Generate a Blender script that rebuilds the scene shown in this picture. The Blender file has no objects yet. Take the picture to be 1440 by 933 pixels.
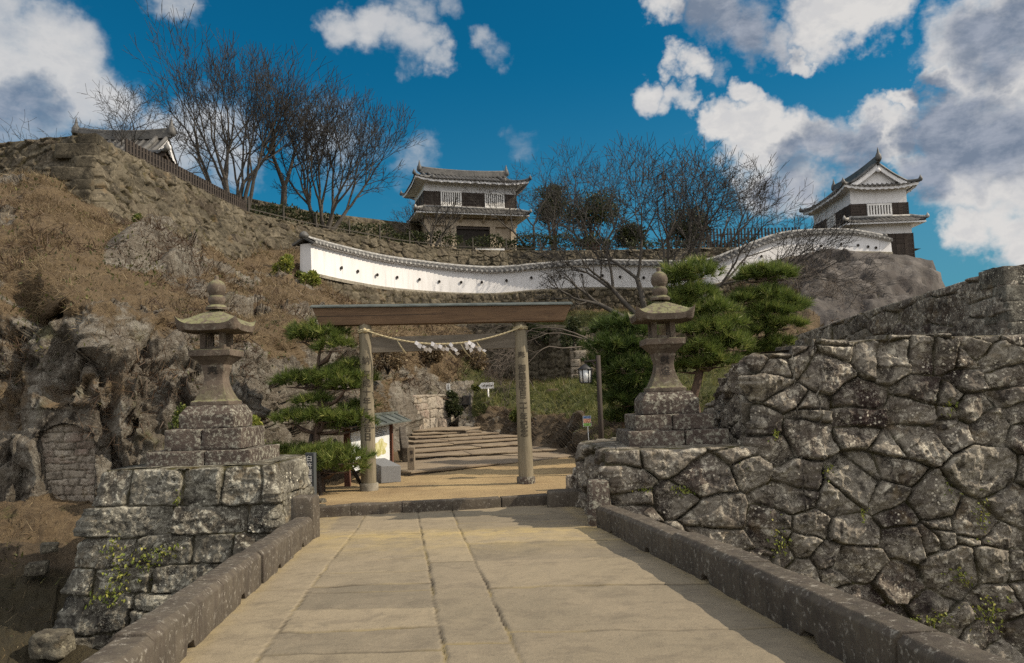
import bpy, bmesh, math, random
import numpy as np
from mathutils import Vector, Matrix

R = math.radians
sc = bpy.context.scene
COL = sc.collection

# ------------------------------------------------------------------ camera
F = 1100.0                       # focal length in photo pixels (photo 1440 x 933)
PITCH, ROLL = R(4.8), R(1.9)
EYE = Vector((0, 0, 1.76))
_f = Vector((0, math.cos(PITCH), math.sin(PITCH)))
_r0 = Vector((1, 0, 0)); _u0 = Vector((0, -math.sin(PITCH), math.cos(PITCH)))
_r = _r0 * math.cos(ROLL) - _u0 * math.sin(ROLL)
_u = _u0 * math.cos(ROLL) + _r0 * math.sin(ROLL)
cam_data = bpy.data.cameras.new("camera"); cam = bpy.data.objects.new("camera", cam_data)
COL.objects.link(cam); sc.camera = cam
cam_data.sensor_width = 36; cam_data.lens = 36 * F / 1440
cam_data.clip_start = 0.05; cam_data.clip_end = 8000
m = Matrix.Identity(4)
for i in range(3):
    m[i][0] = _r[i]; m[i][1] = _u[i]; m[i][2] = -_f[i]; m[i][3] = EYE[i]
cam.matrix_world = m


def ray(px, py):
    return _r * ((px - 720) / F) + _u * ((466.5 - py) / F) + _f


def W(px, py, Y):
    """the place at distance Y (metres along +y) that the survey pixel px, py looks at"""
    d = ray(px, py)
    return EYE + d * (Y / d.y)


def G(px, py, z):
    d = ray(px, py)
    return EYE + d * ((z - EYE.z) / d.z)


# ------------------------------------------------------------------ light
SUN_EL, SUN_AZ = R(38), R(-6)         # azimuth measured from +x towards +y
to_sun = Vector((math.cos(SUN_EL) * math.cos(SUN_AZ), math.cos(SUN_EL) * math.sin(SUN_AZ), math.sin(SUN_EL)))
sd = bpy.data.lights.new("sun", 'SUN'); sun = bpy.data.objects.new("sun", sd); COL.objects.link(sun)
sd.energy = 5.0; sd.angle = R(0.5); sd.color = (1.0, 0.87, 0.68)
sun.rotation_euler = to_sun.to_track_quat('Z', 'Y').to_euler()
sun.location = (30, 10, 40)

sc.view_settings.view_transform = 'Standard'; sc.view_settings.look = 'None'
sc.view_settings.exposure = 0.1; sc.view_settings.gamma = 1.0
sc.view_settings.use_curve_mapping = False
sc.cycles.max_bounces = 6; sc.cycles.diffuse_bounces = 3; sc.cycles.glossy_bounces = 2
sc.cycles.transparent_max_bounces = 4
sc.cycles.use_denoising = False


class NT:
    """small helper round a node tree"""
    def __init__(s, tree):
        s.t = tree; s.n = tree.nodes; s.l = tree.links
        s.n.clear()

    def add(s, typ, **kw):
        nd = s.n.new(typ)
        for k, v in kw.items():
            setattr(nd, k, v)
        return nd

    def put(s, sock, v):
        if hasattr(v, 'links') or isinstance(v, bpy.types.NodeSocket):
            s.l.new(v, sock)
        elif isinstance(v, (tuple, list)) and len(v) == 3 and sock.type == 'RGBA':
            sock.default_value = (*v, 1)
        else:
            sock.default_value = v

    def math(s, op, a, b=0.0, c=None, clamp=False):
        nd = s.add('ShaderNodeMath', operation=op, use_clamp=clamp)
        s.put(nd.inputs[0], a); s.put(nd.inputs[1], b)
        if c is not None: s.put(nd.inputs[2], c)
        return nd.outputs[0]

    def vmath(s, op, a, b=(0, 0, 0)):
        nd = s.add('ShaderNodeVectorMath', operation=op)
        s.put(nd.inputs[0], a); s.put(nd.inputs[1], b)
        return nd.outputs['Value'] if op in ('DOT_PRODUCT', 'LENGTH', 'DISTANCE') else nd.outputs[0]

    def mix(s, fac, a, b, blend='MIX'):
        nd = s.add('ShaderNodeMix', data_type='RGBA', blend_type=blend)
        s.put(nd.inputs[0], fac); s.put(nd.inputs[6], a); s.put(nd.inputs[7], b)
        return nd.outputs[2]

    def rng(s, v, a, b, c=0.0, d=1.0, smooth=False):
        nd = s.add('ShaderNodeMapRange', interpolation_type='SMOOTHSTEP' if smooth else 'LINEAR')
        s.put(nd.inputs[0], v)
        for i, x in enumerate((a, b, c, d)): s.put(nd.inputs[1 + i], x)
        return nd.outputs[0]

    def noise(s, vec, scale, detail=4.0, rough=0.55, dist=0.0, color=False):
        nd = s.add('ShaderNodeTexNoise')
        s.put(nd.inputs['Vector'], vec); nd.inputs['Scale'].default_value = scale
        nd.inputs['Detail'].default_value = detail; nd.inputs['Roughness'].default_value = rough
        nd.inputs['Distortion'].default_value = dist
        return nd.outputs['Color' if color else 'Fac']

    def voro(s, vec, scale, feature='F1', rand=1.0, out='Distance'):
        nd = s.add('ShaderNodeTexVoronoi', feature=feature)
        s.put(nd.inputs['Vector'], vec); nd.inputs['Scale'].default_value = scale
        nd.inputs['Randomness'].default_value = rand
        return nd.outputs[out]

    def ramp(s, v, stops):
        nd = s.add('ShaderNodeValToRGB'); s.put(nd.inputs[0], v)
        e = nd.color_ramp.elements
        while len(e) < len(stops): e.new(0.5)
        for el, (p, c) in zip(e, stops):
            el.position = p; el.color = (*c, 1)
        return nd.outputs[0]

    def scale(s, vec, v):
        nd = s.add('ShaderNodeMapping'); s.put(nd.inputs[0], vec)
        nd.inputs['Scale'].default_value = v
        return nd.outputs[0]

    def attr(s, name):
        return s.add('ShaderNodeAttribute', attribute_name=name).outputs['Fac']


# ------------------------------------------------------------------ sky
world = bpy.data.worlds.new("World"); sc.world = world; world.use_nodes = True
N = NT(world.node_tree)
dirv = N.add('ShaderNodeTexCoord').outputs['Generated']
sky = N.add('ShaderNodeTexSky', sky_type='NISHITA', sun_disc=False)
sky.sun_elevation = SUN_EL
sky.sun_rotation = math.atan2(to_sun.x, to_sun.y)
sky.air_density = 1.0; sky.dust_density = 0.4; sky.ozone_density = 3.0
blue = N.mix(1.0, sky.outputs[0], (0.030, 0.57, 0.70), 'MULTIPLY')
_s = N.add('ShaderNodeSeparateXYZ'); N.l.new(dirv, _s.inputs[0])
blue = N.mix(N.math('MULTIPLY', N.rng(_s.outputs[2], .42, .08, 0, 1, True), N.rng(_s.outputs[0], -.3, .5, .15, .62)), blue, (1.15, 2.55, 3.2))   # paler air low down towards the sun
# banks of cloud: where they stand in the sky (survey pixel), angular radii, strength
CLOUDS = [(-30, 70, 5, 1.0), (30, 85, 4.5, 1.0), (80, 120, 3.6, .95), (135, 140, 2.6, .8), (20, 150, 4, .9), (250, 215, 3, .85), (215, 190, 2.2, .7), (300, 180, 3.0, .6), (310, 235, 3.0, .7), (470, 200, 4.0, .55),
          (490, 45, 2.0, .8), (530, 55, 2.4, .9), (575, 68, 2.4, .85), (610, 88, 1.5, .75), (690, 62, 1.5, .6), (575, 225, 2.4, .62), (258, 8, 1.8, .62),
          (585, 3, 2, .6), (640, 2, 1.5, .55), (740, 205, 2.0, .45),
          (940, 15, 1.5, .8), (965, 95, 1.6, .9), (922, 142, 1.5, .85), (958, 146, 1.3, .75), (1000, 100, 1.2, .5), (1040, 132, 1.3, .9), (1010, 10, 2.8, .9), (1060, 30, 2.6, .85), (1105, 50, 1.6, .8), (1135, 75, 1.0, .85),
          (1170, 15, 2.8, .95), (1240, 12, 2.6, 1.0), (1010, 178, 1.9, 1.0), (1060, 185, 2.7, 1.05), (1110, 200, 2.6, 1.05), (1150, 215, 2.0, .9), (1090, 240, 2.6, .9), (1130, 265, 2.2, .9),
          (1225, 180, 2.2, 1.0), (1190, 215, 2.6, .9), (1260, 195, 2.4, 1.0), (1285, 240, 1.8, .85), (1200, 262, 2.0, .75), (1275, 142, 1.1, .95), (1318, 100, 1.5, 1.0), (1370, 70, 3.4, 1.0), (1420, 30, 3.2, 1.0), (1430, 110, 3.6, 1.0),
          (1350, 175, 3.0, 1.0), (1410, 190, 3.6, 1.0), (1350, 250, 3.0, 1.0), (1420, 260, 3.6, 1.0), (1360, 330, 2.2, .95), (1415, 320, 2.8, 1.0), (1460, 350, 3.0, 1.0), (1560, 150, 7, 1.0),
          (1700, 300, 9, 1.0), (-220, 130, 7, .9)]
# darker bodies inside the banks on the right
GREYS = [(1050, 20, 3.0), (1000, 30, 2.0), (1375, 60, 1.6), (1410, 70, 1.8), (1350, 190, 2.4), (1400, 195, 2.6), (1300, 185, 1.4), (1180, 235, 2.4), (1215, 190, 1.0), (1300, 255, 1.4), (1120, 255, 1.6), (1440, 20, 1.6), (1310, 120, 1.1), (20, 165, 1.8)]


def banks(lst, edge):
    tot = 0.0
    for (cx, cy, rad, stg) in lst:
        c = ray(cx, cy).normalized()
        d = N.vmath('DOT_PRODUCT', wdir, tuple(c))
        b = N.rng(d, math.cos(R(rad * edge)), math.cos(R(rad * .1)), 0.0, stg, False)
        tot = b if tot == 0.0 else N.math('MAXIMUM', tot, b)
    return tot
# billowing: look the banks up along a direction stirred by noise
w1 = N.noise(dirv, 9.0, 5, .6, 0, True); w2 = N.noise(dirv, 34.0, 4, .6, 0, True)
wv = N.vmath('ADD', N.vmath('SCALE', N.vmath('SUBTRACT', w1, (.5, .5, .5))), N.vmath('SCALE', N.vmath('SUBTRACT', w2, (.5, .5, .5))))
for nd, k in zip([q for q in N.n if q.type == 'VECT_MATH' and q.operation == 'SCALE'], (.10, .05)): nd.inputs['Scale'].default_value = k
wdir = N.vmath('NORMALIZE', N.vmath('ADD', dirv, wv))
cov = banks(CLOUDS, 1.16)
sep = N.add('ShaderNodeSeparateXYZ'); N.l.new(dirv, sep.inputs[0])
behind = N.rng(sep.outputs[1], 0.45, -0.2, 0.0, .82, True)         # unseen bright cloud added behind and above the viewer as fill light
high = N.rng(sep.outputs[2], 0.62, 0.85, 0.0, .75, True)  # overhead part of the added fill cloud
cov = N.math('MAXIMUM', cov, N.math('MAXIMUM', behind, high))
flat = N.scale(dirv, (1, 1, 1.7))
n1 = N.noise(flat, 8.0, 9, .60, .3)
n2 = N.noise(flat, 26.0, 7, .62, .2)
nn = N.math('ADD', N.math('MULTIPLY', n1, .7), N.math('MULTIPLY', n2, .3))
dens = N.math('ADD', cov, N.math('MULTIPLY', N.math('SUBTRACT', nn, .5), 1.7))
lefty = N.rng(sep.outputs[0], -.05, .2, 0, 1)
alpha = N.rng(dens, N.rng(lefty, 0, 1, .16, .20), N.rng(lefty, 0, 1, 1.0, .86), 0, 1, True)
alpha = N.math('MULTIPLY', alpha, N.rng(lefty, 0, 1, .88, 1.0))
grey = banks([(a, b, c * 1.1, 1.0) for a, b, c in GREYS], 1.7)
grey = N.rng(N.math('ADD', grey, N.math('MULTIPLY', N.math('SUBTRACT', n1, .5), 1.6)), .25, 1.0, 0, .9, True)
edge_soft = N.rng(dens, .24, .70, .7, 0.0, True)
shade = N.math('MAXIMUM', grey, N.math('MULTIPLY', N.rng(n2, .45, .62), .22))
front = N.mix(shade, (.66, .645, .63), N.mix(N.rng(n2, .4, .62), (.115, .165, .25), (.27, .31, .39)))
front = N.mix(N.math('MULTIPLY', edge_soft, N.rng(lefty, 0, 1, .8, .35)), front, (.30, .36, .47))
ccol = N.mix(N.rng(sep.outputs[1], .5, -.1, 0, 1), front, (1.28, 1.24, 1.20))  # added cloud out of view is brighter, to fill the shaded fronts
bgs = N.add('ShaderNodeBackground'); bgs.inputs['Strength'].default_value = 0.105
N.l.new(blue, bgs.inputs[0])
bgc = N.add('ShaderNodeBackground'); N.l.new(ccol, bgc.inputs[0]); bgc.inputs['Strength'].default_value = 1.0
ms = N.add('ShaderNodeMixShader'); N.l.new(alpha, ms.inputs[0]); N.l.new(bgs.outputs[0], ms.inputs[1]); N.l.new(bgc.outputs[0], ms.inputs[2])
wo = N.add('ShaderNodeOutputWorld'); N.l.new(ms.outputs[0], wo.inputs[0])
# ------------------------------------------------------------------ numpy noise
def _hash(ix, iy, iz, seed):
    h = (ix.astype(np.int64) * 374761393 + iy.astype(np.int64) * 668265263 + iz.astype(np.int64) * 2147483647 + seed * 974634777) & 0xffffffff
    h = ((h ^ (h >> 13)) * 1274126177) & 0xffffffff
    h = ((h ^ (h >> 16)) * 2246822519) & 0xffffffff
    return ((h ^ (h >> 15)) & 0xffffff) / float(0xffffff)


def vnoise(p, seed=0):
    """value noise, p (n,3) -> (n,) in 0..1"""
    f = np.floor(p); i = f.astype(np.int64); t = p - f
    t = t * t * t * (t * (t * 6 - 15) + 10)
    out = 0.0
    for dx in (0, 1):
        wx = t[:, 0] if dx else 1 - t[:, 0]
        for dy in (0, 1):
            wy = t[:, 1] if dy else 1 - t[:, 1]
            for dz in (0, 1):
                wz = t[:, 2] if dz else 1 - t[:, 2]
                out = out + wx * wy * wz * _hash(i[:, 0] + dx, i[:, 1] + dy, i[:, 2] + dz, seed)
    return out


def fbm(p, octs=4, seed=0, gain=.5):
    a, s, tot = 1.0, 0.0, 0.0
    q = p.copy()
    for o in range(octs):
        s = s + a * vnoise(q, seed + o * 17); tot += a
        a *= gain; q = q * 2.03 + 11.7
    return s / tot


def ridged(p, octs=4, seed=0):
    a, s, tot = 1.0, 0.0, 0.0
    q = p.copy()
    for o in range(octs):
        s = s + a * (1 - np.abs(2 * vnoise(q, seed + o * 31) - 1)); tot += a
        a *= .5; q = q * 2.07 + 5.3
    return s / tot


def sstep(x, a, b):
    t = np.clip((x - a) / (b - a), 0, 1)
    return t * t * (3 - 2 * t)


def facets(p, seed=0):
    """broken-rock relief: each cell of a jittered lattice is a tilted plane; returns displacement and edge distance"""
    i0 = np.floor(p).astype(np.int64); n = len(p)
    d1 = np.full(n, 9.); d2 = np.full(n, 9.); h = np.zeros(n)
    for dx in (-1, 0, 1):
        for dy in (-1, 0, 1):
            for dz in (-1, 0, 1):
                c = i0 + np.array([dx, dy, dz])
                r = [_hash(c[:, 0], c[:, 1], c[:, 2], seed + k) for k in range(7)]
                s = c + np.stack(r[:3], 1); q = p - s
                d = np.linalg.norm(q, axis=1)
                v = q[:, 0] * (r[3] - .5) * 2 + q[:, 1] * (r[4] - .5) * 2 + q[:, 2] * (r[5] - .5) * 2 + (r[6] - .5) * .9
                near = d < d1
                d2 = np.where(near, d1, np.minimum(d2, d)); h = np.where(near, v, h); d1 = np.where(near, d, d1)
    return h, d2 - d1


# ------------------------------------------------------------------ objects
def tag(o, label=None, cat=None, group=None, kind=None):
    if label: o['label'] = label
    if cat: o['category'] = cat
    if group: o['group'] = group
    if kind: o['kind'] = kind
    return o


def thing(name, label, cat, loc=(0, 0, 0), group=None, rz=0.0):
    o = bpy.data.objects.new(name, None); COL.objects.link(o)
    o.location = loc; o.rotation_euler.z = rz; o.empty_display_size = .1
    return tag(o, label, cat, group)


def link(name, me, mat, parent=None, local=False):
    o = bpy.data.objects.new(name, me); COL.objects.link(o)
    if mat is not None:
        for mm in (mat if isinstance(mat, (list, tuple)) else [mat]): me.materials.append(mm)
    if parent is not None:
        o.parent = parent
        if not local:       # geometry was given in world coordinates
            o.matrix_parent_inverse = world_of(parent).inverted()
    return o


def world_of(o):
    mw = o.matrix_parent_inverse @ Matrix.LocRotScale(o.location, o.rotation_euler, o.scale)
    return world_of(o.parent) @ mw if o.parent else mw


def np_mesh(name, v, faces, smooth=False, attrs=None):
    """v (n,3); faces: list of (k, array (m,k)) or one (m,k) array"""
    me = bpy.data.meshes.new(name)
    if isinstance(faces, np.ndarray): faces = [faces]
    v = np.asarray(v, dtype=np.float32)
    me.vertices.add(len(v)); me.vertices.foreach_set('co', v.ravel())
    nl = sum(f.size for f in faces); npoly = sum(len(f) for f in faces)
    me.loops.add(nl); me.polygons.add(npoly)
    me.loops.foreach_set('vertex_index', np.concatenate([f.ravel() for f in faces]).astype(np.int32))
    starts, tot, k0 = [], [], 0
    for f in faces:
        k = f.shape[1]
        starts.append(k0 + np.arange(len(f)) * k); tot.append(np.full(len(f), k)); k0 += f.size
    me.polygons.foreach_set('loop_start', np.concatenate(starts).astype(np.int32))
    me.polygons.foreach_set('loop_total', np.concatenate(tot).astype(np.int32))
    me.polygons.foreach_set('use_smooth', np.full(npoly, smooth))
    for k, a in (attrs or {}).items():
        at = me.attributes.new(k, 'FLOAT', 'POINT'); at.data.foreach_set('value', np.asarray(a, dtype=np.float32))
    me.update(calc_edges=True)
    return me


def grid_faces(nu, nv):
    i = np.arange(nu * nv).reshape(nu, nv)
    return np.stack([i[:-1, :-1], i[1:, :-1], i[1:, 1:], i[:-1, 1:]], -1).reshape(-1, 4)


class MB:
    """collects simple solids into one mesh"""
    def __init__(s):
        s.v = []; s.f = []; s.sm = []

    def addv(s, vs, fs, smooth=False, M=None):
        b = len(s.v)
        for p in vs:
            p = Vector(p)
            s.v.append(tuple(M @ p) if M is not None else tuple(p))
        for f in fs:
            s.f.append([b + i for i in f]); s.sm.append(smooth)

    def box(s, c, size, M=None, taper=1.0, rz=0.0):
        x, y, z = [q / 2 for q in size]
        t = taper
        vs = [(-x, -y, -z), (x, -y, -z), (x, y, -z), (-x, y, -z), (-x * t, -y * t, z), (x * t, -y * t, z), (x * t, y * t, z), (-x * t, y * t, z)]
        T = Matrix.Translation(Vector(c)) @ Matrix.Rotation(rz, 4, 'Z')
        if M is not None: T = M @ T
        s.addv(vs, [(3, 2, 1, 0), (4, 5, 6, 7), (0, 1, 5, 4), (1, 2, 6, 5), (2, 3, 7, 6), (3, 0, 4, 7)], False, T)

    def beam(s, a, b, w, h, up=Vector((0, 0, 1))):
        a = Vector(a); b = Vector(b); d = b - a; L = d.length; d = d / L
        side = d.cross(up).normalized(); u = side.cross(d)
        vs = []
        for p in (a, b):
            for (i, j) in ((-1, -1), (1, -1), (1, 1), (-1, 1)):
                vs.append(p + side * (w / 2 * i) + u * (h / 2 * j))
        s.addv(vs, [(3, 2, 1, 0), (4, 5, 6, 7), (0, 1, 5, 4), (1, 2, 6, 5), (2, 3, 7, 6), (3, 0, 4, 7)])

    def tube(s, pts, rad, n=8, caps=True, smooth=True):
        pts = [Vector(p) for p in pts]
        if not isinstance(rad, (list, tuple)): rad = [rad] * len(pts)
        d0 = (pts[1] - pts[0]).normalized()
        ref = Vector((0, 0, 1)) if abs(d0.z) < .9 else Vector((1, 0, 0))
        vs = []
        for i, p in enumerate(pts):
            d = (pts[min(i + 1, len(pts) - 1)] - pts[max(i - 1, 0)]).normalized()
            a = d.cross(ref).normalized(); b = a.cross(d)
            for k in range(n):
                t = 2 * math.pi * k / n
                vs.append(p + a * (math.cos(t) * rad[i]) + b * (math.sin(t) * rad[i]))
        fs = []
        for i in range(len(pts) - 1):
            for k in range(n):
                fs.append((i * n + k, i * n + (k + 1) % n, (i + 1) * n + (k + 1) % n, (i + 1) * n + k))
        s.addv(vs, fs, smooth)
        if caps:
            b = len(s.v) - len(vs)
            s.f.append([b + k for k in reversed(range(n))]); s.sm.append(False)
            s.f.append([b + (len(pts) - 1) * n + k for k in range(n)]); s.sm.append(False)

    def lathe(s, c, prof, n=20, sq=None, smooth=True, rot=0.0, M=None):
        """prof: (radius, z) from bottom up; sq = n-gon"""
        c = Vector(c); vs = []
        for (r, z) in prof:
            for k in range(n):
                t = 2 * math.pi * k / n + rot
                vs.append((c.x + r * math.cos(t), c.y + r * math.sin(t), c.z + z))
        fs = []
        for i in range(len(prof) - 1):
            for k in range(n):
                fs.append((i * n + k, i * n + (k + 1) % n, (i + 1) * n + (k + 1) % n, (i + 1) * n + k))
        fs.append(tuple(reversed(range(n)))); fs.append(tuple((len(prof) - 1) * n + k for k in range(n)))
        s.addv(vs, fs, smooth, M)

    def quad(s, a, b, c, d):
        s.addv([a, b, c, d], [(0, 1, 2, 3)])

    def build(s, name, mat, parent=None, local=False, bevel=0.0, rough=0.0, sub=0, seed=0):
        me = bpy.data.meshes.new(name)
        me.from_pydata(s.v, [], s.f)
        me.polygons.foreach_set('use_smooth', s.sm)
        if bevel or rough:
            bm = bmesh.new(); bm.from_mesh(me)
            if bevel:
                bmesh.ops.bevel(bm, geom=[e for e in bm.edges if len(e.link_faces) == 2 and e.calc_face_angle(0) > .5], offset=bevel, segments=2, affect='EDGES', profile=.6, clamp_overlap=True)
            for _ in range(sub):
                bmesh.ops.subdivide_edges(bm, edges=bm.edges[:], cuts=1, use_grid_fill=True)
            if rough:
                co = np.array([q.co[:] for q in bm.verts])
                bm.normal_update()
                nz = fbm(co * 7 + seed, 3, seed) - .5
                nz2 = fbm(co * 1.7 + seed * 3.1, 2, seed + 5) - .5
                for q, a, b in zip(bm.verts, nz, nz2): q.co += q.normal * (rough * (a * 1.2 + b * 1.6))
            bm.to_mesh(me); bm.free()
            if rough:
                me.polygons.foreach_set('use_smooth', [True] * len(me.polygons))
                try: me.set_sharp_from_angle(angle=R(40))
                except Exception: pass
        me.update()
        return link(name, me, mat, parent, local)


def segs_mesh(name, P0, P1, R0, R1, n):
    """prisms along many segments at once"""
    d = P1 - P0; L = np.linalg.norm(d, axis=1, keepdims=True); d = d / np.maximum(L, 1e-6)
    ref = np.where(np.abs(d[:, 2:3]) < .9, np.array([[0, 0, 1.]]), np.array([[1., 0, 0]]))
    a = np.cross(d, ref); a /= np.linalg.norm(a, axis=1, keepdims=True); b = np.cross(a, d)
    m = len(P0); vs = np.zeros((m, 2, n, 3))
    for k in range(n):
        t = 2 * math.pi * k / n
        o = a * math.cos(t) + b * math.sin(t)
        vs[:, 0, k] = P0 - d * R0[:, None] * .3 + o * R0[:, None]; vs[:, 1, k] = P1 + d * R1[:, None] * .3 + o * R1[:, None]
    base = np.arange(m)[:, None] * (2 * n)
    fs = [np.concatenate([base + k, base + (k + 1) % n, base + n + (k + 1) % n, base + n + k], 1) for k in range(n)]
    return np_mesh(name, vs.reshape(-1, 3), np.concatenate(fs), smooth=True)


# ------------------------------------------------------------------ materials
def material(name, fn, rough=.85, spec=.25):
    mt = bpy.data.materials.new(name); mt.use_nodes = True
    n = NT(mt.node_tree)
    b = n.add('ShaderNodeBsdfPrincipled'); o = n.add('ShaderNodeOutputMaterial')
    n.l.new(b.outputs[0], o.inputs[0])
    b.inputs['Roughness'].default_value = rough
    b.inputs['Specular IOR Level'].default_value = spec
    pos = n.add('ShaderNodeTexCoord').outputs['Object']
    res = fn(n, pos)
    col, bump, rg = (res + (None, None))[:3] if isinstance(res, tuple) else (res, None, None)
    n.put(b.inputs['Base Color'], col)
    if bump is not None:
        hgt, strength, dist = bump
        bn = n.add('ShaderNodeBump'); bn.inputs['Strength'].default_value = strength; bn.inputs['Distance'].default_value = dist
        n.put(bn.inputs['Height'], hgt); n.l.new(bn.outputs[0], b.inputs['Normal'])
    if rg is not None: n.put(b.inputs['Roughness'], rg)
    return mt


def stone_fn(dark, mid, pale, lichen=.45, moss=.5, tint=(.30, .21, .10), sc1=1.0, rustiness=.25):
    """weathered masonry: per-stone tone, black weathering, pale lichen, moss in the joints"""
    def fn(n, p):
        cell = n.attr('cell'); joint = n.attr('joint')
        big = n.noise(p, 1.3 * sc1, 5, .6)
        fine = n.noise(p, 22 * sc1, 6, .7)
        blot = n.noise(p, 6.5 * sc1, 7, .68, .6)
        base = n.mix(n.rng(cell, .1, .9), dark, mid)
        base = n.mix(n.rng(n.math('FRACT', n.math('MULTIPLY', cell, 7.3)), .55, .8, 0, .75), base, (dark[0] * 1.15, dark[1] * .92, dark[2] * .95))
        base = n.mix(n.rng(n.math('FRACT', n.math('MULTIPLY', cell, 13.7)), .66, .95, 0, .75), base, n.mix(.5, mid, pale))
        base = n.mix(n.rng(big, .35, .7), base, n.mix(.5, mid, pale))
        base = n.mix(n.math('MULTIPLY', n.rng(fine, .35, .75), .55), base, tuple(c * .35 for c in dark))
        lich = n.math('MULTIPLY', n.rng(blot, .525, .60), n.rng(n.math('ADD', big, n.math('MULTIPLY', cell, .3)), .45, .8, .25, 1.0))
        base = n.mix(n.math('MULTIPLY', lich, lichen * 1.6, clamp=True), base, pale)
        blk = n.noise(p, 4.2 * sc1, 8, .72, .8)
        base = n.mix(n.math('MULTIPLY', n.rng(blk, .52, .60), .75), base, tuple(c * .38 for c in dark))
        spk = n.math('MULTIPLY', n.rng(n.noise(p, 38 * sc1, 5, .75), .55, .61), n.rng(n.noise(p, 2.3 * sc1, 4, .6), .42, .60))
        base = n.mix(n.math('MULTIPLY', spk, lichen * 1.35, clamp=True), base, pale)
        spots = n.rng(n.voro(p, 13 * sc1), .30, .16)
        spots = n.math('MULTIPLY', spots, n.rng(n.noise(p, 3.1 * sc1, 3), .5, .62))
        base = n.mix(n.math('MULTIPLY', spots, lichen * 1.5, clamp=True), base, tuple(min(1, c * 1.35) for c in pale))
        rust = n.math('MULTIPLY', n.rng(n.noise(p, 1.9 * sc1, 4, .6, .3), .60, .70), rustiness)
        base = n.mix(rust, base, tint)
        mm = n.math('MULTIPLY', joint, n.rng(n.noise(p, 4.0, 4), .35, .6, .25, 1.0))
        base = n.mix(n.math('MULTIPLY', mm, moss * 1.3, clamp=True), base, n.mix(n.rng(n.noise(p, 2.1, 3), .42, .62), (.024, .022, .013), n.mix(n.noise(p, 5, 2), (.06, .066, .018), (.085, .055, .025))))
        hgt = n.math('ADD', n.math('MULTIPLY', fine, .6), n.math('MULTIPLY', blot, .9))
        return base, (hgt, 1.0, .05)
    return fn


M = {}
M['wall_stone'] = material('weathered_masonry', stone_fn((.034, .024, .021), (.104, .081, .063), (.49, .45, .37), .60, .9))
M['pedestal_stone'] = material('lichened_masonry', stone_fn((.030, .025, .021), (.090, .078, .060), (.42, .40, .33), .66, .9))
M['castle_stone'] = material('castle_masonry', stone_fn((.032, .027, .018), (.072, .061, .040), (.21, .18, .13), .30, .95, sc1=.5, tint=(.19, .115, .045)))
M['block_stone'] = material('pale_blocks', stone_fn((.20, .165, .13), (.31, .265, .21), (.42, .38, .32), .3, .5))


def lantern_fn(n, p):
    fine = n.noise(p, 30, 6, .7); big = n.noise(p, 2.6, 5, .6); blot = n.noise(p, 9, 6, .65, .5)
    c = n.mix(n.rng(big, .35, .65), (.075, .058, .045), (.155, .122, .095))
    c = n.mix(n.math('MULTIPLY', n.rng(fine, .4, .75), .45), c, (.035, .028, .023))
    c = n.mix(n.math('MULTIPLY', n.rng(blot, .56, .66), .42), c, (.30, .28, .22))
    geo = n.add('ShaderNodeNewGeometry').outputs['Normal']
    s = n.add('ShaderNodeSeparateXYZ'); n.l.new(geo, s.inputs[0])
    top = n.math('MULTIPLY', n.rng(s.outputs[2], .25, .75), n.rng(n.noise(p, 12, 5, .65), .40, .55))
    c = n.mix(n.math('MULTIPLY', top, .8), c, n.mix(n.noise(p, 20, 3), (.11, .115, .04), (.26, .26, .15)))
    return c, (n.math('ADD', fine, blot), .7, .02)
M['lantern_stone'] = material('mossy_lantern_stone', lantern_fn)


def tier_fn(n, p):
    fine = n.noise(p, 26, 6, .7); big = n.noise(p, 1.9, 5, .6); blot = n.noise(p, 15, 8, .74, .3)
    c = n.mix(n.rng(big, .35, .65), (.050, .037, .032), (.105, .082, .068))
    c = n.mix(n.math('MULTIPLY', n.rng(blot, .50, .60), .85), c, (.34, .33, .27))
    c = n.mix(n.math('MULTIPLY', n.rng(fine, .5, .8), .5), c, (.05, .04, .035))
    return c, (n.math('ADD', fine, blot), .9, .03)
M['tier_stone'] = material('lichened_step_stone', tier_fn)


def parapet_fn(n, p):
    fine = n.noise(p, 34, 6, .7); big = n.noise(p, 3.2, 6, .65)
    st = n.noise(n.scale(p, (7, 7, .9)), 1.6, 5, .6)
    c = n.mix(n.rng(big, .35, .65), (.036, .030, .023), (.100, .083, .062))
    orn = n.add('ShaderNodeObjectInfo').outputs['Random']; c = n.mix(n.rng(orn, 0, 1, 0, .5), c, (.115, .098, .076))
    c = n.mix(n.math('MULTIPLY', n.rng(st, .45, .65), .55), c, (.045, .034, .029))
    c = n.mix(n.math('MULTIPLY', n.rng(n.noise(p, 16, 7, .74, .4), .56, .64), .65), c, (.33, .305, .26))
    c = n.mix(n.math('MULTIPLY', n.rng(fine, .45, .75), .35), c, (.075, .06, .05))
    return c, (n.math('ADD', fine, n.noise(p, 90, 3)), .55, .012)
M['parapet_stone'] = material('brown_parapet_stone', parapet_fn)


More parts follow.
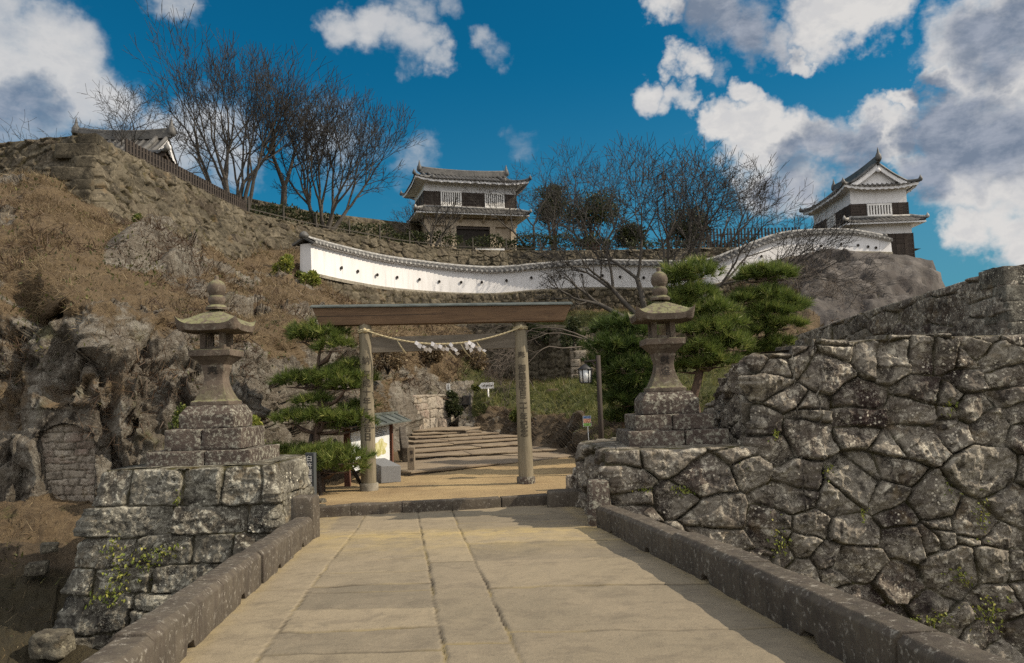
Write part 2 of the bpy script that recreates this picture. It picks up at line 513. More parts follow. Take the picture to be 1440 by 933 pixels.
def slab_fn(n, p):
    cell = n.attr('cell'); joint = n.attr('joint')
    fine = n.noise(p, 45, 6, .75); big = n.noise(p, .8, 5, .6)
    streak = n.noise(n.scale(p, (1, 1.6, 1)), 2.2, 8, .72, .2)
    c = n.mix(n.rng(cell, 0, 1), (.150, .128, .094), (.270, .222, .150))
    c = n.mix(n.rng(big, .4, .65, 0, .5), c, (.25, .205, .145))
    c = n.mix(n.math('MULTIPLY', n.rng(streak, .50, .66), .5), c, (.115, .095, .070))
    c = n.mix(n.math('MULTIPLY', n.rng(fine, .45, .72), .18), c, (.115, .095, .07))
    pits = n.math('MULTIPLY', n.rng(n.noise(p, 17, 5, .7), .59, .67), .38)
    c = n.mix(pits, c, (.085, .07, .05))
    c = n.mix(n.math('MULTIPLY', n.rng(n.noise(p, 28, 5, .75), .54, .66), .16), c, (.36, .31, .23))
    c = n.mix(n.math('MULTIPLY', n.rng(n.noise(p, 2.0, 6, .7, .8), .56, .66), .45), c, (.12, .10, .075))
    sand = n.attr('sand')
    c = n.mix(n.math('MULTIPLY', sand, n.rng(n.noise(p, 3.2, 5, .65), .3, .6), clamp=True), c, (.37, .285, .13))
    c = n.mix(n.math('MULTIPLY', joint, .95), c, n.mix(n.rng(n.noise(p, 1.2, 3), .45, .6), (.028, .022, .015), (.20, .155, .065)))
    return c, (n.math('ADD', fine, n.noise(p, 17, 5, .7)), .45, .015)
M['slab_stone'] = material('worn_sandstone_slabs', slab_fn, .8)


def sand_fn(n, p):
    big = n.noise(p, .55, 5, .6); mid = n.noise(n.scale(p, (.5, 1.6, 1)), 1.5, 6, .65); fine = n.noise(p, 60, 5, .75)
    c = n.mix(n.rng(big, .38, .64), (.345, .255, .135), (.25, .18, .098))
    c = n.mix(n.math('MULTIPLY', n.rng(mid, .5, .68), .6), c, (.20, .135, .070))
    c = n.mix(n.math('MULTIPLY', n.rng(fine, .5, .75), .35), c, (.19, .14, .075))
    peb = n.rng(n.voro(p, 16), .16, .10)
    c = n.mix(n.math('MULTIPLY', peb, n.rng(n.noise(p, 2.2, 3), .52, .62)), c, (.28, .22, .15))
    return c, (n.math('ADD', fine, n.noise(p, 9, 4)), .6, .03)
M['sand'] = material('packed_sandy_earth', sand_fn, .95)


def step_fn(n, p):
    fine = n.noise(p, 30, 6, .75); big = n.noise(p, .9, 5, .6)
    c = n.mix(n.rng(big, .38, .64), (.25, .20, .14), (.18, .14, .10))
    c = n.mix(n.math('MULTIPLY', n.rng(n.noise(n.scale(p, (.5, 2, 3)), 3, 5, .7), .5, .65), .5), c, (.15, .115, .08))
    c = n.mix(n.math('MULTIPLY', n.rng(fine, .5, .75), .4), c, (.13, .10, .07))
    return c, (fine, .7, .02)
M['step_stone'] = material('sandy_step_stone', step_fn)


def hill_fn(n, p):
    rock = n.attr('rock'); green = n.attr('green'); soil = n.attr('soil')
    big = n.noise(p, .45, 6, .62); mid = n.noise(p, 1.7, 7, .68, .15); fine = n.noise(p, 9, 6, .72)
    vert = n.noise(n.scale(p, (1.5, 1.5, .3)), 1.2, 7, .68, .15)
    # rock
    rc = n.mix(n.rng(big, .36, .64), (.116, .098, .076), (.195, .168, .135))
    rc = n.mix(n.math('MULTIPLY', n.rng(vert, .50, .64), .7), rc, (.040, .032, .025))
    rc = n.mix(n.math('MULTIPLY', n.rng(mid, .53, .60), .65), rc, (.29, .27, .23))
    rc = n.mix(n.math('MULTIPLY', n.rng(n.noise(p, 14, 6, .75), .54, .62), .55), rc, (.36, .34, .29))
    rc = n.mix(n.rng(n.noise(n.scale(p, (1, 1, .4)), 2.3, 7, .72, .2), .44, .36, 0, .85), rc, (.022, .018, .014))
    rc = n.mix(n.math('MULTIPLY', n.rng(fine, .5, .7), .4), rc, (.045, .036, .026))
    rc = n.mix(n.math('MULTIPLY', n.rng(n.noise(p, .8, 4), .62, .72), .35), rc, (.15, .16, .06))
    # dead grass and litter
    gc = n.mix(n.rng(mid, .36, .66), (.150, .108, .064), (.092, .064, .038))
    gc = n.mix(n.rng(fine, .45, .72, 0, .65), gc, (.22, .165, .095))
    gc = n.mix(n.math('MULTIPLY', n.rng(n.noise(p, 5, 5, .7), .55, .68), .55), gc, (.045, .031, .018))
    gg = n.mix(n.rng(fine, .35, .7), (.048, .056, .018), (.100, .098, .036))
    gc = n.mix(n.rng(n.math('ADD', green, n.math('MULTIPLY', n.math('SUBTRACT', mid, .5), 1.2)), .40, .62), gc, gg)
    sl = n.mix(n.rng(mid, .36, .64), (.118, .088, .056), (.068, .051, .034))
    gc = n.mix(n.rng(n.math('ADD', soil, n.math('MULTIPLY', n.math('SUBTRACT', big, .5), 1.2)), .40, .60), gc, sl)
    gc = n.mix(n.rng(n.attr('dark'), .3, .8, 0, .85), gc, n.mix(fine, (.030, .024, .016), (.055, .05, .025)))  # shade low on the left bank, painted as darker ground
    k = n.rng(n.math('ADD', rock, n.math('MULTIPLY', n.math('SUBTRACT', mid, .5), 1.1)), .40, .58)
    c = n.mix(k, gc, rc)
    return c, (n.math('ADD', n.math('ADD', n.math('MULTIPLY', mid, 1.2), fine), n.math('MULTIPLY', n.noise(p, 26, 5, .7), .5)), 1.0, .14)
M['hill'] = material('cliff_rock_and_dry_grass', hill_fn, .95)


def bluff_fn(n, p):
    big = n.noise(p, .35, 5, .6); vert = n.noise(n.scale(p, (1, 1, .28)), .9, 6, .65, .6); fine = n.noise(p, 6, 6, .7)
    c = n.mix(n.rng(big, .36, .64), (.050, .044, .041), (.084, .076, .071))
    c = n.mix(n.math('MULTIPLY', n.rng(vert, .52, .66), .7), c, (.150, .135, .125))
    c = n.mix(n.math('MULTIPLY', n.rng(vert, .48, .38), .6), c, (.045, .036, .032))
    c = n.mix(n.math('MULTIPLY', n.rng(fine, .52, .72), .4), c, (.08, .065, .055))
    return c, (n.math('ADD', vert, fine), .7, .1)
M['bluff'] = material('bare_purple_brown_rock', bluff_fn, .9)

M['far_ground'] = material('far_ground', lambda n, p: n.mix(n.rng(n.noise(p, .05, 5), .4, .6), (.08, .075, .03), (.14, .105, .06)), .95)
M['mortar'] = material('dark_earth', lambda n, p: n.mix(n.rng(n.noise(p, 3, 5), .4, .6), (.06, .045, .03), (.11, .085, .05)), .95)


def wood_fn(a, b, d, along='z', s=1.0):
    def fn(n, p):
        v = {'z': (9, 9, .5), 'x': (.5, 9, 9), 'y': (9, .5, 9)}[along]
        g = n.noise(n.scale(p, v), 2.2 * s, 6, .65, .4); big = n.noise(p, .9, 4)
        c = n.mix(n.rng(g, .36, .66), a, b)
        c = n.mix(n.math('MULTIPLY', n.rng(n.noise(n.scale(p, tuple(q * 2 for q in v)), 3, 4, .6), .58, .68), .7), c, d)
        c = n.mix(n.math('MULTIPLY', n.rng(big, .45, .7), .4), c, d)
        return c, (g, .5, .02)
    return fn
M['pillar_wood'] = material('weathered_log', wood_fn((.225, .195, .140), (.155, .132, .092), (.070, .062, .038)))
M['beam_wood'] = material('weathered_beam', wood_fn((.165, .105, .062), (.105, .066, .041), (.045, .032, .024), 'x'))
M['grey_wood'] = material('silvered_board', wood_fn((.16, .138, .11), (.105, .09, .07), (.06, .05, .04), 'x'))
M['post_wood'] = material('dark_post_wood', wood_fn((.062, .050, .042), (.038, .031, .027), (.022, .018, .016)))
M['red_wood'] = material('reddish_post_wood', wood_fn((.16, .072, .048), (.105, .048, .034), (.05, .026, .02)))
M['grey_post'] = material('grey_post_wood', wood_fn((.25, .205, .15), (.17, .135, .1), (.085, .068, .05)))
M['board_wood'] = material('black_wall_boards', wood_fn((.062, .048, .040), (.036, .028, .024), (.018, .015, .013), 'x'))
M['bark'] = material('pine_bark', wood_fn((.14, .095, .068), (.075, .052, .04), (.035, .026, .02)))
M['bare_bark'] = material('bare_bark', wood_fn((.084, .075, .064), (.054, .048, .041), (.032, .028, .025)))
M['twig'] = material('bare_twigs', lambda n, p: n.mix(n.rng(n.noise(p, .8, 3), .4, .6), (.043, .039, .036), (.030, .028, .026)))
M['pale_twig'] = material('pale_twigs', lambda n, p: n.mix(n.rng(n.noise(p, .8, 3), .4, .6), (.135, .112, .092), (.080, .066, .056)))
M['copper'] = material('patinated_copper_sheet', lambda n, p: n.mix(n.rng(n.noise(p, 3, 5), .4, .6), (.058, .066, .060), (.105, .115, .104)), .6)
M['plaster'] = material('lime_plaster', lambda n, p: (n.mix(n.math('MULTIPLY', n.rng(n.noise(n.scale(p, (1, 1, .35)), .7, 6, .65), .50, .72), .45), n.mix(n.math('MULTIPLY', n.rng(n.noise(n.scale(p, (2.2, 2.2, .22)), 1.6, 6, .7), .50, .70), .5), (.66, .655, .665), (.40, .39, .38)), (.50, .49, .485)), (n.noise(p, 20, 4), .15, .01)), .9)
M['cream'] = material('cream_timber_and_plaster', lambda n, p: n.mix(n.rng(n.noise(p, .9, 5, .6), .42, .68), (.42, .35, .265), (.31, .25, .185)))
M['white_paint'] = material('white_lattice_paint', lambda n, p: n.mix(n.rng(n.noise(p, 2, 3), .4, .6), (.74, .73, .71), (.62, .61, .59)), .6)


def tile_fn(n, p):
    c = n.mix(n.rng(n.noise(p, 1.1, 5, .65), .38, .64), (.050, .050, .050), (.105, .101, .097))
    c = n.mix(n.math('MULTIPLY', n.rng(n.noise(p, 8, 4, .7), .52, .66), .6), c, (.17, .165, .15))
    c = n.mix(n.math('MULTIPLY', n.attr('valley_shade'), .85), c, (.035, .033, .032))  # shade between the round tiles, painted into their colour
    return c, (n.noise(p, 12, 4), .4, .02)
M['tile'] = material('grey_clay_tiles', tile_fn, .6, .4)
M['pale_tile'] = material('pale_edge_tiles', lambda n, p: n.mix(n.rng(n.noise(p, 4, 5, .65), .38, .62), (.36, .355, .34), (.19, .185, .18)), .7)
M['dark'] = material('dark_recess', lambda n, p: n.mix(n.noise(p, 2, 2), (.022, .018, .016), (.035, .03, .026)))
M['ink'] = material('black_ink', lambda n, p: n.mix(n.rng(n.noise(p, 25, 3), .35, .7), (.034, .029, .023), (.085, .072, .052)))
M['white_ink'] = material('white_lettering', lambda n, p: n.mix(n.noise(p, 8, 2), (.70, .69, .66), (.58, .57, .54)))
M['straw'] = material('straw_rope', lambda n, p: n.mix(n.noise(p, 40, 3), (.50, .43, .28), (.33, .28, .17)))
M['paper'] = material('white_paper', lambda n, p: n.mix(n.noise(p, 6, 2), (.82, .80, .80), (.72, .70, .71)))
M['granite'] = material('grey_granite', lambda n, p: (n.mix(n.rng(n.noise(p, 60, 4, .7), .38, .62), (.235, .24, .245), (.14, .142, .15)), (n.noise(p, 60, 3), .2, .01)), .6)
M['concrete'] = material('weathered_concrete', lambda n, p: (n.mix(n.rng(n.noise(p, 6, 6, .65), .38, .62), (.27, .245, .20), (.16, .145, .115)), (n.noise(p, 40, 4), .5, .01)))
M['slate_sign'] = material('dark_slate_sign', lambda n, p: n.mix(n.noise(p, 5, 3), (.070, .078, .082), (.045, .05, .055)), .6)
M['black_metal'] = material('black_metal', lambda n, p: n.mix(n.noise(p, 5, 2), (.022, .022, .024), (.035, .033, .034)), .5)
M['white_metal'] = material('white_metal', lambda n, p: n.mix(n.noise(p, 5, 2), (.78, .77, .75), (.68, .67, .65)), .5)
M['lamp_glass'] = material('milk_glass', lambda n, p: n.mix(n.noise(p, 5, 2), (.76, .79, .80), (.68, .71, .73)), .25, .5)
M['rock'] = material('mossy_rock', stone_fn((.055, .046, .036), (.105, .09, .068), (.30, .28, .21), .4, .6))


def leaf_mat(name, a, b, c, trans=.30):
    mt = bpy.data.materials.new(name); mt.use_nodes = True
    n = NT(mt.node_tree); rnd = n.attr('rnd')
    col = n.mix(n.rng(rnd, .75, 1.0), n.mix(n.rng(rnd, 0, .75), a, b), c)
    p = n.add('ShaderNodeBsdfPrincipled'); p.inputs['Roughness'].default_value = .55; p.inputs['Specular IOR Level'].default_value = .3
    tr = n.add('ShaderNodeBsdfTranslucent'); ms = n.add('ShaderNodeMixShader'); o = n.add('ShaderNodeOutputMaterial')
    n.put(p.inputs['Base Color'], col); n.put(tr.inputs['Color'], col); ms.inputs[0].default_value = trans
    n.l.new(p.outputs[0], ms.inputs[1]); n.l.new(tr.outputs[0], ms.inputs[2]); n.l.new(ms.outputs[0], o.inputs[0])
    return mt
M['needles'] = leaf_mat('pine_needles', (.030, .058, .012), (.150, .195, .042), (.36, .36, .115))
M['dark_needles'] = leaf_mat('dark_pine_needles', (.020, .042, .012), (.080, .120, .028), (.19, .22, .06))
M['dry_grass'] = leaf_mat('dry_grass_blades', (.085, .056, .030), (.185, .135, .076), (.36, .29, .18))
M['green_grass'] = leaf_mat('green_grass_blades', (.055, .072, .018), (.115, .130, .034), (.25, .22, .085))
M['withered'] = leaf_mat('withered_stems', (.045, .028, .018), (.085, .055, .035), (.17, .12, .075))
M['weed'] = leaf_mat('dull_weeds', (.035, .042, .014), (.075, .08, .025), (.16, .15, .05))
M['leaf'] = leaf_mat('broad_leaves', (.045, .065, .016), (.105, .13, .028), (.25, .25, .06))
M['bright_leaf'] = leaf_mat('young_yellow_green_leaves', (.12, .16, .030), (.24, .26, .05), (.36, .33, .08))
M['evergreen'] = leaf_mat('evergreen_leaves', (.022, .032, .013), (.05, .062, .022), (.105, .105, .045))
# ------------------------------------------------------------------ masonry as a relief of separate stones
def stone_sheet(name, path, zb, zt, mat, parent=None, size=(.6, .45), step=.025, bulge=.06, tilt=.10, seed=1, batter=.0, cap=.5,
                p=3.0, jit=.32, var=.5, rough=.02, top_jit=0.0, warp=.12, gap=.16, base_curve=0.0, round_top=.12, zt_fn=None, zref=None, soft=.22, chip=1.0, flare=None, fill=.16, poly=False):
    """path: list of (x, y) from left to right as seen from outside; zb / zt: heights (number or one per path point).
    path is the wall head; lower down the face stands out by batter (metres per metre)."""
    rs = np.random.RandomState(seed)
    P = np.array([(q[0], q[1]) for q in path], float)
    seg = np.linalg.norm(np.diff(P, axis=0), axis=1); s = np.concatenate([[0], np.cumsum(seg)]); U = s[-1]
    ZB = np.full(len(P), zb, float) if np.isscalar(zb) else np.array(zb, float)
    ZT = np.full(len(P), zt, float) if np.isscalar(zt) else np.array(zt, float)
    nu = max(4, int(U / step) + 1)
    u = np.linspace(0, U, nu)
    # make sure that corners of the path fall on grid columns
    for c in s[1:-1]:
        u[np.argmin(abs(u - c))] = c
    px = np.interp(u, s, P[:, 0]); py = np.interp(u, s, P[:, 1])
    b = np.interp(u, s, ZB); t = np.interp(u, s, ZT)
    tx = np.gradient(px, u + np.arange(nu) * 1e-9); ty = np.gradient(py, u + np.arange(nu) * 1e-9)
    l = np.hypot(tx, ty) + 1e-9; nx, ny = ty / l ** 2, -tx / l ** 2     # mitred outward normal (to the right of travel = towards the viewer)
    if zt_fn is not None: t = zt_fn(u, t)
    Hm = float((t - b).max())
    # stones laid in wavering courses
    seeds = []
    z0 = float(b.min()); z1 = float(t.max())
    z = z0 - .3
    while z < z1 + .4:
        h = size[1] * rs.uniform(1 - var * .6, 1 + var * .6)
        x = -size[0] * rs.uniform(.2, 1.2)
        while x < U + size[0]:
            w = size[0] * rs.uniform(1 - var, 1 + var)
            if rs.rand() < fill:                                            # two small stones in place of one
                seeds.append((x + w / 2 + rs.uniform(-.2, .2) * w, z + h * .25, w * .85, h * .55)); seeds.append((x + w / 2, z + h * .8, w * .85, h * .5))
            else:
                seeds.append((x + w / 2 + rs.uniform(-jit, jit) * w * .4, z + h / 2 + rs.uniform(-jit, jit) * h, w, h))
            x += w
        z += h
    S = np.array(seeds); S = S[np.argsort(S[:, 0])]
    nv = max(4, int(Hm / step) + 1)
    vv = np.linspace(0, 1, nv)
    UU = np.repeat(u[:, None], nv, 1); ZZ = b[:, None] + (t - b)[:, None] * vv[None, :]
    q = np.stack([UU.ravel(), ZZ.ravel(), np.zeros(UU.size)], 1)
    wu = (fbm(q * 2.2 / size[1] * .5, 3, seed) - .5) * warp * 2 * size[1]
    wz = (fbm(q * 2.2 / size[1] * .5 + 40, 3, seed + 3) - .5) * warp * 2 * size[1]
    qu = q[:, 0] + wu; qz = q[:, 1] + wz
    n = len(qu); D1 = np.full(n, 9e9); D2 = np.full(n, 9e9); I1 = np.zeros(n, int)
    blk = max(1, int(6000 / nv)) * nv
    reach = size[0] * 2.6
    for a in range(0, n, blk):
        e = min(n, a + blk)
        lo = np.searchsorted(S[:, 0], qu[a:e].min() - reach); hi = np.searchsorted(S[:, 0], qu[a:e].max() + reach)
        sub = S[lo:hi]
        if poly:                  # straight-edged polygonal stones (power diagram in coordinates scaled to the stone size)
            ax_, az_ = qu[a:e] / (size[0] * .5), qz[a:e] / (size[1] * .5); sx, sz = sub[:, 0] / (size[0] * .5), sub[:, 1] / (size[1] * .5)
            r2 = (.55 * (sub[:, 2] / size[0] + sub[:, 3] / size[1])) ** 2 * .75
            d = (ax_[:, None] - sx[None]) ** 2 + (az_[:, None] - sz[None]) ** 2 - r2[None]
            part = np.argpartition(d, 1, axis=1)[:, :2]; ar = np.arange(e - a); da = d[ar, part[:, 0]]; db = d[ar, part[:, 1]]
            i1 = np.where(da > db, part[:, 1], part[:, 0]); i2 = np.where(da > db, part[:, 0], part[:, 1])
            gap_ = np.hypot(sx[i1] - sx[i2], sz[i1] - sz[i2]) + 1e-6
            D1[a:e] = 0; D2[a:e] = np.abs(da - db) / (2 * gap_) * 1.6; I1[a:e] = lo + i1
            continue
        du = np.abs(qu[a:e, None] - sub[None, :, 0]) / (sub[None, :, 2] * .5); dz = np.abs(qz[a:e, None] - sub[None, :, 1]) / (sub[None, :, 3] * .5)
        d = (du ** p + dz ** p) ** (1 / p)
        part = np.argpartition(d, 1, axis=1)[:, :2]
        ar = np.arange(e - a); da = d[ar, part[:, 0]]; db = d[ar, part[:, 1]]
        sw = da > db
        i1 = np.where(sw, part[:, 1], part[:, 0])
        D1[a:e] = np.minimum(da, db); D2[a:e] = np.maximum(da, db); I1[a:e] = lo + i1
    e = (D2 - D1)
    topd = (np.repeat(t[:, None], nv, 1).ravel() - q[:, 1]) / (size[1] * .5)
    e = np.minimum(e, topd * .9 + .02)
    joint = 1 - sstep(e, gap * .25, gap)
    k = rs.rand(len(S)); ta = rs.uniform(-1, 1, len(S)); tb = rs.uniform(-1, 1, len(S)); out = rs.uniform(-.5, .6, len(S))
    du = (qu - S[I1, 0]); dz = (qz - S[I1, 1])
    h = bulge * (sstep(e, 0, gap * 2.0) ** .55 + soft * sstep(e, 0, 1.1)) + sstep(e, 0, gap * 1.5) * (tilt * (ta[I1] * du + tb[I1] * dz) + out[I1] * bulge * .45)
    q3 = np.stack([qu, qz, I1 * 3.7], 1)
    h = h + rough * ((fbm(q3 * 3.2, 4, seed + 9) - .5) * 2.6 + (ridged(q3 * 8.5, 3, seed + 8) - .6) * 1.0) * sstep(e, 0, gap)
    fh, fe = facets(np.stack([qu * 1.9 / size[1] * .5, qz * 1.9 / size[1] * .5, I1 * 1.37], 1), seed)
    fh2, _ = facets(np.stack([qu * 5.5 / size[1] * .5, qz * 5.5 / size[1] * .5, I1 * .77], 1), seed + 5)
    h = h + chip * size[1] * (.065 * fh + .024 * fh2) * sstep(e, 0, gap * 1.5)
    h = h.reshape(nu, nv)
    zr = t[:, None] if zref is None else zref
    lean = -batter * (zr - ZZ) - base_curve * np.square(np.clip((zr - ZZ) / max(Hm, .1), 0, 1))
    X = px[:, None] + nx[:, None] * (h - lean); Y = py[:, None] + ny[:, None] * (h - lean); Z = ZZ.copy()
    Z += (h * .12)
    if flare: X -= flare[2] * (zr - ZZ) * np.clip((flare[0] - px) / (flare[0] - flare[1]), 0, 1)[:, None]
    cell = k[I1].reshape(nu, nv); joint = joint.reshape(nu, nv)
    # the top: stones carry on back over the wall head
    nc = 6 if cap else 0
    if cap:
        back = np.linspace(0, cap, nc + 1)[1:]
        cx, cy, cz, cc, cj = [X], [Y], [Z], [cell], [joint]
        for i, bk in enumerate(back):
            hh = h[:, -1] * (1 - i / nc)
            cx.append((X[:, -1] - nx * bk)[:, None]); cy.append((Y[:, -1] - ny * bk)[:, None])
            nzz = vnoise(np.stack([u * 3.1, np.full(nu, bk * 4.0), np.zeros(nu)], 1), seed + 2)
            cz.append((Z[:, -1] + round_top * (math.sin((i + 1) / nc * math.pi * .5)) * (.35 + .6 * sstep(e.reshape(nu, nv)[:, max(0, nv - int(.2 / step) - 2)], .0, .35)) * (.7 + .6 * nzz))[:, None])
            cc.append(cell[:, -3:-2]); cj.append(joint[:, -3:-2] * 0 + .35)
        X = np.concatenate(cx, 1); Y = np.concatenate(cy, 1); Z = np.concatenate(cz, 1); cell = np.concatenate(cc, 1); joint = np.concatenate(cj, 1)
    v = np.stack([X, Y, Z], -1).reshape(-1, 3)
    me = np_mesh(name, v, grid_faces(nu, nv + nc), True, {'cell': cell.ravel(), 'joint': joint.ravel()})
    return link(name, me, mat, parent)


# ------------------------------------------------------------------ ground that reaches the horizon
mb = MB(); mb.quad((-3000, -3000, -3.3), (3000, -3000, -3.3), (3000, 3000, -3.3), (-3000, 3000, -3.3))
tag(mb.build("ground", M['far_ground']), kind='structure')

# ------------------------------------------------------------------ the bridge
DK = 0.00207                                    # the deck is a shallow arch falling away from the viewer


def deck_z(y): return -DK * y * y


def left_x(y): return -2.44 - .106 * (y - 5.6)
def right_x(y): return 2.17 - .126 * (y - 5.15)


YEND = 13.75


def deck_slabs():
    """stone slabs: a middle row of long stones, cross slabs to either side; one relief sheet"""
    rs = np.random.RandomState(5)
    x0, x1, y0, y1 = -4.3, 3.6, -7.0, 15.9
    st = .02
    nu = int((x1 - x0) / st); nv = int((y1 - y0) / .034)
    x = np.linspace(x0, x1, nu); y = np.concatenate([np.arange(y0, 3.2, .15), np.arange(3.2, y1, .019)]); nv = len(y)
    Xg, Yg = np.meshgrid(x, y, indexing='ij')
    n1 = (fbm(np.stack([Xg.ravel() * 2.5, Yg.ravel() * 2.5, np.zeros(Xg.size)], 1), 4, 3) - .5).reshape(Xg.shape) * .045
    n2 = (fbm(np.stack([Xg.ravel() * 2.5, Yg.ravel() * 2.5, np.ones(Xg.size) * 9], 1), 4, 4) - .5).reshape(Xg.shape) * .045
    A = G(594, 756, deck_z(12)); B = G(622, 905, deck_z(5.9)); C = G(651, 754, deck_z(12)); Dp = G(722, 905, deck_z(5.9))
    la = A.x + (B.x - A.x) * (Yg - A.y) / (B.y - A.y) + n1; lb = C.x + (Dp.x - C.x) * (Yg - C.y) / (Dp.y - C.y) + n1 * .8
    lr = right_x(Yg) - .62 + n1 * .3; ll = left_x(Yg) + .55 + n1 * .3
    d = np.full(Xg.shape, 9.0); cell = np.zeros(Xg.shape)
    d = np.minimum(d, abs(Xg - la)); d = np.minimum(d, abs(Xg - lb))
    edge = np.abs(Xg - ll); d = np.minimum(d, edge * 1.4)
    band = np.where(Xg < ll, 0, np.where(Xg < la, 1, np.where(Xg < lb, 2, 3)))
    cross = {1: [5.9, 6.55, 7.25, 8.05, 8.35, 9.05, 10.0, 11.4, 12.55], 2: [6.05, 9.6, 11.9, 12.9, 13.8], 3: [5.4, 6.35, 8.0, 9.6, 11.1, 12.4, 13.6, 14.4], 0: [5.0, 8.2, 11.0, 13.4]}
    for bnd, ys in cross.items():
        ys = sorted(ys + list(np.cumsum(rs.uniform(.7, 1.5, 14)) * -1 + 4.6))
        yy = Yg + n2 + (Xg * (.02 if bnd != 3 else .055))
        mb_ = band == bnd
        idx = np.searchsorted(np.array(ys), yy)
        cell = np.where(mb_, _hash(idx.ravel(), np.full(idx.size, bnd), np.zeros(idx.size), 5).reshape(idx.shape), cell)
        for q in ys:
            faint = .7 + .9 * _hash(np.array([int(q * 100)]), np.array([bnd]), np.array([1]), 3)[0]
            d = np.where(mb_, np.minimum(d, abs(yy - q) * faint * .62), d)
    joint = (1 - sstep(d, .004, .019)) * (.35 + .65 * sstep(n1 * 10 + n2 * 5, -.12, .08))
    h = -.022 * joint + (cell - .5) * .012
    h += (fbm(np.stack([Xg.ravel() * 3, Yg.ravel() * 3, np.zeros(Xg.size)], 1), 4, 8) - .5).reshape(Xg.shape) * .035
    Yc = np.minimum(Yg, 13.3); Z = -DK * np.abs(Yc) * Yc * np.where(Yg > 0, 1, .6) + h
    sand = np.exp(-((Yg - 12.4) / .55) ** 2) * .75 + np.exp(-((Yg - 11.2) / .8) ** 2) * .35
    eb = np.minimum(Xg - left_x(Yg), right_x(Yg) - Xg)
    sand = np.maximum(sand, .40 * np.exp(-np.square(np.clip(eb, 0, 9) / .09)))
    Xc = np.clip(Xg, left_x(Yg) - .33, right_x(Yg) + .36); Xc = np.where(Yg > 12.7, np.clip(Xg, -4.0, np.where(Yg > 13.0, 1.75, 1.6)), Xc)
    Xg = Xc
    me = np_mesh("bridge_deck", np.stack([Xg, Yg, Z], -1).reshape(-1, 3), grid_faces(nu, nv), True,
                 {'cell': cell.ravel(), 'joint': joint.ravel(), 'sand': sand.ravel()})
    o = tag(link("bridge_deck", me, M['slab_stone']), kind='structure')
    b = MB(); 
    for ya, yb_ in ((-6.5, -1), (-1, 4), (4, 8.5), (8.5, 13.2)):
        vs = []
        for yy in (ya, yb_):
            for x_, z_ in ((left_x(yy) - .30, -.95), (right_x(yy) + .30, -.95), (right_x(yy) + .30, -.12), (left_x(yy) - .30, -.12)): vs.append((x_, yy, deck_z(abs(yy)) + z_))
        b.addv(vs, [(0, 1, 2, 3), (7, 6, 5, 4), (0, 4, 5, 1), (1, 5, 6, 2), (2, 6, 7, 3), (3, 7, 4, 0)])
    b.build("bridge_arch", M['parapet_stone'], o)
    return o
deck_slabs()


def parapet(fx, side, y0, y1, label, height=.40, width=.42):
    base = Vector((fx(8), 8, deck_z(8)))
    t = thing("bridge_parapet", label, "parapet", base, "stone parapets of the bridge")
    rs = random.Random(3 if side < 0 else 4)
    y = y1
    first = True
    while y > y0:
        L = rs.uniform(1.5, 2.5) if not first else 1.7
        ya = y - L; jx, jz = rs.uniform(-.014, .014), rs.uniform(-.014, .012)
        b = MB(); n = 14
        rings = []
        for i in range(n + 1):
            yy = y - .010 - (L - .020) * i / n
            x = fx(yy) + jx; z = deck_z(yy) - .02 + jz
            w = width
            lift = .0
            # drains: the underside is notched near the middle of every block
            slot = .0
            f = i / n
            if .44 < f < .58: slot = .085
            prof = [(0, slot), (0, height - .045), (.05, height), (w - .05, height), (w, height - .05), (w, -.55), (.16, -.55), (.16, slot)] if slot else \
                   [(0, -.10), (0, height - .045), (.05, height), (w - .05, height), (w, height - .05), (w, -.55), (.16, -.55), (.16, -.10)]
            rings.append([(x + side * q[0], yy, z + q[1]) for q in prof])
        vs = [q for r in rings for q in r]; m = 8; fs = []
        for i in range(n):
            for k in range(m):
                a = (i * m + k, i * m + (k + 1) % m, (i + 1) * m + (k + 1) % m, (i + 1) * m + k)
                fs.append(a if side > 0 else a[::-1])
        fs.append(tuple(range(m)) if side < 0 else tuple(reversed(range(m)))); fs.append(tuple(n * m + k for k in (reversed(range(m)) if side < 0 else range(m))))
        b.addv(vs, fs)
        b.build("coping_block", M['parapet_stone'], t, rough=.014, seed=int(abs(y * 10)) + (7 if side < 0 else 0), bevel=.012, sub=1)
        y = ya; first = False
    return t
pl = parapet(left_x, -1, -6.0, 12.15, "long brown stone parapet along the left edge of the bridge by the lichened lantern base", .365, .30)
pr = parapet(right_x, 1, -6.0, 12.55, "long brown stone parapet along the right edge of the bridge under the boulder wall", .365, .32)
# end post of the left parapet
b = MB(); c = Vector((left_x(12.4) - .20, 12.42, deck_z(12.4)))
b.box((c.x + .04, c.y, c.z + .20), (.38, .46, .90), taper=.94); b.build("end_post", M['parapet_stone'], pl, bevel=.05, rough=.02, sub=2, seed=5)
# the worn upright stone that ends the right parapet
cr = Vector((right_x(12.85) + .12, 12.9, deck_z(12.8)))
t = thing("upright_stone", "short lichen spotted upright stone where the right parapet meets the wall", "stone", cr)
b = MB(); b.box((cr.x, cr.y, cr.z + .22), (.40, .42, 1.0), taper=.88); b.build("stone_body", M['tier_stone'], t, bevel=.05, rough=.035, sub=2, seed=15)

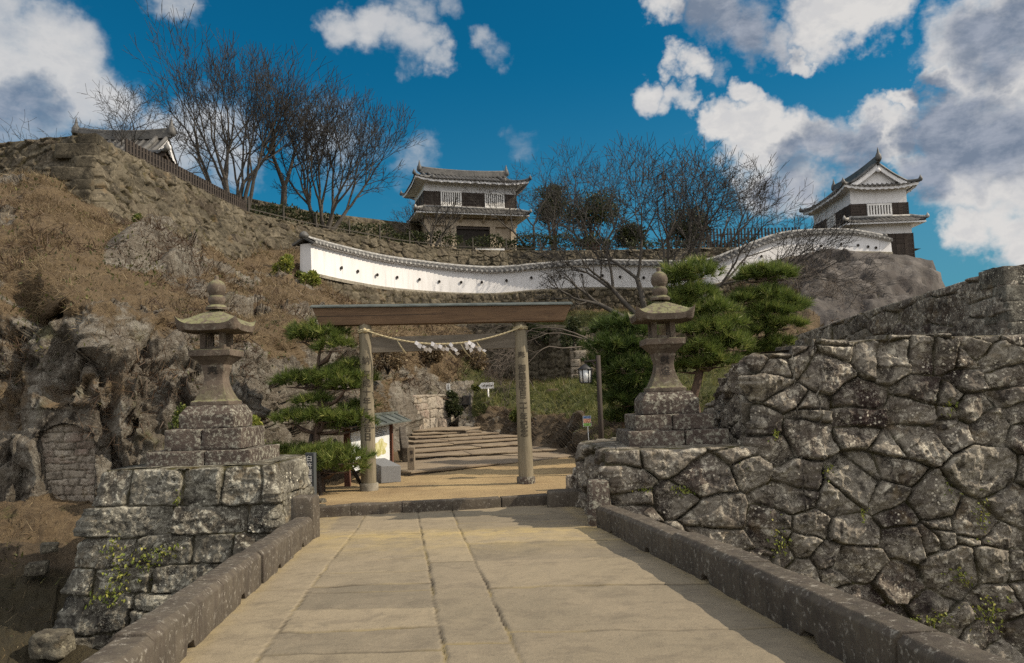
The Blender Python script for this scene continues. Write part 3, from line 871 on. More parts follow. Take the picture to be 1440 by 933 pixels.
# ------------------------------------------------------------------ sandy forecourt, kerb and steps
LZ = -.28
KA = G(437, 730, LZ - .10); KB = G(772, 711, LZ - .10)
def landing():
    x0, x1, y0, y1 = -7.2, 5.2, 13.95, 25.5
    nu, nv = 190, 170
    x = np.linspace(x0, x1, nu); y = np.linspace(y0, y1, nv)
    X, Y = np.meshgrid(x, y, indexing='ij')
    Y = np.maximum(Y, KA.y + .12 + (X - KA.x) * (KB.y - KA.y) / (KB.x - KA.x)); q = np.stack([X.ravel(), Y.ravel(), np.zeros(X.size)], 1)
    Z = LZ + (fbm(q * .6, 3, 2) - .5).reshape(X.shape) * .05 + (fbm(q * 4, 3, 6) - .5).reshape(X.shape) * .022
    sl = sstep(Y, 19, 25.5) * .12
    Z = Z + sl
    me = np_mesh("forecourt_ground", np.stack([X, Y, Z], -1).reshape(-1, 3), grid_faces(nu, nv), True)
    return tag(link("forecourt_ground", me, M['sand']), kind='structure')
landing()

A, B = KA, KB
A = A - (B - A).normalized() * .25
b = MB()
npc = 5
for i in range(npc):
    p = A.lerp(B, i / npc); q = A.lerp(B, (i + 1) / npc) - (B - A).normalized() * .012
    b.beam(p + Vector((0, .16, .03)), q + Vector((0, .16, .03)), .34, .34)
tag(b.build("kerb", M['parapet_stone'], bevel=.018, rough=.03, sub=2, seed=3), kind='structure')

# flat worn block beside the kerb and the squat boulder behind it
c = G(797, 716, LZ - .12)
t = thing("threshold_block", "dark flat stone block at the right end of the kerb", "stone block", c)
b = MB(); b.box((c.x + .05, c.y + .28, c.z + .15), (.80, .55, .34)); b.build("block_body", M['parapet_stone'], t, bevel=.04, rough=.03, sub=2, seed=8)
c = G(812, 694, LZ)
t = thing("squat_boulder", "small pale squared boulder leaning against the lantern platform wall beside the forecourt", "boulder", c)
b = MB(); b.box((c.x, c.y + .2, c.z + .12), (.50, .42, .52), taper=.85); b.build("boulder_body", M['block_stone'], t, bevel=.08, rough=.05, sub=2, seed=9)


def stairway():
    base = G(690, 655, LZ)
    t = thing("stone_stairway", "broad shallow stone stairway rising beyond the wooden gate", "stairway", base)
    # front edges of the steps, survey pixels left and right with the depth of the left end
    rows = [((578, 667), (858, 639)), ((582, 645), (842, 631.5)), ((580, 638), (800, 622)), ((578, 631), (757, 618)),
            ((582, 624.5), (730, 615)), ((584, 618.5), (703, 611)), ((580, 613.5), (678, 608.5)), ((576, 609), (655, 606.5))]
    for i, (l, r) in enumerate(rows):
        z = LZ + .14 + .095 * i
        p = G(l[0], l[1] - 3, z); q = G(r[0], r[1] - 2.5, z)
        d = (q - p).normalized()
        nx = Vector((-d.y, d.x, 0)) * 3.4
        h = .45
        b = MB(); rz_ = MB()
        k = 3
        cuts = [0, random.Random(i).uniform(.28, .42), random.Random(i + 9).uniform(.6, .75), 1]
        for j in range(k):
            a = p.lerp(q, cuts[j]); c2 = p.lerp(q, cuts[j + 1]) - d * .015
            jz = Vector((0, 0, random.Random(i * 7 + j).uniform(-.012, .012)))
            up = [a + jz, c2 + jz, c2 + nx + jz, a + nx + jz]
            dn = [v - Vector((0, 0, .055)) for v in up]
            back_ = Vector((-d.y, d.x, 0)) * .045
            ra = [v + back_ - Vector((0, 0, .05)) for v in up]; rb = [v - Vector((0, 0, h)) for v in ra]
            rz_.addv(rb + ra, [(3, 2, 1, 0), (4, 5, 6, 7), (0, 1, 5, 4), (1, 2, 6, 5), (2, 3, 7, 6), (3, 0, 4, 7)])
            b.addv(dn + up, [(3, 2, 1, 0), (4, 5, 6, 7), (0, 1, 5, 4), (1, 2, 6, 5), (2, 3, 7, 6), (3, 0, 4, 7)])
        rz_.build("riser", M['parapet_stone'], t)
        b.build("step", M['step_stone'], t, bevel=.012, rough=.03, sub=3, seed=i)
    return t
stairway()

# ------------------------------------------------------------------ the castle hill
HC = [  # survey column: (row, distance) from the moat up to the terrace
    (-420, [(1080, 8.5), (880, 12.5), (720, 16), (700, 16.5), (570, 17.3), (440, 18.2), (340, 21), (270, 25), (250, 31)]),
    (-120, [(1080, 8.5), (880, 12.8), (720, 16), (695, 16.5), (560, 17.2), (430, 18.0), (340, 21.5), (265, 26.5), (245, 31.5)]),
    (0, [(1060, 9), (880, 13), (722, 16), (692, 16.5), (560, 17.2), (425, 18.0), (335, 22), (258, 27.5), (245, 31.5)]),
    (60, [(1050, 9.5), (878, 13.2), (722, 16.1), (700, 16.6), (560, 17.0), (405, 18.0), (325, 22.5), (252, 28), (245, 31)]),
    (130, [(1050, 10), (870, 13.5), (730, 16.2), (706, 16.7), (585, 16.9), (435, 17.8), (360, 22.5), (300, 28), (262, 31)]),
    (200, [(1050, 10.5), (850, 14), (720, 16.5), (690, 17.0), (575, 17.5), (445, 18.8), (375, 24), (330, 29.5), (285, 36)]),
    (270, [(1040, 11), (840, 14.5), (700, 16.8), (655, 17.6), (560, 18.2), (445, 19.8), (390, 26), (350, 34), (305, 41)]),
    (350, [(1020, 12), (820, 15), (700, 17.2), (648, 18.4), (560, 19.2), (468, 20.8), (425, 28), (382, 38), (328, 46)]),
    (400, [(1000, 12.5), (790, 15.5), (700, 17.8), (642, 20), (560, 20.8), (455, 22.5), (420, 30), (385, 39), (335, 47)]),
    (440, [(980, 13), (780, 16), (700, 18.6), (636, 21.5), (560, 22.5), (458, 24.8), (425, 33), (398, 40), (352, 47)]),
    (490, [(960, 13.5), (770, 16.8), (700, 20), (630, 23.5), (560, 24.8), (468, 28), (438, 37), (424, 41.5), (424, 47)]),
    (540, [(940, 14), (760, 17), (700, 22), (622, 27), (560, 29), (478, 33.5), (452, 41), (440, 43.5), (438, 48)]),
    (600, [(920, 14), (760, 18), (690, 24), (606, 34.6), (558, 36), (488, 39), (455, 43), (444, 45.5), (442, 50.5)]),
    (650, [(900, 14), (760, 18), (690, 24), (604, 35), (580, 37), (545, 39.2), (478, 43), (450, 47), (446, 52)]),
    (700, [(900, 14), (760, 18), (690, 24), (609, 33), (580, 36), (546, 41), (534, 45.3), (452, 47.2), (446, 52.5)]),
    (760, [(900, 14), (760, 18), (690, 22), (622, 28.8), (590, 32), (543, 41), (537, 45.0), (450, 47.0), (436, 52.5)]),
    (830, [(900, 14), (760, 17), (700, 20), (641, 23.6), (598, 27), (542, 37), (532, 43.2), (446, 47), (432, 52.5)]),
    (900, [(900, 14), (760, 16), (690, 18), (640, 20), (592, 24), (540, 32), (528, 44), (444, 46.5), (430, 52.5)]),
    (1000, [(900, 14.5), (760, 16.5), (690, 18.5), (630, 20.5), (570, 25), (525, 31), (485, 39), (438, 45), (422, 52)]),
    (1090, [(900, 15), (760, 17), (690, 19), (620, 21), (560, 26), (510, 31), (450, 38), (405, 44), (366, 50)]),
    (1170, [(900, 15), (760, 17), (690, 19.5), (620, 22), (560, 26), (500, 31), (430, 39), (385, 46), (352, 50.5)]),
    (1240, [(900, 15), (760, 17), (690, 19.5), (620, 22), (560, 26), (505, 31), (440, 39), (390, 46), (356, 51.5)]),
    (1290, [(900, 15), (760, 17), (690, 19.5), (620, 22), (565, 26), (520, 31), (450, 39), (395, 46), (362, 51.5)]),
    (1312, [(900, 15), (760, 17), (690, 19.5), (620, 22), (570, 26), (530, 31), (470, 39), (415, 45), (366, 51)]),
    (1322, [(900, 15), (760, 17), (690, 19.5), (620, 22), (570, 26), (535, 31), (480, 39), (440, 45), (396, 50)]),
    (1332, [(900, 15), (760, 17), (690, 19.5), (622, 22), (580, 26), (550, 31), (510, 38), (470, 44), (430, 50)]),
    (1372, [(900, 15), (770, 17), (700, 19.5), (640, 22), (610, 26), (590, 31), (570, 38), (560, 44), (553, 50)]),
    (1700, [(900, 15), (770, 17), (700, 19.5), (650, 22), (615, 26), (595, 31), (575, 38), (560, 44), (550, 50)]),
]


def hill_lookup():
    cols = np.array([c[0] for c in HC], float)
    pts = np.array([[(a, b) for a, b in c[1]] for c in HC], float)     # (ncol, 9, 2)
    return cols, pts
HCOLS, HPTS = hill_lookup()
RU = np.array(_r); UU_ = np.array(_u); FU = np.array(_f); EY = np.array(EYE)


def Wn(px, py, Y):
    d = RU[None] * ((px - 720) / F)[:, None] + UU_[None] * ((466.5 - py) / F)[:, None] + FU[None]
    return EY[None] + d * (Y / d[:, 1])[:, None]


def hill_point(px, t):
    """px array, t array in 0..8 -> row, distance"""
    k = np.clip(np.searchsorted(HCOLS, px) - 1, 0, len(HCOLS) - 2)
    f = (px - HCOLS[k]) / (HCOLS[k + 1] - HCOLS[k]); f = f * f * (3 - 2 * f) * .5 + f * .5
    i = np.clip(np.floor(t).astype(int), 0, 7); g = t - i
    a = HPTS[k, i] * (1 - g)[:, None] + HPTS[k, i + 1] * g[:, None]
    b = HPTS[k + 1, i] * (1 - g)[:, None] + HPTS[k + 1, i + 1] * g[:, None]
    o = a * (1 - f)[:, None] + b * f[:, None]
    return o[:, 0], o[:, 1]


def in_arch(px, py, x0, x1, ytop, ybot):
    cx = (x0 + x1) / 2; hw = (x1 - x0) / 2; spring = ytop + hw * .62
    d = np.where(py > spring, np.abs(px - cx) / hw, np.sqrt(((px - cx) / hw) ** 2 + ((py - spring) / (spring - ytop)) ** 2))
    return (d < 1) & (py < ybot)
NICHES = [(54, 133, 598, 712), (578, 642, 558, 622)]


def niche_plane(x0, x1, yt, yb):
    """depth of the infill at its left and right end: a little behind the rock face"""
    out = []
    for x in (x0, x1):
        t = np.linspace(2.2, 4.6, 80); r, y = hill_point(np.full(80, float(x)), t); k = (r > yt - 4) & (r < yb - 8); out.append(float(y[k].max() if k.any() else y.mean()) + .12)
    return out


def hillside():
    pxs = np.concatenate([np.arange(-420, -20, 10), np.arange(-20, 480, 1.7), np.arange(480, 500, 2.2), np.arange(500, 1000, 3.0), np.arange(1000, 1345, 3.0), np.arange(1345, 1700, 15)])
    dens = [16, 34, 12, 70, 74, 50, 40, 24]
    ts = np.concatenate([k + np.arange(n) / n for k, n in enumerate(dens)] + [[8.0]])
    nu, nv = len(pxs), len(ts)
    PX = np.repeat(pxs[:, None], nv, 1).ravel(); T = np.tile(ts, nu)
    py, Y = hill_point(PX, T)
    base = Wn(PX, py, Y)
    B3 = base.reshape(nu, nv, 3)
    du = np.gradient(B3, axis=0); dv = np.gradient(B3, axis=1)
    nr = np.cross(du, dv); nr /= np.linalg.norm(nr, axis=2, keepdims=True) + 1e-9
    nr = nr.reshape(-1, 3)
    if nr[:, 1].mean() > 0: nr = -nr
    steep = 1 - np.abs(nr[:, 2])
    # masks
    left = 1 - sstep(PX, 470, 620)
    cliff = sstep(T, 2.6, 3.0) * (1 - sstep(T, 4.7, 5.35))
    rock = cliff * (left * .95 + (1 - left) * .25)
    mid = (1 - sstep(np.abs(PX - 590), 50, 90)) * sstep(T, 2.9, 3.3) * (1 - sstep(T, 4.3, 5.0)); rock = np.maximum(rock, mid * .7)
    blob = fbm(base * np.array([.42, .42, .55]), 4, 21)
    rock = rock * (0.52 + 1.0 * sstep(blob, .40, .56)) * (1 - .6 * sstep(T, 4.1, 4.9))
    rock = np.maximum(rock, left * sstep(T, 4.8, 5.2) * (1 - sstep(T, 7, 7.6)) * sstep(blob, .53, .64) * .8)
    bluff = sstep(PX, 1075, 1150) * sstep(T, 5.0, 5.8)
    amp = .10 + .72 * np.clip(rock, 0, 1) * (1 - bluff)
    nz1 = fbm(base * np.array([.42, .42, .30]), 5, 1) - .5
    nz2 = ridged(base * np.array([1.0, 1.0, .42]), 4, 2) - .62
    nz3 = fbm(base * 2.2, 4, 3) - .5
    land = sstep(T, 1.3, 1.9) * (1 - sstep(T, 2.85, 3.15)) * sstep(PX, 430, 500) * (1 - sstep(PX, 830, 900))
    fa1, fe1 = facets(base * np.array([.75, .75, .5]) + (nz1 * .25)[:, None], 3); fa2, fe2 = facets(base * np.array([2.1, 2.1, 1.5]) + (nz3 * .2)[:, None], 5)
    crack = -(1 - sstep(fe1, 0, .10)) * .30 - (1 - sstep(fe2, 0, .10)) * .10
    disp = amp * (nz1 * 1.1 + nz3 * .18 + fa1 * .62 + fa2 * .30 + crack * .5 + (ridged(base * np.array([1.7, 1.7, .22]), 3, 18) - .62) * .30 + (fbm(base * 6.5, 3, 8) - .5) * .14) + (nz3 * .35) * (1 - bluff) + bluff * (nz1 * 1.2 + (ridged(base * np.array([.55, .55, .07]), 3, 6) - .6) * 1.1 + fa1 * .10 + nz3 * .10)
    # dead-grass tussocks on the slope
    tuss = sstep(T, 4.7, 5.3) * (1 - bluff) * .5
    disp += tuss * (fbm(base * 3.2, 3, 12) - .45) * .5
    # hidden joints (foot under the forecourt, head under the walls) stay calm
    calm = (1 - land) * (1 - .8 * sstep(T, 7.5, 8))
    disp = disp * calm
    for (x0, x1, yt, yb) in NICHES:
        near = (PX > x0 - 25) & (PX < x1 + 25) & (py > yt - 22) & (py < yb + 10)
        disp = np.where(near, disp * .45, disp); rock = np.where(near & (T > 2.8), np.maximum(rock, .85), rock)
    # deep overhung hollow in the cliff at the far left, under a cap of roots
    def hollow(cx, cy, rx, ry, dep):
        return -dep * sstep(1 - np.sqrt(((PX - cx) / rx) ** 2 + ((py - cy) / ry) ** 2), 0, .55)
    disp += hollow(48, 425, 48, 36, 1.2) + hollow(85, 520, 34, 70, .55) + hollow(330, 610, 40, 40, .3) + hollow(12, 560, 16, 60, .35)
    disp += hollow(660, 572, 28, 22, .8) + hollow(370, 610, 18, 30, .5) + hollow(150, 560, 14, 60, .35) + hollow(245, 520, 60, 12, .5)
    disp += -hollow(195, 352, 55, 26, .9) - hollow(250, 372, 40, 18, .8)
    v = base + nr * disp[:, None]
    rock = np.maximum(rock, sstep(1 - np.sqrt(((PX - 195) / 60) ** 2 + ((py - 358) / 30) ** 2), 0, .3) * .9)
    rock = np.maximum(rock, sstep(1 - np.sqrt(((PX - 258) / 48) ** 2 + ((py - 376) / 20) ** 2), 0, .3) * .9)
    for (x0, x1, yt, yb) in NICHES:
        inside = in_arch(PX, py, x0, x1, yt, yb)
        ya, yb_ = niche_plane(x0, x1, yt, yb)
        v[:, 1] = np.where(inside, ya + (yb_ - ya) * (PX - x0) / (x1 - x0) + .55, v[:, 1])
    green = (sstep(PX, 610, 680) * (1 - sstep(PX, 880, 960)) * sstep(T, 3.9, 4.4) * (1 - sstep(T, 5.4, 5.9)) * .95
             + sstep(PX, 690, 760) * (1 - sstep(PX, 1000, 1060)) * sstep(T, 6.75, 6.95) * (1 - sstep(T, 7.3, 7.7)) * .9
             + sstep(PX, 790, 840) * (1 - sstep(PX, 1060, 1100)) * sstep(T, 3.05, 3.6) * (1 - sstep(T, 5.3, 5.8)) * .75)
    green = np.maximum(green, .35 * sstep(fbm(base * .35, 3, 33), .55, .7) * (1 - rock))
    soil = sstep(PX, 560, 640) * (1 - sstep(PX, 870, 930)) * sstep(T, 2.2, 2.8) * (1 - sstep(T, 3.8, 4.3))
    soil = np.maximum(soil, (1 - sstep(T, 1.4, 2.3)) * .8 * (1 - sstep(PX, 430, 500)) * sstep(fbm(base * .8, 3, 5), .3, .6))
    soil = np.maximum(soil, .5 * sstep(T, 5.4, 5.9) * sstep(PX, 660, 720) * (1 - sstep(T, 6.6, 6.8)))
    dark = sstep(py + 26 * (fbm(base * 1.1, 3, 51) - .5), 770, 830) * (1 - sstep(PX, 300, 430))  # where the shade of the lower left bank is painted in
    rockB = np.clip(rock, 0, 1) * (1 - bluff)
    fa = grid_faces(nu, nv)
    # keep two meshes: the bare bluff under the corner tower is a different rock
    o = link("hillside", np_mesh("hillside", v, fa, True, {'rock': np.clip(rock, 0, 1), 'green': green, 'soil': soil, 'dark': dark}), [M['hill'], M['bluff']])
    fp = PX[fa].mean(1); ft = T[fa].mean(1)
    edge = 1115 + 40 * (vnoise(np.stack([ft * 2.1, ft * 0, ft * 0], 1), 4) - .5) + 30 * (6.6 - ft)
    o.data.polygons.foreach_set('material_index', ((fp > edge) & (ft > 5.0)).astype(np.int32))
    tag(o, kind='structure')
    return v.reshape(nu, nv, 3), PX.reshape(nu, nv), T.reshape(nu, nv), py.reshape(nu, nv), np.clip(rock, 0, 1).reshape(nu, nv), green.reshape(nu, nv), soil.reshape(nu, nv), bluff.reshape(nu, nv)
HV, HPX, HT, HPY, HROCK, HGREEN, HSOIL, HBLUFF = hillside()

# ------------------------------------------------------------------ terraces on top of the hill
TZ = 12.6
def xy(v): return (v.x, v.y)
top_path = [W(-330, 176, 33), W(-150, 175, 31.5), W(126, 176, 30), W(345, 292, 43), W(430, 319, 47), W(560, 337.5, 53), W(640, 345, 56), W(720, 349, 57.5), W(850, 347, 58.5), W(1000, 344, 59), W(1180, 336, 60)]
tp = [xy(v) for v in top_path]
b = MB()
far = [(-60, 33), (-60, 130), (70, 130), (70, 62)]
inner = [(x, y + .35) for x, y in tp]
poly = inner + [(33, 62), (36, 110), (-60, 110), (-60, 34)]
b.addv([(x, y, TZ - .05) for x, y in poly], [tuple(range(len(poly)))])
tag(b.build("terrace_ground", M['far_ground']), kind='structure')
b = MB()
up_path = [W(300, 268, 49.5), W(345, 277, 52), W(440, 288, 57), W(580, 305, 64), W(640, 310, 68)]
poly = [xy(v) for v in up_path]; poly = [(x, y + .3) for x, y in poly] + [(2, 72), (6, 100), (-55, 100), (-55, 50)]
b.addv([(x, y, 15.75) for x, y in poly], [tuple(range(len(poly)))])
tag(b.build("upper_terrace_ground", M['far_ground']), kind='structure')
# ------------------------------------------------------------------ stone walls
def wall_thing(name, label, cat, sheet_name, path, zb, zt, mat, group=None, extra=None, **kw):
    mid = path[len(path) // 2]
    t = thing(name, label, cat, (mid[0], mid[1], zb if np.isscalar(zb) else min(zb)), group)
    stone_sheet(sheet_name, path, zb, zt, mat, t, **kw)
    return t

# the long castle wall on the hilltop with its quoin at the left
wall_thing("castle_wall", "long weathered castle wall climbing to a squared corner at upper left under the picket fence", "stone wall", "wall_face",
           tp, [TZ - 5.5, TZ - 5.5, TZ - 6.5, TZ - 6.5, TZ - 5.5, TZ - 5, TZ - 4, TZ - 4, TZ - 4, TZ - 4, TZ - 4],
           [TZ + .02] * len(tp), M['castle_stone'], size=(.85, .55), step=.042, bulge=.09, tilt=.26, poly=True, gap=.11, soft=.12, chip=1.9, seed=11, batter=.30, base_curve=.9, cap=.8, rough=.07, var=.6, warp=.14)
b = MB()
corner = Vector((tp[2][0], tp[2][1], 0))
# squared corner stones laid alternately
t = bpy.data.objects['castle_wall']
rs = random.Random(8)
z = TZ + .02; i = 0
while z > TZ - 6.6:
    h = rs.uniform(.42, .62)
    zc = z - h / 2; k = (TZ - zc)
    outw = .30 * k + .9 * (k / 6.5) ** 2
    c = corner + Vector((0.30 * outw + .04, -1.02 * outw + .08, zc))
    L = (1.5, .75) if i % 2 else (.75, 1.5)
    b = MB(); b.box((0, 0, 0), (L[0], L[1], h * .97), Matrix.Translation(c + Vector((-L[0] / 2 + .28, L[1] / 2 - .28, 0))) @ Matrix.Rotation(R(5), 4, 'Z'))
    b.build("corner_stone", M['castle_stone'], t, bevel=.06, rough=.06, sub=2, seed=i)
    z -= h; i += 1

wall_thing("upper_castle_wall", "low rough castle wall behind the dark hedge and the big bare trees", "stone wall", "wall_face",
           [xy(v) for v in up_path], TZ - .3, [15.85, 15.85, 15.95, 16.4, 16.4], M['castle_stone'], size=(.9, .6), step=.09, bulge=.12, seed=14, batter=.2, cap=.8, rough=.08)

# retaining wall under the white plaster wall
WB = [(430, 385, 40.2), (480, 396, 43.5), (540, 406, 46.5), (600, 411.5, 49), (650, 414, 50.2), (700, 414, 51), (760, 409, 51.3), (830, 406, 51.3), (900, 406.5, 51), (960, 406, 50.8), (1000, 402, 50.5), (1030, 391, 50.7), (1060, 378, 51), (1100, 365, 51.6), (1150, 359, 52.2), (1200, 356, 52.6), (1250, 357, 53)]
wbp = [W(*q) for q in WB]
wall_thing("retaining_wall", "small stone retaining wall right under the white plaster wall", "stone wall", "wall_face",
           [(v.x, v.y - .42) for v in wbp[:12]], [v.z - 2.6 for v in wbp[:12]], [v.z - .05 for v in wbp[:12]], M['castle_stone'], size=(.55, .42), step=.055, bulge=.10, seed=21, batter=.15, cap=.5, rough=.05, tilt=.2)
# dark lower retaining wall to the right of the path, with a pale quoin
lp = [W(640, 455, 45.5), W(700, 456, 45.6), W(760, 459, 44.6), W(808, 462, 42), W(850, 462, 43), W(905, 460, 44)]
wall_thing("lower_retaining_wall", "dark stone wall with a pale squared corner behind the hanging lamp", "stone wall", "wall_face",
           [xy(v) for v in lp], [v.z - 4.2 for v in lp], [v.z for v in lp], M['castle_stone'], size=(.62, .48), step=.055, bulge=.12, seed=31, batter=.06, cap=.8, rough=.06, tilt=.2)
t = bpy.data.objects['lower_retaining_wall']
c = Vector((lp[3].x, lp[3].y, 0)); z = lp[3].z + .03; i = 0
while z > lp[3].z - 3.2:
    h = random.Random(i + 3).uniform(.36, .5); L = (.85, .5) if i % 2 else (.5, .85)
    out = (lp[3].z - z) * .06
    b = MB(); b.box((0, 0, 0), (L[0], L[1], h * .96), Matrix.Translation(Vector((c.x + L[0] / 2 - .30, c.y - out + L[1] / 2 - .20, z - h / 2))))
    b.build("corner_stone", M['block_stone'], t, bevel=.04, rough=.03, sub=1, seed=i); z -= h; i += 1

# the big boulder wall to the right of the bridge
def right_top(u, t):
    xw = u - 3.85 + 4.10                      # metres along the front from the corner
    o = t.copy()
    for x0, z in ((4.10, 2.33), (4.66, 2.44), (5.02, 2.55), (5.6, 2.50), (6.25, 2.57), (7.2, 2.51)):
        o = np.where(xw > x0, z, o)
    return o + .05 * (vnoise(np.stack([u * 1.7, u * 0, u * 0], 1), 3) - .5)
rw = thing("boulder_wall", "massive retaining wall of lichen spotted boulders right of the bridge", "stone wall", (5, 13.2, -3.2))
stone_sheet("wall_face", [(4.30, 17.0), (4.12, 14.8), (4.10, 13.16), (8.2, 12.95), (11.5, 12.8)], -3.25, [1.3, 2.0, 2.36, 2.5, 2.5], M['wall_stone'], rw, size=(.62, .48), step=.018, bulge=.11, tilt=.34, seed=47,
            batter=.06, cap=.9, jit=.8, var=.6, rough=.065, warp=.13, gap=.12, fill=.22, poly=True, soft=.25, chip=1.6, zt_fn=right_top, zref=2.5, round_top=.04)
stone_sheet("platform_face", [(1.44, 16.0), (1.52, 14.6), (1.66, 13.22), (4.16, 13.10)], -3.0, .83, M['wall_stone'], rw, size=(.80, .50), step=.021, bulge=.115, tilt=.30, seed=58,
            batter=.06, cap=.9, jit=.45, rough=.06, warp=.12, zref=2.5, round_top=.03, gap=.11, fill=.18, poly=True, soft=.25, chip=1.5)
b = MB(); b.box((2.95, 15.0, .40), (2.5, 2.9, .80)); b.build("earth_fill", M['mortar'], rw, rough=.04, sub=3)
b = MB(); b.box((8.6, 15.6, 1.0), (7.4, 4.0, 2.7)); b.build("earth_fill", M['mortar'], rw, rough=.05, sub=3)

uw0 = W(1414, 378, 16.6); uw1 = W(1112, 478, 34)
ut = uw0.z
wall_thing("upper_boulder_wall", "tall dressed stone wall running back to the corner tower above the boulder wall", "stone wall", "wall_face",
           [(uw1.x - .3, uw1.y), (uw0.x + .25, 24), (uw0.x, uw0.y), (uw0.x + 5, uw0.y - .1)], [1.0, 1.6, 2.1, 2.1], [ut - .3, ut - .15, ut, ut + .12], M['wall_stone'],
           size=(1.5, .58), step=.035, bulge=.09, tilt=.10, seed=63, batter=.08, cap=1.0, poly=True, jit=.3, rough=.04, warp=.08, gap=.10, chip=.7, soft=.1)
t = bpy.data.objects['upper_boulder_wall']
z = ut + .05; i = 0
while z > 2.3:
    h = random.Random(i).uniform(.34, .44); L = (.9, .5) if i % 2 else (.55, .9)
    b = MB(); b.box((0, 0, 0), (L[0], L[1], h * .97), Matrix.Translation(Vector((uw0.x + L[0] / 2 - .16, uw0.y + L[1] / 2 - .17 - (ut - z) * .08, z - h / 2))))
    b.build("corner_stone", M['pedestal_stone'], t, bevel=.03, rough=.02, sub=2, seed=i); z -= h; i += 1

# the masonry base that carries the left lantern
PX0, PX1, PYF, PZT = -6.75, -4.06, 13.05, .78
lb = thing("lantern_base", "square base of large lichen covered blocks left of the bridge under the stone lantern", "stone base", (-5.4, 13.05, -2.2))
stone_sheet("base_faces", [(PX0 + .05, PYF + 3.0), (PX0, PYF), (PX1, PYF - .02), (PX1 - .08, PYF + 2.3)], -3.0, PZT, M['pedestal_stone'], lb, size=(.92, .50), step=.019, bulge=.085, tilt=.22, seed=73, batter=.10, cap=.8, p=9, jit=.08,
            rough=.05, warp=.12, var=.45, gap=.10, zref=PZT, round_top=.02, soft=.08, flare=(PX1, PX0, .12), fill=.1)
b = MB(); b.box((-5.45, 14.2, -.3), (2.4, 1.9, 2.0)); b.build("earth_fill", M['mortar'], lb, rough=.05, sub=3)
# rough stones at the foot of the base, half sunk in the bank
for i, (px, py, Y, s) in enumerate([(75, 905, 12.2, .34), (52, 800, 14.2, .24), (70, 770, 14.4, .2)]):
    c = W(px, py, Y)
    lab = ["dark mossy boulder at the lowest left corner of the lantern base", "small stone on the shaded moat bank", "little round stone high on the shaded moat bank"][i]
    tb = thing("boulder", lab, "boulder", c, "boulders at the foot of the lantern base")
    b = MB(); b.box(c, (s * 1.5, s * 1.3, s), rz=.3 * i)
    b.build("boulder_body", M['rock'], tb, bevel=s * .22, rough=s * .22, sub=3, seed=i + 20)

# two bricked-up openings in the rock
def niche(nc, label, size, seed):
    px0, px1, pt, pb = nc; ya, yb_ = niche_plane(*nc)
    c0 = W(px0, pb, ya); c1 = W(px1, pb, yb_); zt = W((px0 + px1) / 2, pt - 3, (ya + yb_) / 2).z
    e = (c1 - c0) * .12
    wall_thing("blocked_opening", label, "stone infill", "infill_face", [xy(c0 - e), xy(c1 + e)], c0.z - .4, zt, M['block_stone'], size=size, step=.02, bulge=.06, tilt=.10, seed=seed, cap=0, p=7, jit=.15, rough=.02, gap=.16, chip=.5)
niche(NICHES[0], "arched opening in the cliff filled with pale squared blocks at far left", (.36, .19), 81)
niche(NICHES[1], "arched cave mouth closed with rough stones beyond the stairway", (.75, .5), 83)

# ------------------------------------------------------------------ the white plaster wall with tiled coping
WT = [(430, 333.5), (480, 347), (540, 360.5), (600, 369), (650, 374.5), (700, 376.5), (760, 371.5), (830, 366.5), (900, 367.5), (960, 368), (1000, 365), (1030, 354), (1060, 342), (1100, 328.5), (1150, 323.5), (1200, 324), (1250, 333)]


def spline(pts, n):
    P = np.array(pts, float); out = []
    for i in range(len(P) - 1):
        p0 = P[max(i - 1, 0)]; p1 = P[i]; p2 = P[i + 1]; p3 = P[min(i + 2, len(P) - 1)]
        for k in range(n):
            t = k / n
            out.append(.5 * ((2 * p1) + (-p0 + p2) * t + (2 * p0 - 5 * p1 + 4 * p2 - p3) * t * t + (-p0 + 3 * p1 - 3 * p2 + p3) * t ** 3))
    out.append(P[-1])
    return np.array(out)


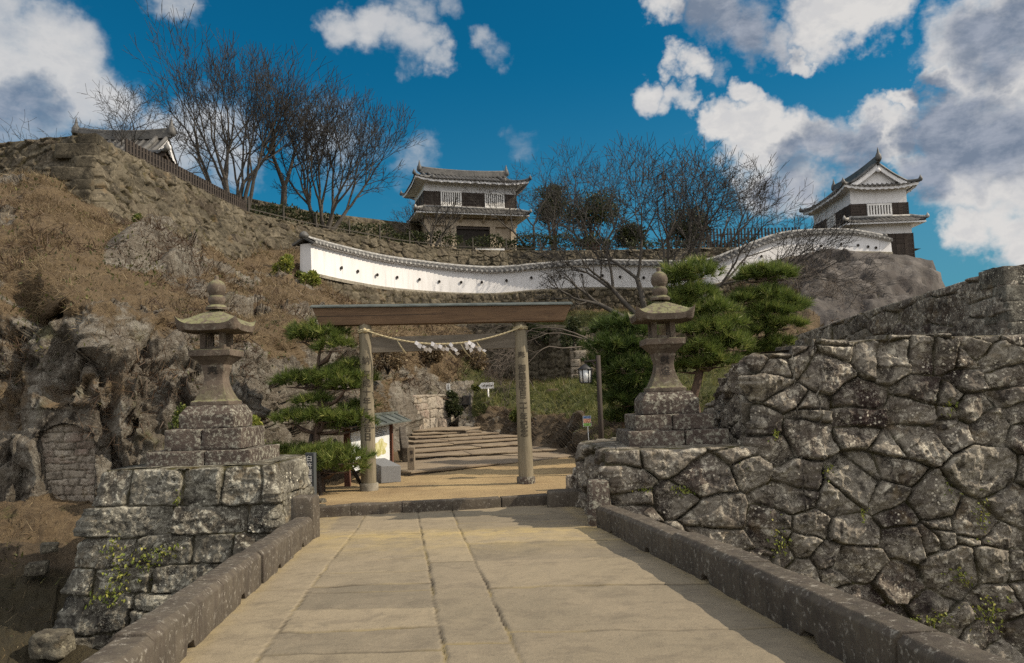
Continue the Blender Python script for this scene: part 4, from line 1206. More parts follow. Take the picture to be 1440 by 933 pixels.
def plaster_wall():
    base = [W(*q) for q in WB]
    tops = [W(a, c, q[2]) for (a, c), q in zip(WT, WB)]
    ctl = [(p.x, p.y, p.z - .04, q.z) for p, q in zip(base, tops)]
    S = spline(ctl, 14)
    th = .62
    t = thing("plaster_wall", "long curving white plaster wall with tiled coping and round loopholes", "plaster wall", (S[len(S) // 2][0], S[len(S) // 2][1], S[:, 2].min()))
    tx = np.gradient(S[:, 0]); ty = np.gradient(S[:, 1]); l = np.hypot(tx, ty); nx, ny = ty / l, -tx / l
    n = len(S)
    body = S[:, 3] - .36
    def ring(off, z): return np.stack([S[:, 0] + nx * off, S[:, 1] + ny * off, z], 1)
    # plaster body
    cols = [ring(th / 2 + .04, S[:, 2]), ring(th / 2, body), ring(-th / 2, body), ring(-th / 2 - .04, S[:, 2])]
    V = np.stack(cols, 1).reshape(-1, 3); m = 4
    i = np.arange(n * m).reshape(n, m)
    fs = [np.stack([i[:-1, k], i[1:, k], i[1:, (k + 1) % m], i[:-1, (k + 1) % m]], -1) for k in range(m)]
    ends = np.array([[i[0, 0], i[0, 1], i[0, 2], i[0, 3]], [i[-1, 3], i[-1, 2], i[-1, 1], i[-1, 0]]])
    link("wall_body", np_mesh("wall_body", V, np.concatenate(fs + [ends])), M['plaster'], t)
    # mortar fillet at the foot
    V = np.stack([ring(th / 2 + .12, S[:, 2] - .10), ring(th / 2 + .12, S[:, 2] + .06), ring(th / 2 + .03, S[:, 2] + .10)], 1).reshape(-1, 3)
    i = np.arange(n * 3).reshape(n, 3)
    fs = [np.stack([i[:-1, k], i[1:, k], i[1:, k + 1], i[:-1, k + 1]], -1) for k in range(2)]
    link("foot_course", np_mesh("foot_course", V, np.concatenate(fs)), M['concrete'], t)
    # tiled coping: two slopes ribbed with round tiles
    d = np.concatenate([[0], np.cumsum(np.hypot(np.diff(S[:, 0]), np.diff(S[:, 1])))])
    ud = np.arange(0, d[-1], .055)
    I = lambda a: np.interp(ud, d, a)
    X, Y, Zt, NX, NY = I(S[:, 0]), I(S[:, 1]), I(S[:, 3]), I(nx), I(ny)
    rib = np.clip(np.cos(ud / .36 * 2 * np.pi), 0, 1) ** .7
    for nm, sg in (("front_tiles", 1), ("back_tiles", -1)):
        rows = []
        for k, (o, z) in enumerate([(.57, -.40), (.60, -.33), (.52, -.29), (.28, -.17), (.06, -.07)]):
            rr = rib * (.075 if k else .03)
            rows.append(np.stack([X + NX * sg * o, Y + NY * sg * o, Zt + z + rr], 1))
        V = np.stack(rows, 1).reshape(-1, 3); f = grid_faces(len(ud), 5)
        link(nm, np_mesh(nm, V, f if sg < 0 else f[:, ::-1].copy(), True, {'valley_shade': np.repeat(1 - sstep(np.cos(ud / .36 * 2 * np.pi), -.4, .3), 5)}), M['tile'], t)
    # white plastered eaves line and soffit
    V = np.stack([ring(th / 2, body - .05), ring(th / 2 + .20, body - .05), ring(th / 2 + .24, body + .02)], 1).reshape(-1, 3)
    i = np.arange(n * 3).reshape(n, 3); fs = [np.stack([i[:-1, k], i[1:, k], i[1:, k + 1], i[:-1, k + 1]], -1) for k in range(2)]
    link("eaves", np_mesh("eaves", V, np.concatenate(fs)), M['plaster'], t)
    # pale tile heads along the front edge and the ridge
    b = MB()
    for q in np.arange(.1, d[-1], .36):
        x, y, z, ax, ay = [np.interp(q, d, a) for a in (S[:, 0], S[:, 1], S[:, 3], nx, ny)]
        p = Vector((x + ax * .61, y + ay * .61, z - .315)); b.tube([p, p - Vector((ax, ay, 0)) * .06], .078, 8)
    b.build("tile_heads", M['pale_tile'], t)
    b = MB()
    pts = [Vector((S[k][0], S[k][1], S[k][3] - .02)) for k in range(0, n, 3)]
    b.tube(pts, .12, 8)
    for q in np.arange(.1, d[-1], .36):
        x, y, z, ax, ay = [np.interp(q, d, a) for a in (S[:, 0], S[:, 1], S[:, 3], nx, ny)]
        p = Vector((x, y, z - .02)); b.tube([p + Vector((ax, ay, -.30)) * .18, p, p - Vector((ax, ay, .30)) * .18], .075, 6)
    b.build("ridge_tiles", M['pale_tile'], t)
    p = pts[0]; b = MB(); b.lathe((p.x - .05, p.y - .1, p.z - .12), [(.10, 0), (.24, .08), (.26, .22), (.16, .36), (.06, .42)], 10); b.build("ridge_end", M['tile'], t)
    p = pts[-1]; b = MB(); b.lathe((p.x, p.y, p.z - .12), [(.10, 0), (.2, .08), (.2, .2), (.1, .3)], 10); b.build("ridge_end", M['tile'], t)
    # loopholes: round tubes set in the plaster
    for (px, py) in [(479, 377), (502, 382), (529.5, 387), (557.5, 390.5), (589, 393.5), (617, 396.5), (648, 397.5), (677, 397.5), (712, 395), (747, 391), (787, 388.5), (818, 387), (847, 388), (872, 390), (905, 391),
                     (1046, 372), (1070, 361), (1154, 346.5), (1182, 344), (1206, 345.5), (1220, 347.5), (1231, 349)]:
        # find the wall point in the direction of the survey pixel
        best = None
        for k in range(n):
            v = Vector((S[k][0] + nx[k] * (th / 2 + .01), S[k][1] + ny[k] * (th / 2 + .01), 0))
            w = W(px, py, v.y)
            e = abs(w.x - v.x)
            if best is None or e < best[0]: best = (e, w, k)
        _, w, k = best
        a = Vector((nx[k], ny[k], 0))
        b = MB()
        ri, ro, m = .05, .088, 12
        s = Vector((-a.y, a.x, 0)); up = Vector((0, 0, 1)); vs = []
        for (rr, dd) in ((ro, .0), (ro, .04), (ri, .04), (ri, -.10)):
            for q in range(m):
                g = 2 * math.pi * q / m
                vs.append(w + a * (dd + .06) + s * (rr * math.cos(g)) + up * (rr * 1.1 * math.sin(g)))
        fs = [(r * m + q, r * m + (q + 1) % m, (r + 1) * m + (q + 1) % m, (r + 1) * m + q) for r in range(3) for q in range(m)]
        b.addv(vs, fs)
        # dark inside
        b.addv([w + a * .068 + s * (ri * 1.02 * math.cos(2 * math.pi * q / m)) + up * (ri * 1.12 * math.sin(2 * math.pi * q / m)) for q in range(m)], [tuple(range(m))])
        b.build("loophole", M['dark'], t)
    # the end face at the left carries a slight gable of tiles
    k = 0; c = Vector((S[k][0], S[k][1], S[k][3])); tdir = Vector((tx[k] / l[k], ty[k] / l[k], 0)); a = Vector((nx[k], ny[k], 0))
    b = MB()
    for sg in (1, -1):
        b.beam(c - tdir * .12 + Vector((0, 0, -.08)), c - tdir * .12 + a * sg * .66 + Vector((0, 0, -.42)), .22, .09)
    b.build("gable_tiles", M['tile'], t)
    return t
plaster_wall()
# ------------------------------------------------------------------ castle buildings
def valley_shade(s, dist=.34):  # mask for the shade painted between tile ribs
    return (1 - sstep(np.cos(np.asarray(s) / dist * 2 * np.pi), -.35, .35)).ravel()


def roof_irimoya(t, Mx, L, D, ze, zr, over=.95, gable_in=.75, soffit='plaster'):
    """hip-and-gable tile roof over the rectangle 0..L x 0..D (local frame Mx), ridge along x"""
    S = D / 2 + over; H = zr - ze
    fz = lambda q: .66 * q + .34 * q * q
    xg = gable_in                     # the gables stand at x = xg and x = L - xg
    tg = (xg + over) / S
    dist = .34
    x_mid = L / 2

    def lift(x, y, q):
        dx = min(abs(x + over), abs(x - L - over)); dy = min(abs(y + over), abs(y - D - over))
        e = max(0, 1 - math.hypot(dx, dy) / 2.2)
        return .30 * e * e * (1 - q)

    def put(rows, nm, flip=False):
        rows = np.array(rows); nu, nv = rows.shape[:2]
        v = rows.reshape(-1, 3); M4 = np.array(Mx)
        v = v @ M4[:3, :3].T + M4[:3, 3]
        f = grid_faces(nu, nv)
        link(nm, np_mesh(nm, v, f[:, ::-1].copy() if flip else f, True, {'valley_shade': valley_shade(rows[..., 0] - x_mid if 'slope' in nm and 'hip' not in nm else rows[..., 1] - D / 2)}), M['tile'], t)
    rib = lambda x: .085 * max(0, math.cos(x / dist * 2 * math.pi)) ** .7
    nT = 18
    for side in (0, 1):
        cols = []
        for k in range(nT + 1):
            q = k / nT; row = []
            xl = -over + q * S if q < tg else xg - .42
            xr = L - xl
            for i in range(int((L + 2 * over) / .047)):
                a = i / (int((L + 2 * over) / .047) - 1); x = xl + (xr - xl) * a
                y = -over + q * S; yy = y if side == 0 else D - y
                row.append((x, yy, ze + H * fz(q) + rib(x - x_mid) + lift(x, yy, q) - .03 * ((k % 2))))
            cols.append(row)
        put(cols, "roof_slope", side == 0)
    for side in (0, 1):
        cols = []
        for k in range(9):
            q = tg * k / 8; row = []
            y0 = -over + q * S; y1 = D + over - q * S
            n = int((D + 2 * over) / .047)
            for i in range(n):
                y = y0 + (y1 - y0) * i / (n - 1); x = -over + q * S; xx = x if side == 0 else L - x
                row.append((xx, y, ze + H * fz(q) + rib(y - D / 2) + lift(xx, y, q)))
            cols.append(row)
        put(cols, "hip_slope", side == 1)
    zg = ze + H * fz(tg)
    T = lambda p: Mx @ Vector(p)
    for side in (0, 1):
        sx = -1 if side == 0 else 1
        x = xg if side == 0 else L - xg
        yl = -over + tg * S
        # plastered gable and its bargeboards
        b = MB(); b.addv([T((x, yl + .1, zg - .05)), T((x, D - yl - .1, zg - .05)), T((x, D / 2, zr - .12)), T((x - sx * .1, yl + .1, zg - .05)), T((x - sx * .1, D - yl - .1, zg - .05)), T((x - sx * .1, D / 2, zr - .12))],
                         [(0, 1, 2), (5, 4, 3), (0, 3, 4, 1), (1, 4, 5, 2), (2, 5, 3, 0)])
        b.build("gable_wall", M['plaster'], t)
        b = MB()
        for s2 in (0, 1):
            pts = []
            for k in range(9):
                q = tg + (1 - tg) * k / 8; y = -over + q * S; yy = y if s2 == 0 else D - y
                pts.append((x + sx * .30, yy, ze + H * fz(q) - .16))
            for p, q in zip(pts[:-1], pts[1:]): b.beam(T(p), T(q), .10, .30)
        b.lathe(T((x + sx * .36, D / 2, zr - .62)), [(.02, 0), (.16, .12), (.13, .26), (.03, .36)], 8)
        b.build("bargeboard", M['plaster'], t)
        b = MB()
        for s2 in (0, 1):
            pts = []
            for k in range(9):
                q = tg * .92 + (1 - tg * .92) * k / 8; y = -over + q * S; yy = y if s2 == 0 else D - y
                pts.append(T((x + sx * .26, yy, ze + H * fz(q) + .10)))
            b.tube(pts, .11, 8)
        # descending ridges down the hips
        for s2 in (0, 1):
            pts = []
            for k in range(8):
                q = tg * 1.12 * (1 - k / 7); xx = (-over + q * S) if side == 0 else L - (-over + q * S); y = -over + q * S; yy = y if s2 == 0 else D - y
                pts.append(T((xx, yy, ze + H * fz(q) + .09 + lift(xx, yy, q))))
            b.tube(pts, .12, 8)
            p = pts[-1]; b.lathe(p - Vector((0, 0, .10)), [(.08, 0), (.15, .1), (.13, .24), (.05, .36), (.02, .46)], 8)
        for s2 in (0, 1):                     # short ridges that run down the slope beside the gable
            pts = []
            for k in range(6):
                q = 1 - (1 - tg * .9) * k / 5 ; y = -over + q * S; yy = y if s2 == 0 else D - y
                pts.append(T((x - sx * .25, yy, ze + H * fz(q) + .12)))
            b.tube(pts, .12, 8)
            p = pts[-1]; b.lathe(p - Vector((0, 0, .12)), [(.10, 0), (.17, .1), (.14, .26), (.05, .34)], 8)
        b.build("gable_ridge", M['tile'], t)
    b = MB()
    n = 12; pts = []
    for k in range(n + 1):
        a = k / n; x = (xg - .5) + (L - 2 * xg + 1.0) * a
        pts.append((x, D / 2, zr + .16 * (2 * a - 1) ** 2))
    for p, q in zip(pts[:-1], pts[1:]): b.beam(T(p) + Vector((0, 0, .14)), T(q) + Vector((0, 0, .14)), .26, .40)
    b.tube([T(p) + Vector((0, 0, .38)) for p in pts], .12, 8)
    b.build("main_ridge", M['tile'], t)
    for p in (pts[0], pts[-1]):
        b = MB(); c = T(p) + Vector((0, 0, .02)); b.lathe(c, [(.16, 0), (.24, .16), (.20, .42), (.10, .60), (.06, .80), (.02, .98)], 8); b.build("ridge_ornament", M['tile'], t)
    # plastered soffit under the eaves with a wavy fascia
    b = MB(); o = over - .10
    ring = [(-o, -o), (L + o, -o), (L + o, D + o), (-o, D + o)]; inn = [(0, 0), (L, 0), (L, D), (0, D)]
    vs = [T((x, y, ze - .10 + lift(x, y, 0))) for x, y in ring] + [T((x, y, ze - .02)) for x, y in inn]
    b.addv(vs, [(k, (k + 1) % 4, 4 + (k + 1) % 4, 4 + k) for k in range(4)])
    vs = [T((x, y, ze - .10 + lift(x, y, 0))) for x, y in ring] + [T((x, y, ze + .05 + lift(x, y, 0))) for x, y in ring]
    # the fascia curves up to the corners
    for k in range(4):
        a = ring[k]; c = ring[(k + 1) % 4]
        nn_ = 40; lo, hi = [], []
        for i in range(nn_ + 1):
            x = a[0] + (c[0] - a[0]) * i / nn_; y = a[1] + (c[1] - a[1]) * i / nn_
            w = .035 * math.sin(i * 1.9)
            lo.append(T((x, y, ze - .16 + lift(x, y, 0) + w))); hi.append(T((x, y, ze + .03 + lift(x, y, 0))))
        b.addv(lo + hi, [(i, i + 1, nn_ + 2 + i, nn_ + 1 + i) for i in range(nn_)])
    b.build("soffit", M[soffit], t)


def pent_roof(t, Mx, L, D, z0, z1, over=.85):
    """skirt roof round the four sides of the storey"""
    T = np.array(Mx); dist = .34
    for k in range(4):
        n = int(((L if k % 2 == 0 else D) + 2 * over) / .05); rows = []; vl = []
        for j in range(6):
            q = j / 5; o = over * (1 - q); row = []
            for i in range(n):
                a = i / (n - 1)
                if k == 0: x, y = -o + (L + 2 * o) * a, -o
                elif k == 1: x, y = L + o, -o + (D + 2 * o) * a
                elif k == 2: x, y = L + o - (L + 2 * o) * a, D + o
                else: x, y = -o, D + o - (D + 2 * o) * a
                s = x if k % 2 == 0 else y
                e = max(0, 1 - min(a, 1 - a) * n * .05 / 1.2)
                vl.append(s); row.append((x, y, z0 + (z1 - z0) * q + .06 * max(0, math.cos(s / dist * 2 * math.pi)) ** .7 + .16 * e * e * (1 - q)))
            rows.append(row)
        v = np.array(rows).reshape(-1, 3) @ T[:3, :3].T + T[:3, 3]
        link("pent_roof", np_mesh("pent_roof", v, grid_faces(6, n)[:, ::-1].copy(), True, {'valley_shade': valley_shade(vl)}), M['tile'], t)
    b = MB(); o = over - .08
    ring = [(-o, -o), (L + o, -o), (L + o, D + o), (-o, D + o)]; inn = [(.02, .02), (L - .02, .02), (L - .02, D - .02), (.02, D - .02)]
    P = lambda x, y, z: Mx @ Vector((x, y, z))
    b.addv([P(x, y, z0 - .10) for x, y in ring] + [P(x, y, z0 - .0) for x, y in inn] + [P(x, y, z0 + .02) for x, y in ring],
           [(k, (k + 1) % 4, 4 + (k + 1) % 4, 4 + k) for k in range(4)] + [((k + 1) % 4, k, 8 + k, 8 + (k + 1) % 4) for k in range(4)])
    b.build("pent_soffit", M['plaster'], t)
    b = MB()
    cr = [(-over, -over), (L + over, -over), (L + over, D + over), (-over, D + over)]
    for (x, y), (u, v) in zip(cr, [(0, 0), (L, 0), (L, D), (0, D)]):
        pts = [P(x + (u - x) * q, y + (v - y) * q, z0 + (z1 - z0) * q + .10 + .16 * (1 - q) ** 2) for q in (0, .25, .5, .75, 1)]
        b.tube(pts, .10, 8); b.lathe(pts[0] - Vector((0, 0, .08)), [(.08, 0), (.13, .1), (.10, .22), (.02, .36)], 8)
    b.tube([P(-.1, -.06, z1 + .05), P(L + .1, -.06, z1 + .05)], .10, 8)
    b.build("pent_ridges", M['pale_tile'], t)


def lattice_window(t, Mx, x0, x1, z0, z1, y=-.03, bars=8):
    T = lambda p: Mx @ Vector(p)
    b = MB(); w = x1 - x0; cx, cz = (x0 + x1) / 2, (z0 + z1) / 2
    for (c, s) in (((cx, y, z1), (w + .14, .12, .12)), ((cx, y, z0), (w + .14, .12, .12)), ((x0, y, cz), (.12, .12, z1 - z0 - .12)), ((x1, y, cz), (.12, .12, z1 - z0 - .12))):
        b.box(c, s, Mx)
    f = b.build("window", M['white_paint'], t)
    for i in range(bars):
        x = x0 + w * (i + 1) / (bars + 1)
        b = MB(); b.box((x, y - .005, cz), (w / bars * .46, .09, z1 - z0 - .12), Mx); b.build("lattice_bar", M['white_paint'], f)
    b = MB(); b.box((cx, y + .02, cz), (w - .10, .03, z1 - z0 - .10), Mx); b.build("shutter", M['board_wood'], f)


def boarding(t, Mx, x0, x1, z0, z1, y, nm="boarding", posts=6, rows=5, mat='board_wood'):
    b = MB(); w = x1 - x0
    for r in range(rows):
        h = (z1 - z0) / rows
        b.box(((x0 + x1) / 2, y + .02 * 0, z0 + h * (r + .5)), (w, .05, h - .02), Mx @ Matrix.Translation((0, 0, 0)))
    for i in range(posts + 1):
        b.box((x0 + w * i / posts, y - .035, (z0 + z1) / 2), (.07, .04, z1 - z0), Mx)
    return b.build(nm, M[mat], t)


# ---- gate house in the middle of the hilltop
gY = 62.0
gc = W(598.5, 330, gY)
ga = R(17)
zG = lambda row: W(600, row, gY).z
GM = Matrix.Translation((gc.x, gc.y, 0)) @ Matrix.Rotation(ga, 4, 'Z')
gate = thing("gate_house", "two storey castle gate house with dark boards and two white lattice windows", "castle building", (gc.x, gc.y, TZ))
GL, GD = 7.7, 4.6
zb1, zb0 = zG(268.5), zG(290)         # dark boards
ze = zG(256); zr = zG(233)
b = MB(); b.box((GL / 2, GD / 2, (zb0 + ze) / 2 + .15), (GL, GD, ze - zb0 + .5), GM); b.build("upper_wall", M['plaster'], gate)
boarding(gate, GM, -.02, GL + .02, zb0, zb1, -.05, posts=9)
SM = GM @ Matrix.Rotation(R(-90), 4, 'Z') @ Matrix.Translation((-GD, 0, 0))
boarding(gate, SM, 0, GD, zb0 - .4, zb1, -.05, posts=5)
lattice_window(gate, GM, 1.35, 2.95, zb0 + .08, zb1 - .02, -.13)
lattice_window(gate, GM, 5.05, 6.6, zb0 + .08, zb1 - .02, -.13)
roof_irimoya(gate, GM, GL, GD, ze, zr, over=1.0, gable_in=.55)
pent_roof(gate, GM @ Matrix.Translation((.0, 0, 0)), GL + .0, GD, zG(301), zG(291), over=.95)
b = MB(); b.box((GL / 2, GD / 2, (TZ + zb0) / 2), (GL - .3, GD - .4, zb0 - TZ), GM); b.build("lower_wall", M['cream'], gate)
b = MB()
zl = zG(312)
b.box((GL / 2, .12, zl), (GL + .1, .26, .50), GM)
for x in (.3, 2.3, 5.6, 7.4): b.box((x, .10, (TZ + zl) / 2), (.46, .30, zl - TZ - .5), GM)
b.box((GL / 2, .02, zG(303)), (GL, .5, .18), GM)
b.build("timber_frame", M['cream'], gate)
b = MB(); b.box((3.95, .30, (TZ + zl) / 2 - .12), (2.9, .35, zl - TZ - .3), GM); b.build("gateway", M['dark'], gate)
b = MB(); b.box((3.95, .08, zl - .42), (2.9, .20, .16), GM); b.build("gate_lintel", M['board_wood'], gate)
for x in (1.0, 2.9, 4.8, 6.7):
    b = MB(); b.beam(GM @ Vector((x, .0, zG(311))), GM @ Vector((x, -.75, zG(303.5))), .14, .16)
    b.build("bracket", M['cream'], gate)

# ---- corner tower at the right
tY = 55.0
tc = W(1198.5, 320, tY)
zT = lambda row: W(1200, row, tY).z
tower = thing("corner_tower", "white two storey corner tower with gabled tile roof on the bare rock bluff", "castle building", (tc.x, tc.y, zT(362)))
TM = Matrix.Translation((tc.x, tc.y, 0)) @ Matrix.Rotation(R(-1), 4, 'Z')
TW, TD = W(1275, 290, tY).x - tc.x, 7.2
b1, b0 = zT(287.5), zT(307)
te = zT(267.5); tr = zT(219.5) - .75
b = MB(); b.box((TW / 2, TD / 2, (b0 + te) / 2 + .15), (TW, TD, te - b0 + .5), TM); b.build("upper_wall", M['plaster'], tower)
boarding(tower, TM, -.02, TW + .02, b0, b1, -.05, posts=6)
TS = TM @ Matrix.Rotation(R(-90), 4, 'Z') @ Matrix.Translation((-TD, 0, 0))
boarding(tower, TS, 0, TD, b0, b1, -.05, posts=8)
lattice_window(tower, TM, 1.15, 2.75, b0 + .10, b1 - .12, -.13, 7)
lattice_window(tower, TS, 3.2, 4.5, b0 + .10, b1 - .12, -.13, 6)
# its ridge runs away from the viewer: turn the roof frame by a quarter
RM = TM @ Matrix.Translation((TW, 0, 0)) @ Matrix.Rotation(R(90), 4, 'Z')
roof_irimoya(tower, RM, TD, TW, te, tr, over=.72, gable_in=.05)
pent_roof(tower, TM @ Matrix.Translation((-.02, 0, 0)), TW + .12, TD, zT(317), zT(307.5), over=.85)
z2, z3, zb_ = zT(329.5), zT(331), zT(366)
b = MB(); b.box((TW / 2 + .1, TD / 2, (zb_ + b0) / 2), (TW + .18, TD, b0 - zb_ + .04), TM); b.build("lower_wall", M['plaster'], tower)
boarding(tower, TM, .02, TW + .20, zb_ - 1.2, z3, -.06, posts=7, rows=8)

# ---- the roof that shows behind the wall at the far left
rY = 38.0
rc = W(262, 222, rY)
rtY = rc.z
hall = thing("gate_hall", "dark tiled roof of a gate hall showing behind the picket fence at upper left", "castle building", (rc.x, rc.y, TZ))
HM = Matrix.Translation((rc.x - 6.2, rc.y - .6, -.45)) @ Matrix.Rotation(R(6), 4, 'Z')
zr_ = W(195, 178, rY + 3).z - .55
roof_irimoya(hall, HM, 4.6, 5.0, W(228, 218, rY).z, zr_, over=1.0, gable_in=.4, soffit='board_wood')
b = MB(); b.box((2.3, 2.5, (TZ + zr_ - 2.0) / 2), (4.4, 4.6, zr_ - 1.7 - TZ), HM); b.build("hall_wall", M['board_wood'], hall)
# ------------------------------------------------------------------ lettering (drawn as meshes)
def glyphs(chars, size, vertical=True, spacing=1.0):
    """list of (mesh verts, faces, offset) for a line of characters; x right, y up in the plane of the sign"""
    out = []
    items = list(chars) if vertical else [chars]
    k = 0.0
    for ch in items:
        if ch == ' ': k += .6 * size * spacing; continue
        cu = bpy.data.curves.new("lettering", 'FONT'); cu.body = ch; cu.size = size; cu.align_x = 'CENTER'; cu.resolution_u = 3
        cu.offset = size * .012
        ob = bpy.data.objects.new("lettering", cu); COL.objects.link(ob)
        dg = bpy.context.evaluated_depsgraph_get(); dg.update()
        me = bpy.data.meshes.new_from_object(ob.evaluated_get(dg))
        vs = np.array([v.co[:] for v in me.vertices]) if len(me.vertices) else np.zeros((0, 3)); fs = [tuple(p.vertices) for p in me.polygons]
        bpy.data.objects.remove(ob); bpy.data.curves.remove(cu); bpy.data.meshes.remove(me)
        if len(vs):
            vs[:, 1] -= k
            out.append((vs, fs))
        k += size * spacing
    return out


def lettering(name, chars, size, fn, mat, parent, vertical=True, spacing=1.0, slice_dx=None):
    """fn maps (x, y) of the lettering plane to a world point"""
    bm = bmesh.new()
    for vs, fs in glyphs(chars, size, vertical, spacing):
        vv = [bm.verts.new(p) for p in vs]
        for f in fs:
            try: bm.faces.new([vv[i] for i in f])
            except ValueError: pass
    if slice_dx:
        x = -size
        while x < size:
            bmesh.ops.bisect_plane(bm, geom=bm.verts[:] + bm.edges[:] + bm.faces[:], plane_co=(x, 0, 0), plane_no=(1, 0, 0)); x += slice_dx
    for v in bm.verts: v.co = fn(v.co.x, v.co.y)
    me = bpy.data.meshes.new(name); bm.to_mesh(me); bm.free()
    return link(name, me, mat, parent)


# ------------------------------------------------------------------ the wooden shrine gate
LB = G(519, 690, LZ); RB = G(740, 681, LZ)
dvec = (RB - LB); dvec.z = 0; SPAN = dvec.length; dvec.normalize(); nvec = Vector((dvec.y, -dvec.x, 0))   # nvec: towards the viewer
torii = thing("torii_gate", "weathered wooden shrine gate with round pillars and a copper capped top beam", "shrine gate", (LB + RB) / 2)
tl = W(513.5, 456, LB.y); tr_ = W(731.5, 452, RB.y)
pill = []
for (base, top, txt, row0) in ((LB, tl, "納 平成十年十月吉日", 512), (RB, tr_, "奉 御鎮座百二十年記念", 505)):
    b = MB(); n = 14
    pts = [base.lerp(top, k / n) + Vector((0, 0, .05 * (k == n))) for k in range(n + 1)]
    rad = [.178 - .030 * (k / n) for k in range(n + 1)]
    b.tube(pts, rad, 24)
    p = b.build("pillar", M['pillar_wood'], torii, rough=.012, seed=int(base.x * 10) + 50)
    c = MB(); c.lathe(base - Vector((0, 0, .15)), [(.215, 0), (.215, .15), (.22, .30), (.205, .325)], 24)
    c.build("pillar_foot", M['concrete'] if base is LB else M['tier_stone'], p, rough=.004)
    ax = (top - base)
    z0 = W(519 if base is LB else 735, row0, base.y).z
    # towards the viewer
    av = Vector((EYE.x - base.x, EYE.y - base.y, 0)).normalized(); sv = Vector((-av.y, av.x, 0))

    def wrap(x, y, base=base, ax=ax, av=av, sv=sv, z0=z0):
        z = z0 + y; f = (z - base.z) / ax.z; ctr = base + ax * f; r = .178 - .030 * f + .0075
        th = x / r
        return ctr + av * (r * math.cos(th)) + sv * (r * math.sin(th))
    sp_ = 1.0 if base is LB else .92
    lettering("painted_lettering", txt[0], .205, wrap, M['ink'], p, True, sp_, .02)
    lettering("painted_text", txt[2:], .205, lambda x, y: wrap(x, y - 1.6 * .205 * sp_), M['ink'], p, True, sp_, .02)
# top beam: trapezoid, ends cut slanting, copper roof strip
A0 = W(452, 459, LB.y); A1 = W(793, 452, RB.y); B0 = W(441.5, 435, LB.y); B1 = W(801, 430.5, RB.y)
b = MB(); hw = .19
vs = [A0 + nvec * hw, A1 + nvec * hw, B1 + nvec * (hw + .04), B0 + nvec * (hw + .04), A0 - nvec * hw, A1 - nvec * hw, B1 - nvec * (hw + .04), B0 - nvec * (hw + .04)]
b.addv(vs, [(0, 1, 2, 3), (5, 4, 7, 6), (1, 5, 6, 2), (4, 0, 3, 7), (3, 2, 6, 7), (4, 5, 1, 0)])
kas = b.build("top_beam", M['beam_wood'], torii, bevel=.008)
b = MB(); u3 = Vector((0, 0, 1))
e0, e1 = B0 - dvec * .05, B1 + dvec * .04
for s in (1, -1):
    b.addv([e0 + nvec * s * (hw + .09), e1 + nvec * s * (hw + .09), e1 + u3 * .075, e0 + u3 * .075, e0 + nvec * s * (hw + .09) + u3 * .025, e1 + nvec * s * (hw + .09) + u3 * .025, e1 + u3 * .10, e0 + u3 * .10],
           [(0, 1, 2, 3), (7, 6, 5, 4), (0, 4, 5, 1), (0, 3, 7, 4), (1, 5, 6, 2)])
b.build("copper_cap", M['copper'], kas)
b = MB()
for f in (.36,):
    p = A0.lerp(B0, .5) + nvec * (hw + .022); q = A1.lerp(B1, .60) + nvec * (hw + .022)
b.beam(p + dvec * .02, p.lerp(q, .62), .006, .012)
b.build("beam_crack", M['dark'], kas)
# tie beam
n0 = W(518, 486, LB.y); n1 = W(733, 479, RB.y)
b = MB(); b.beam(n0, n1, .13, .36); b.build("tie_beam", M['grey_wood'], torii, bevel=.006)

# straw rope with paper streamers
r0 = W(514, 465.5, LB.y) + nvec * .17; r1 = W(734, 460.5, RB.y) + nvec * .17
rope = thing("straw_rope", "twisted straw rope with white paper streamers slung across the wooden gate", "rope", (r0 + r1) / 2)
N_ = 60; ctr = []
for k in range(N_ + 1):
    a = k / N_; p = r0.lerp(r1, a); sag = 4 * a * (1 - a)
    ctr.append(p + Vector((0, 0, -.37 * sag)) + nvec * .03)
b = MB()
for ph in (0, math.pi * 2 / 3, math.pi * 4 / 3):
    b.tube([c + Vector((0, 0, 1)) * (.014 * math.sin(ph + k * 1.25)) + nvec * (.014 * math.cos(ph + k * 1.25)) for k, c in enumerate(ctr)], .0105, 5)
b.build("rope_strand", M['straw'], rope)
for base, top, rr in ((LB, tl, r0), (RB, tr_, r1)):
    f = (rr.z - base.z) / (top.z - base.z); c = base.lerp(top, f); rad = .178 - .03 * f + .014
    b = MB(); pts = [c + Vector((rad * math.cos(2 * math.pi * k / 24), rad * math.sin(2 * math.pi * k / 24), .010 * math.sin(k * 1.6))) for k in range(25)]
    b.tube(pts, .022, 6, caps=False); b.tube([p + Vector((0, 0, -.04)) for p in pts], .02, 6, caps=False)
    k0 = c + nvec * (rad + .02)
    b.lathe(k0 - Vector((0, 0, .05)), [(.015, 0), (.045, .03), (.045, .07), (.015, .10)], 8)
    b.build("pillar_binding", M['straw'], rope)
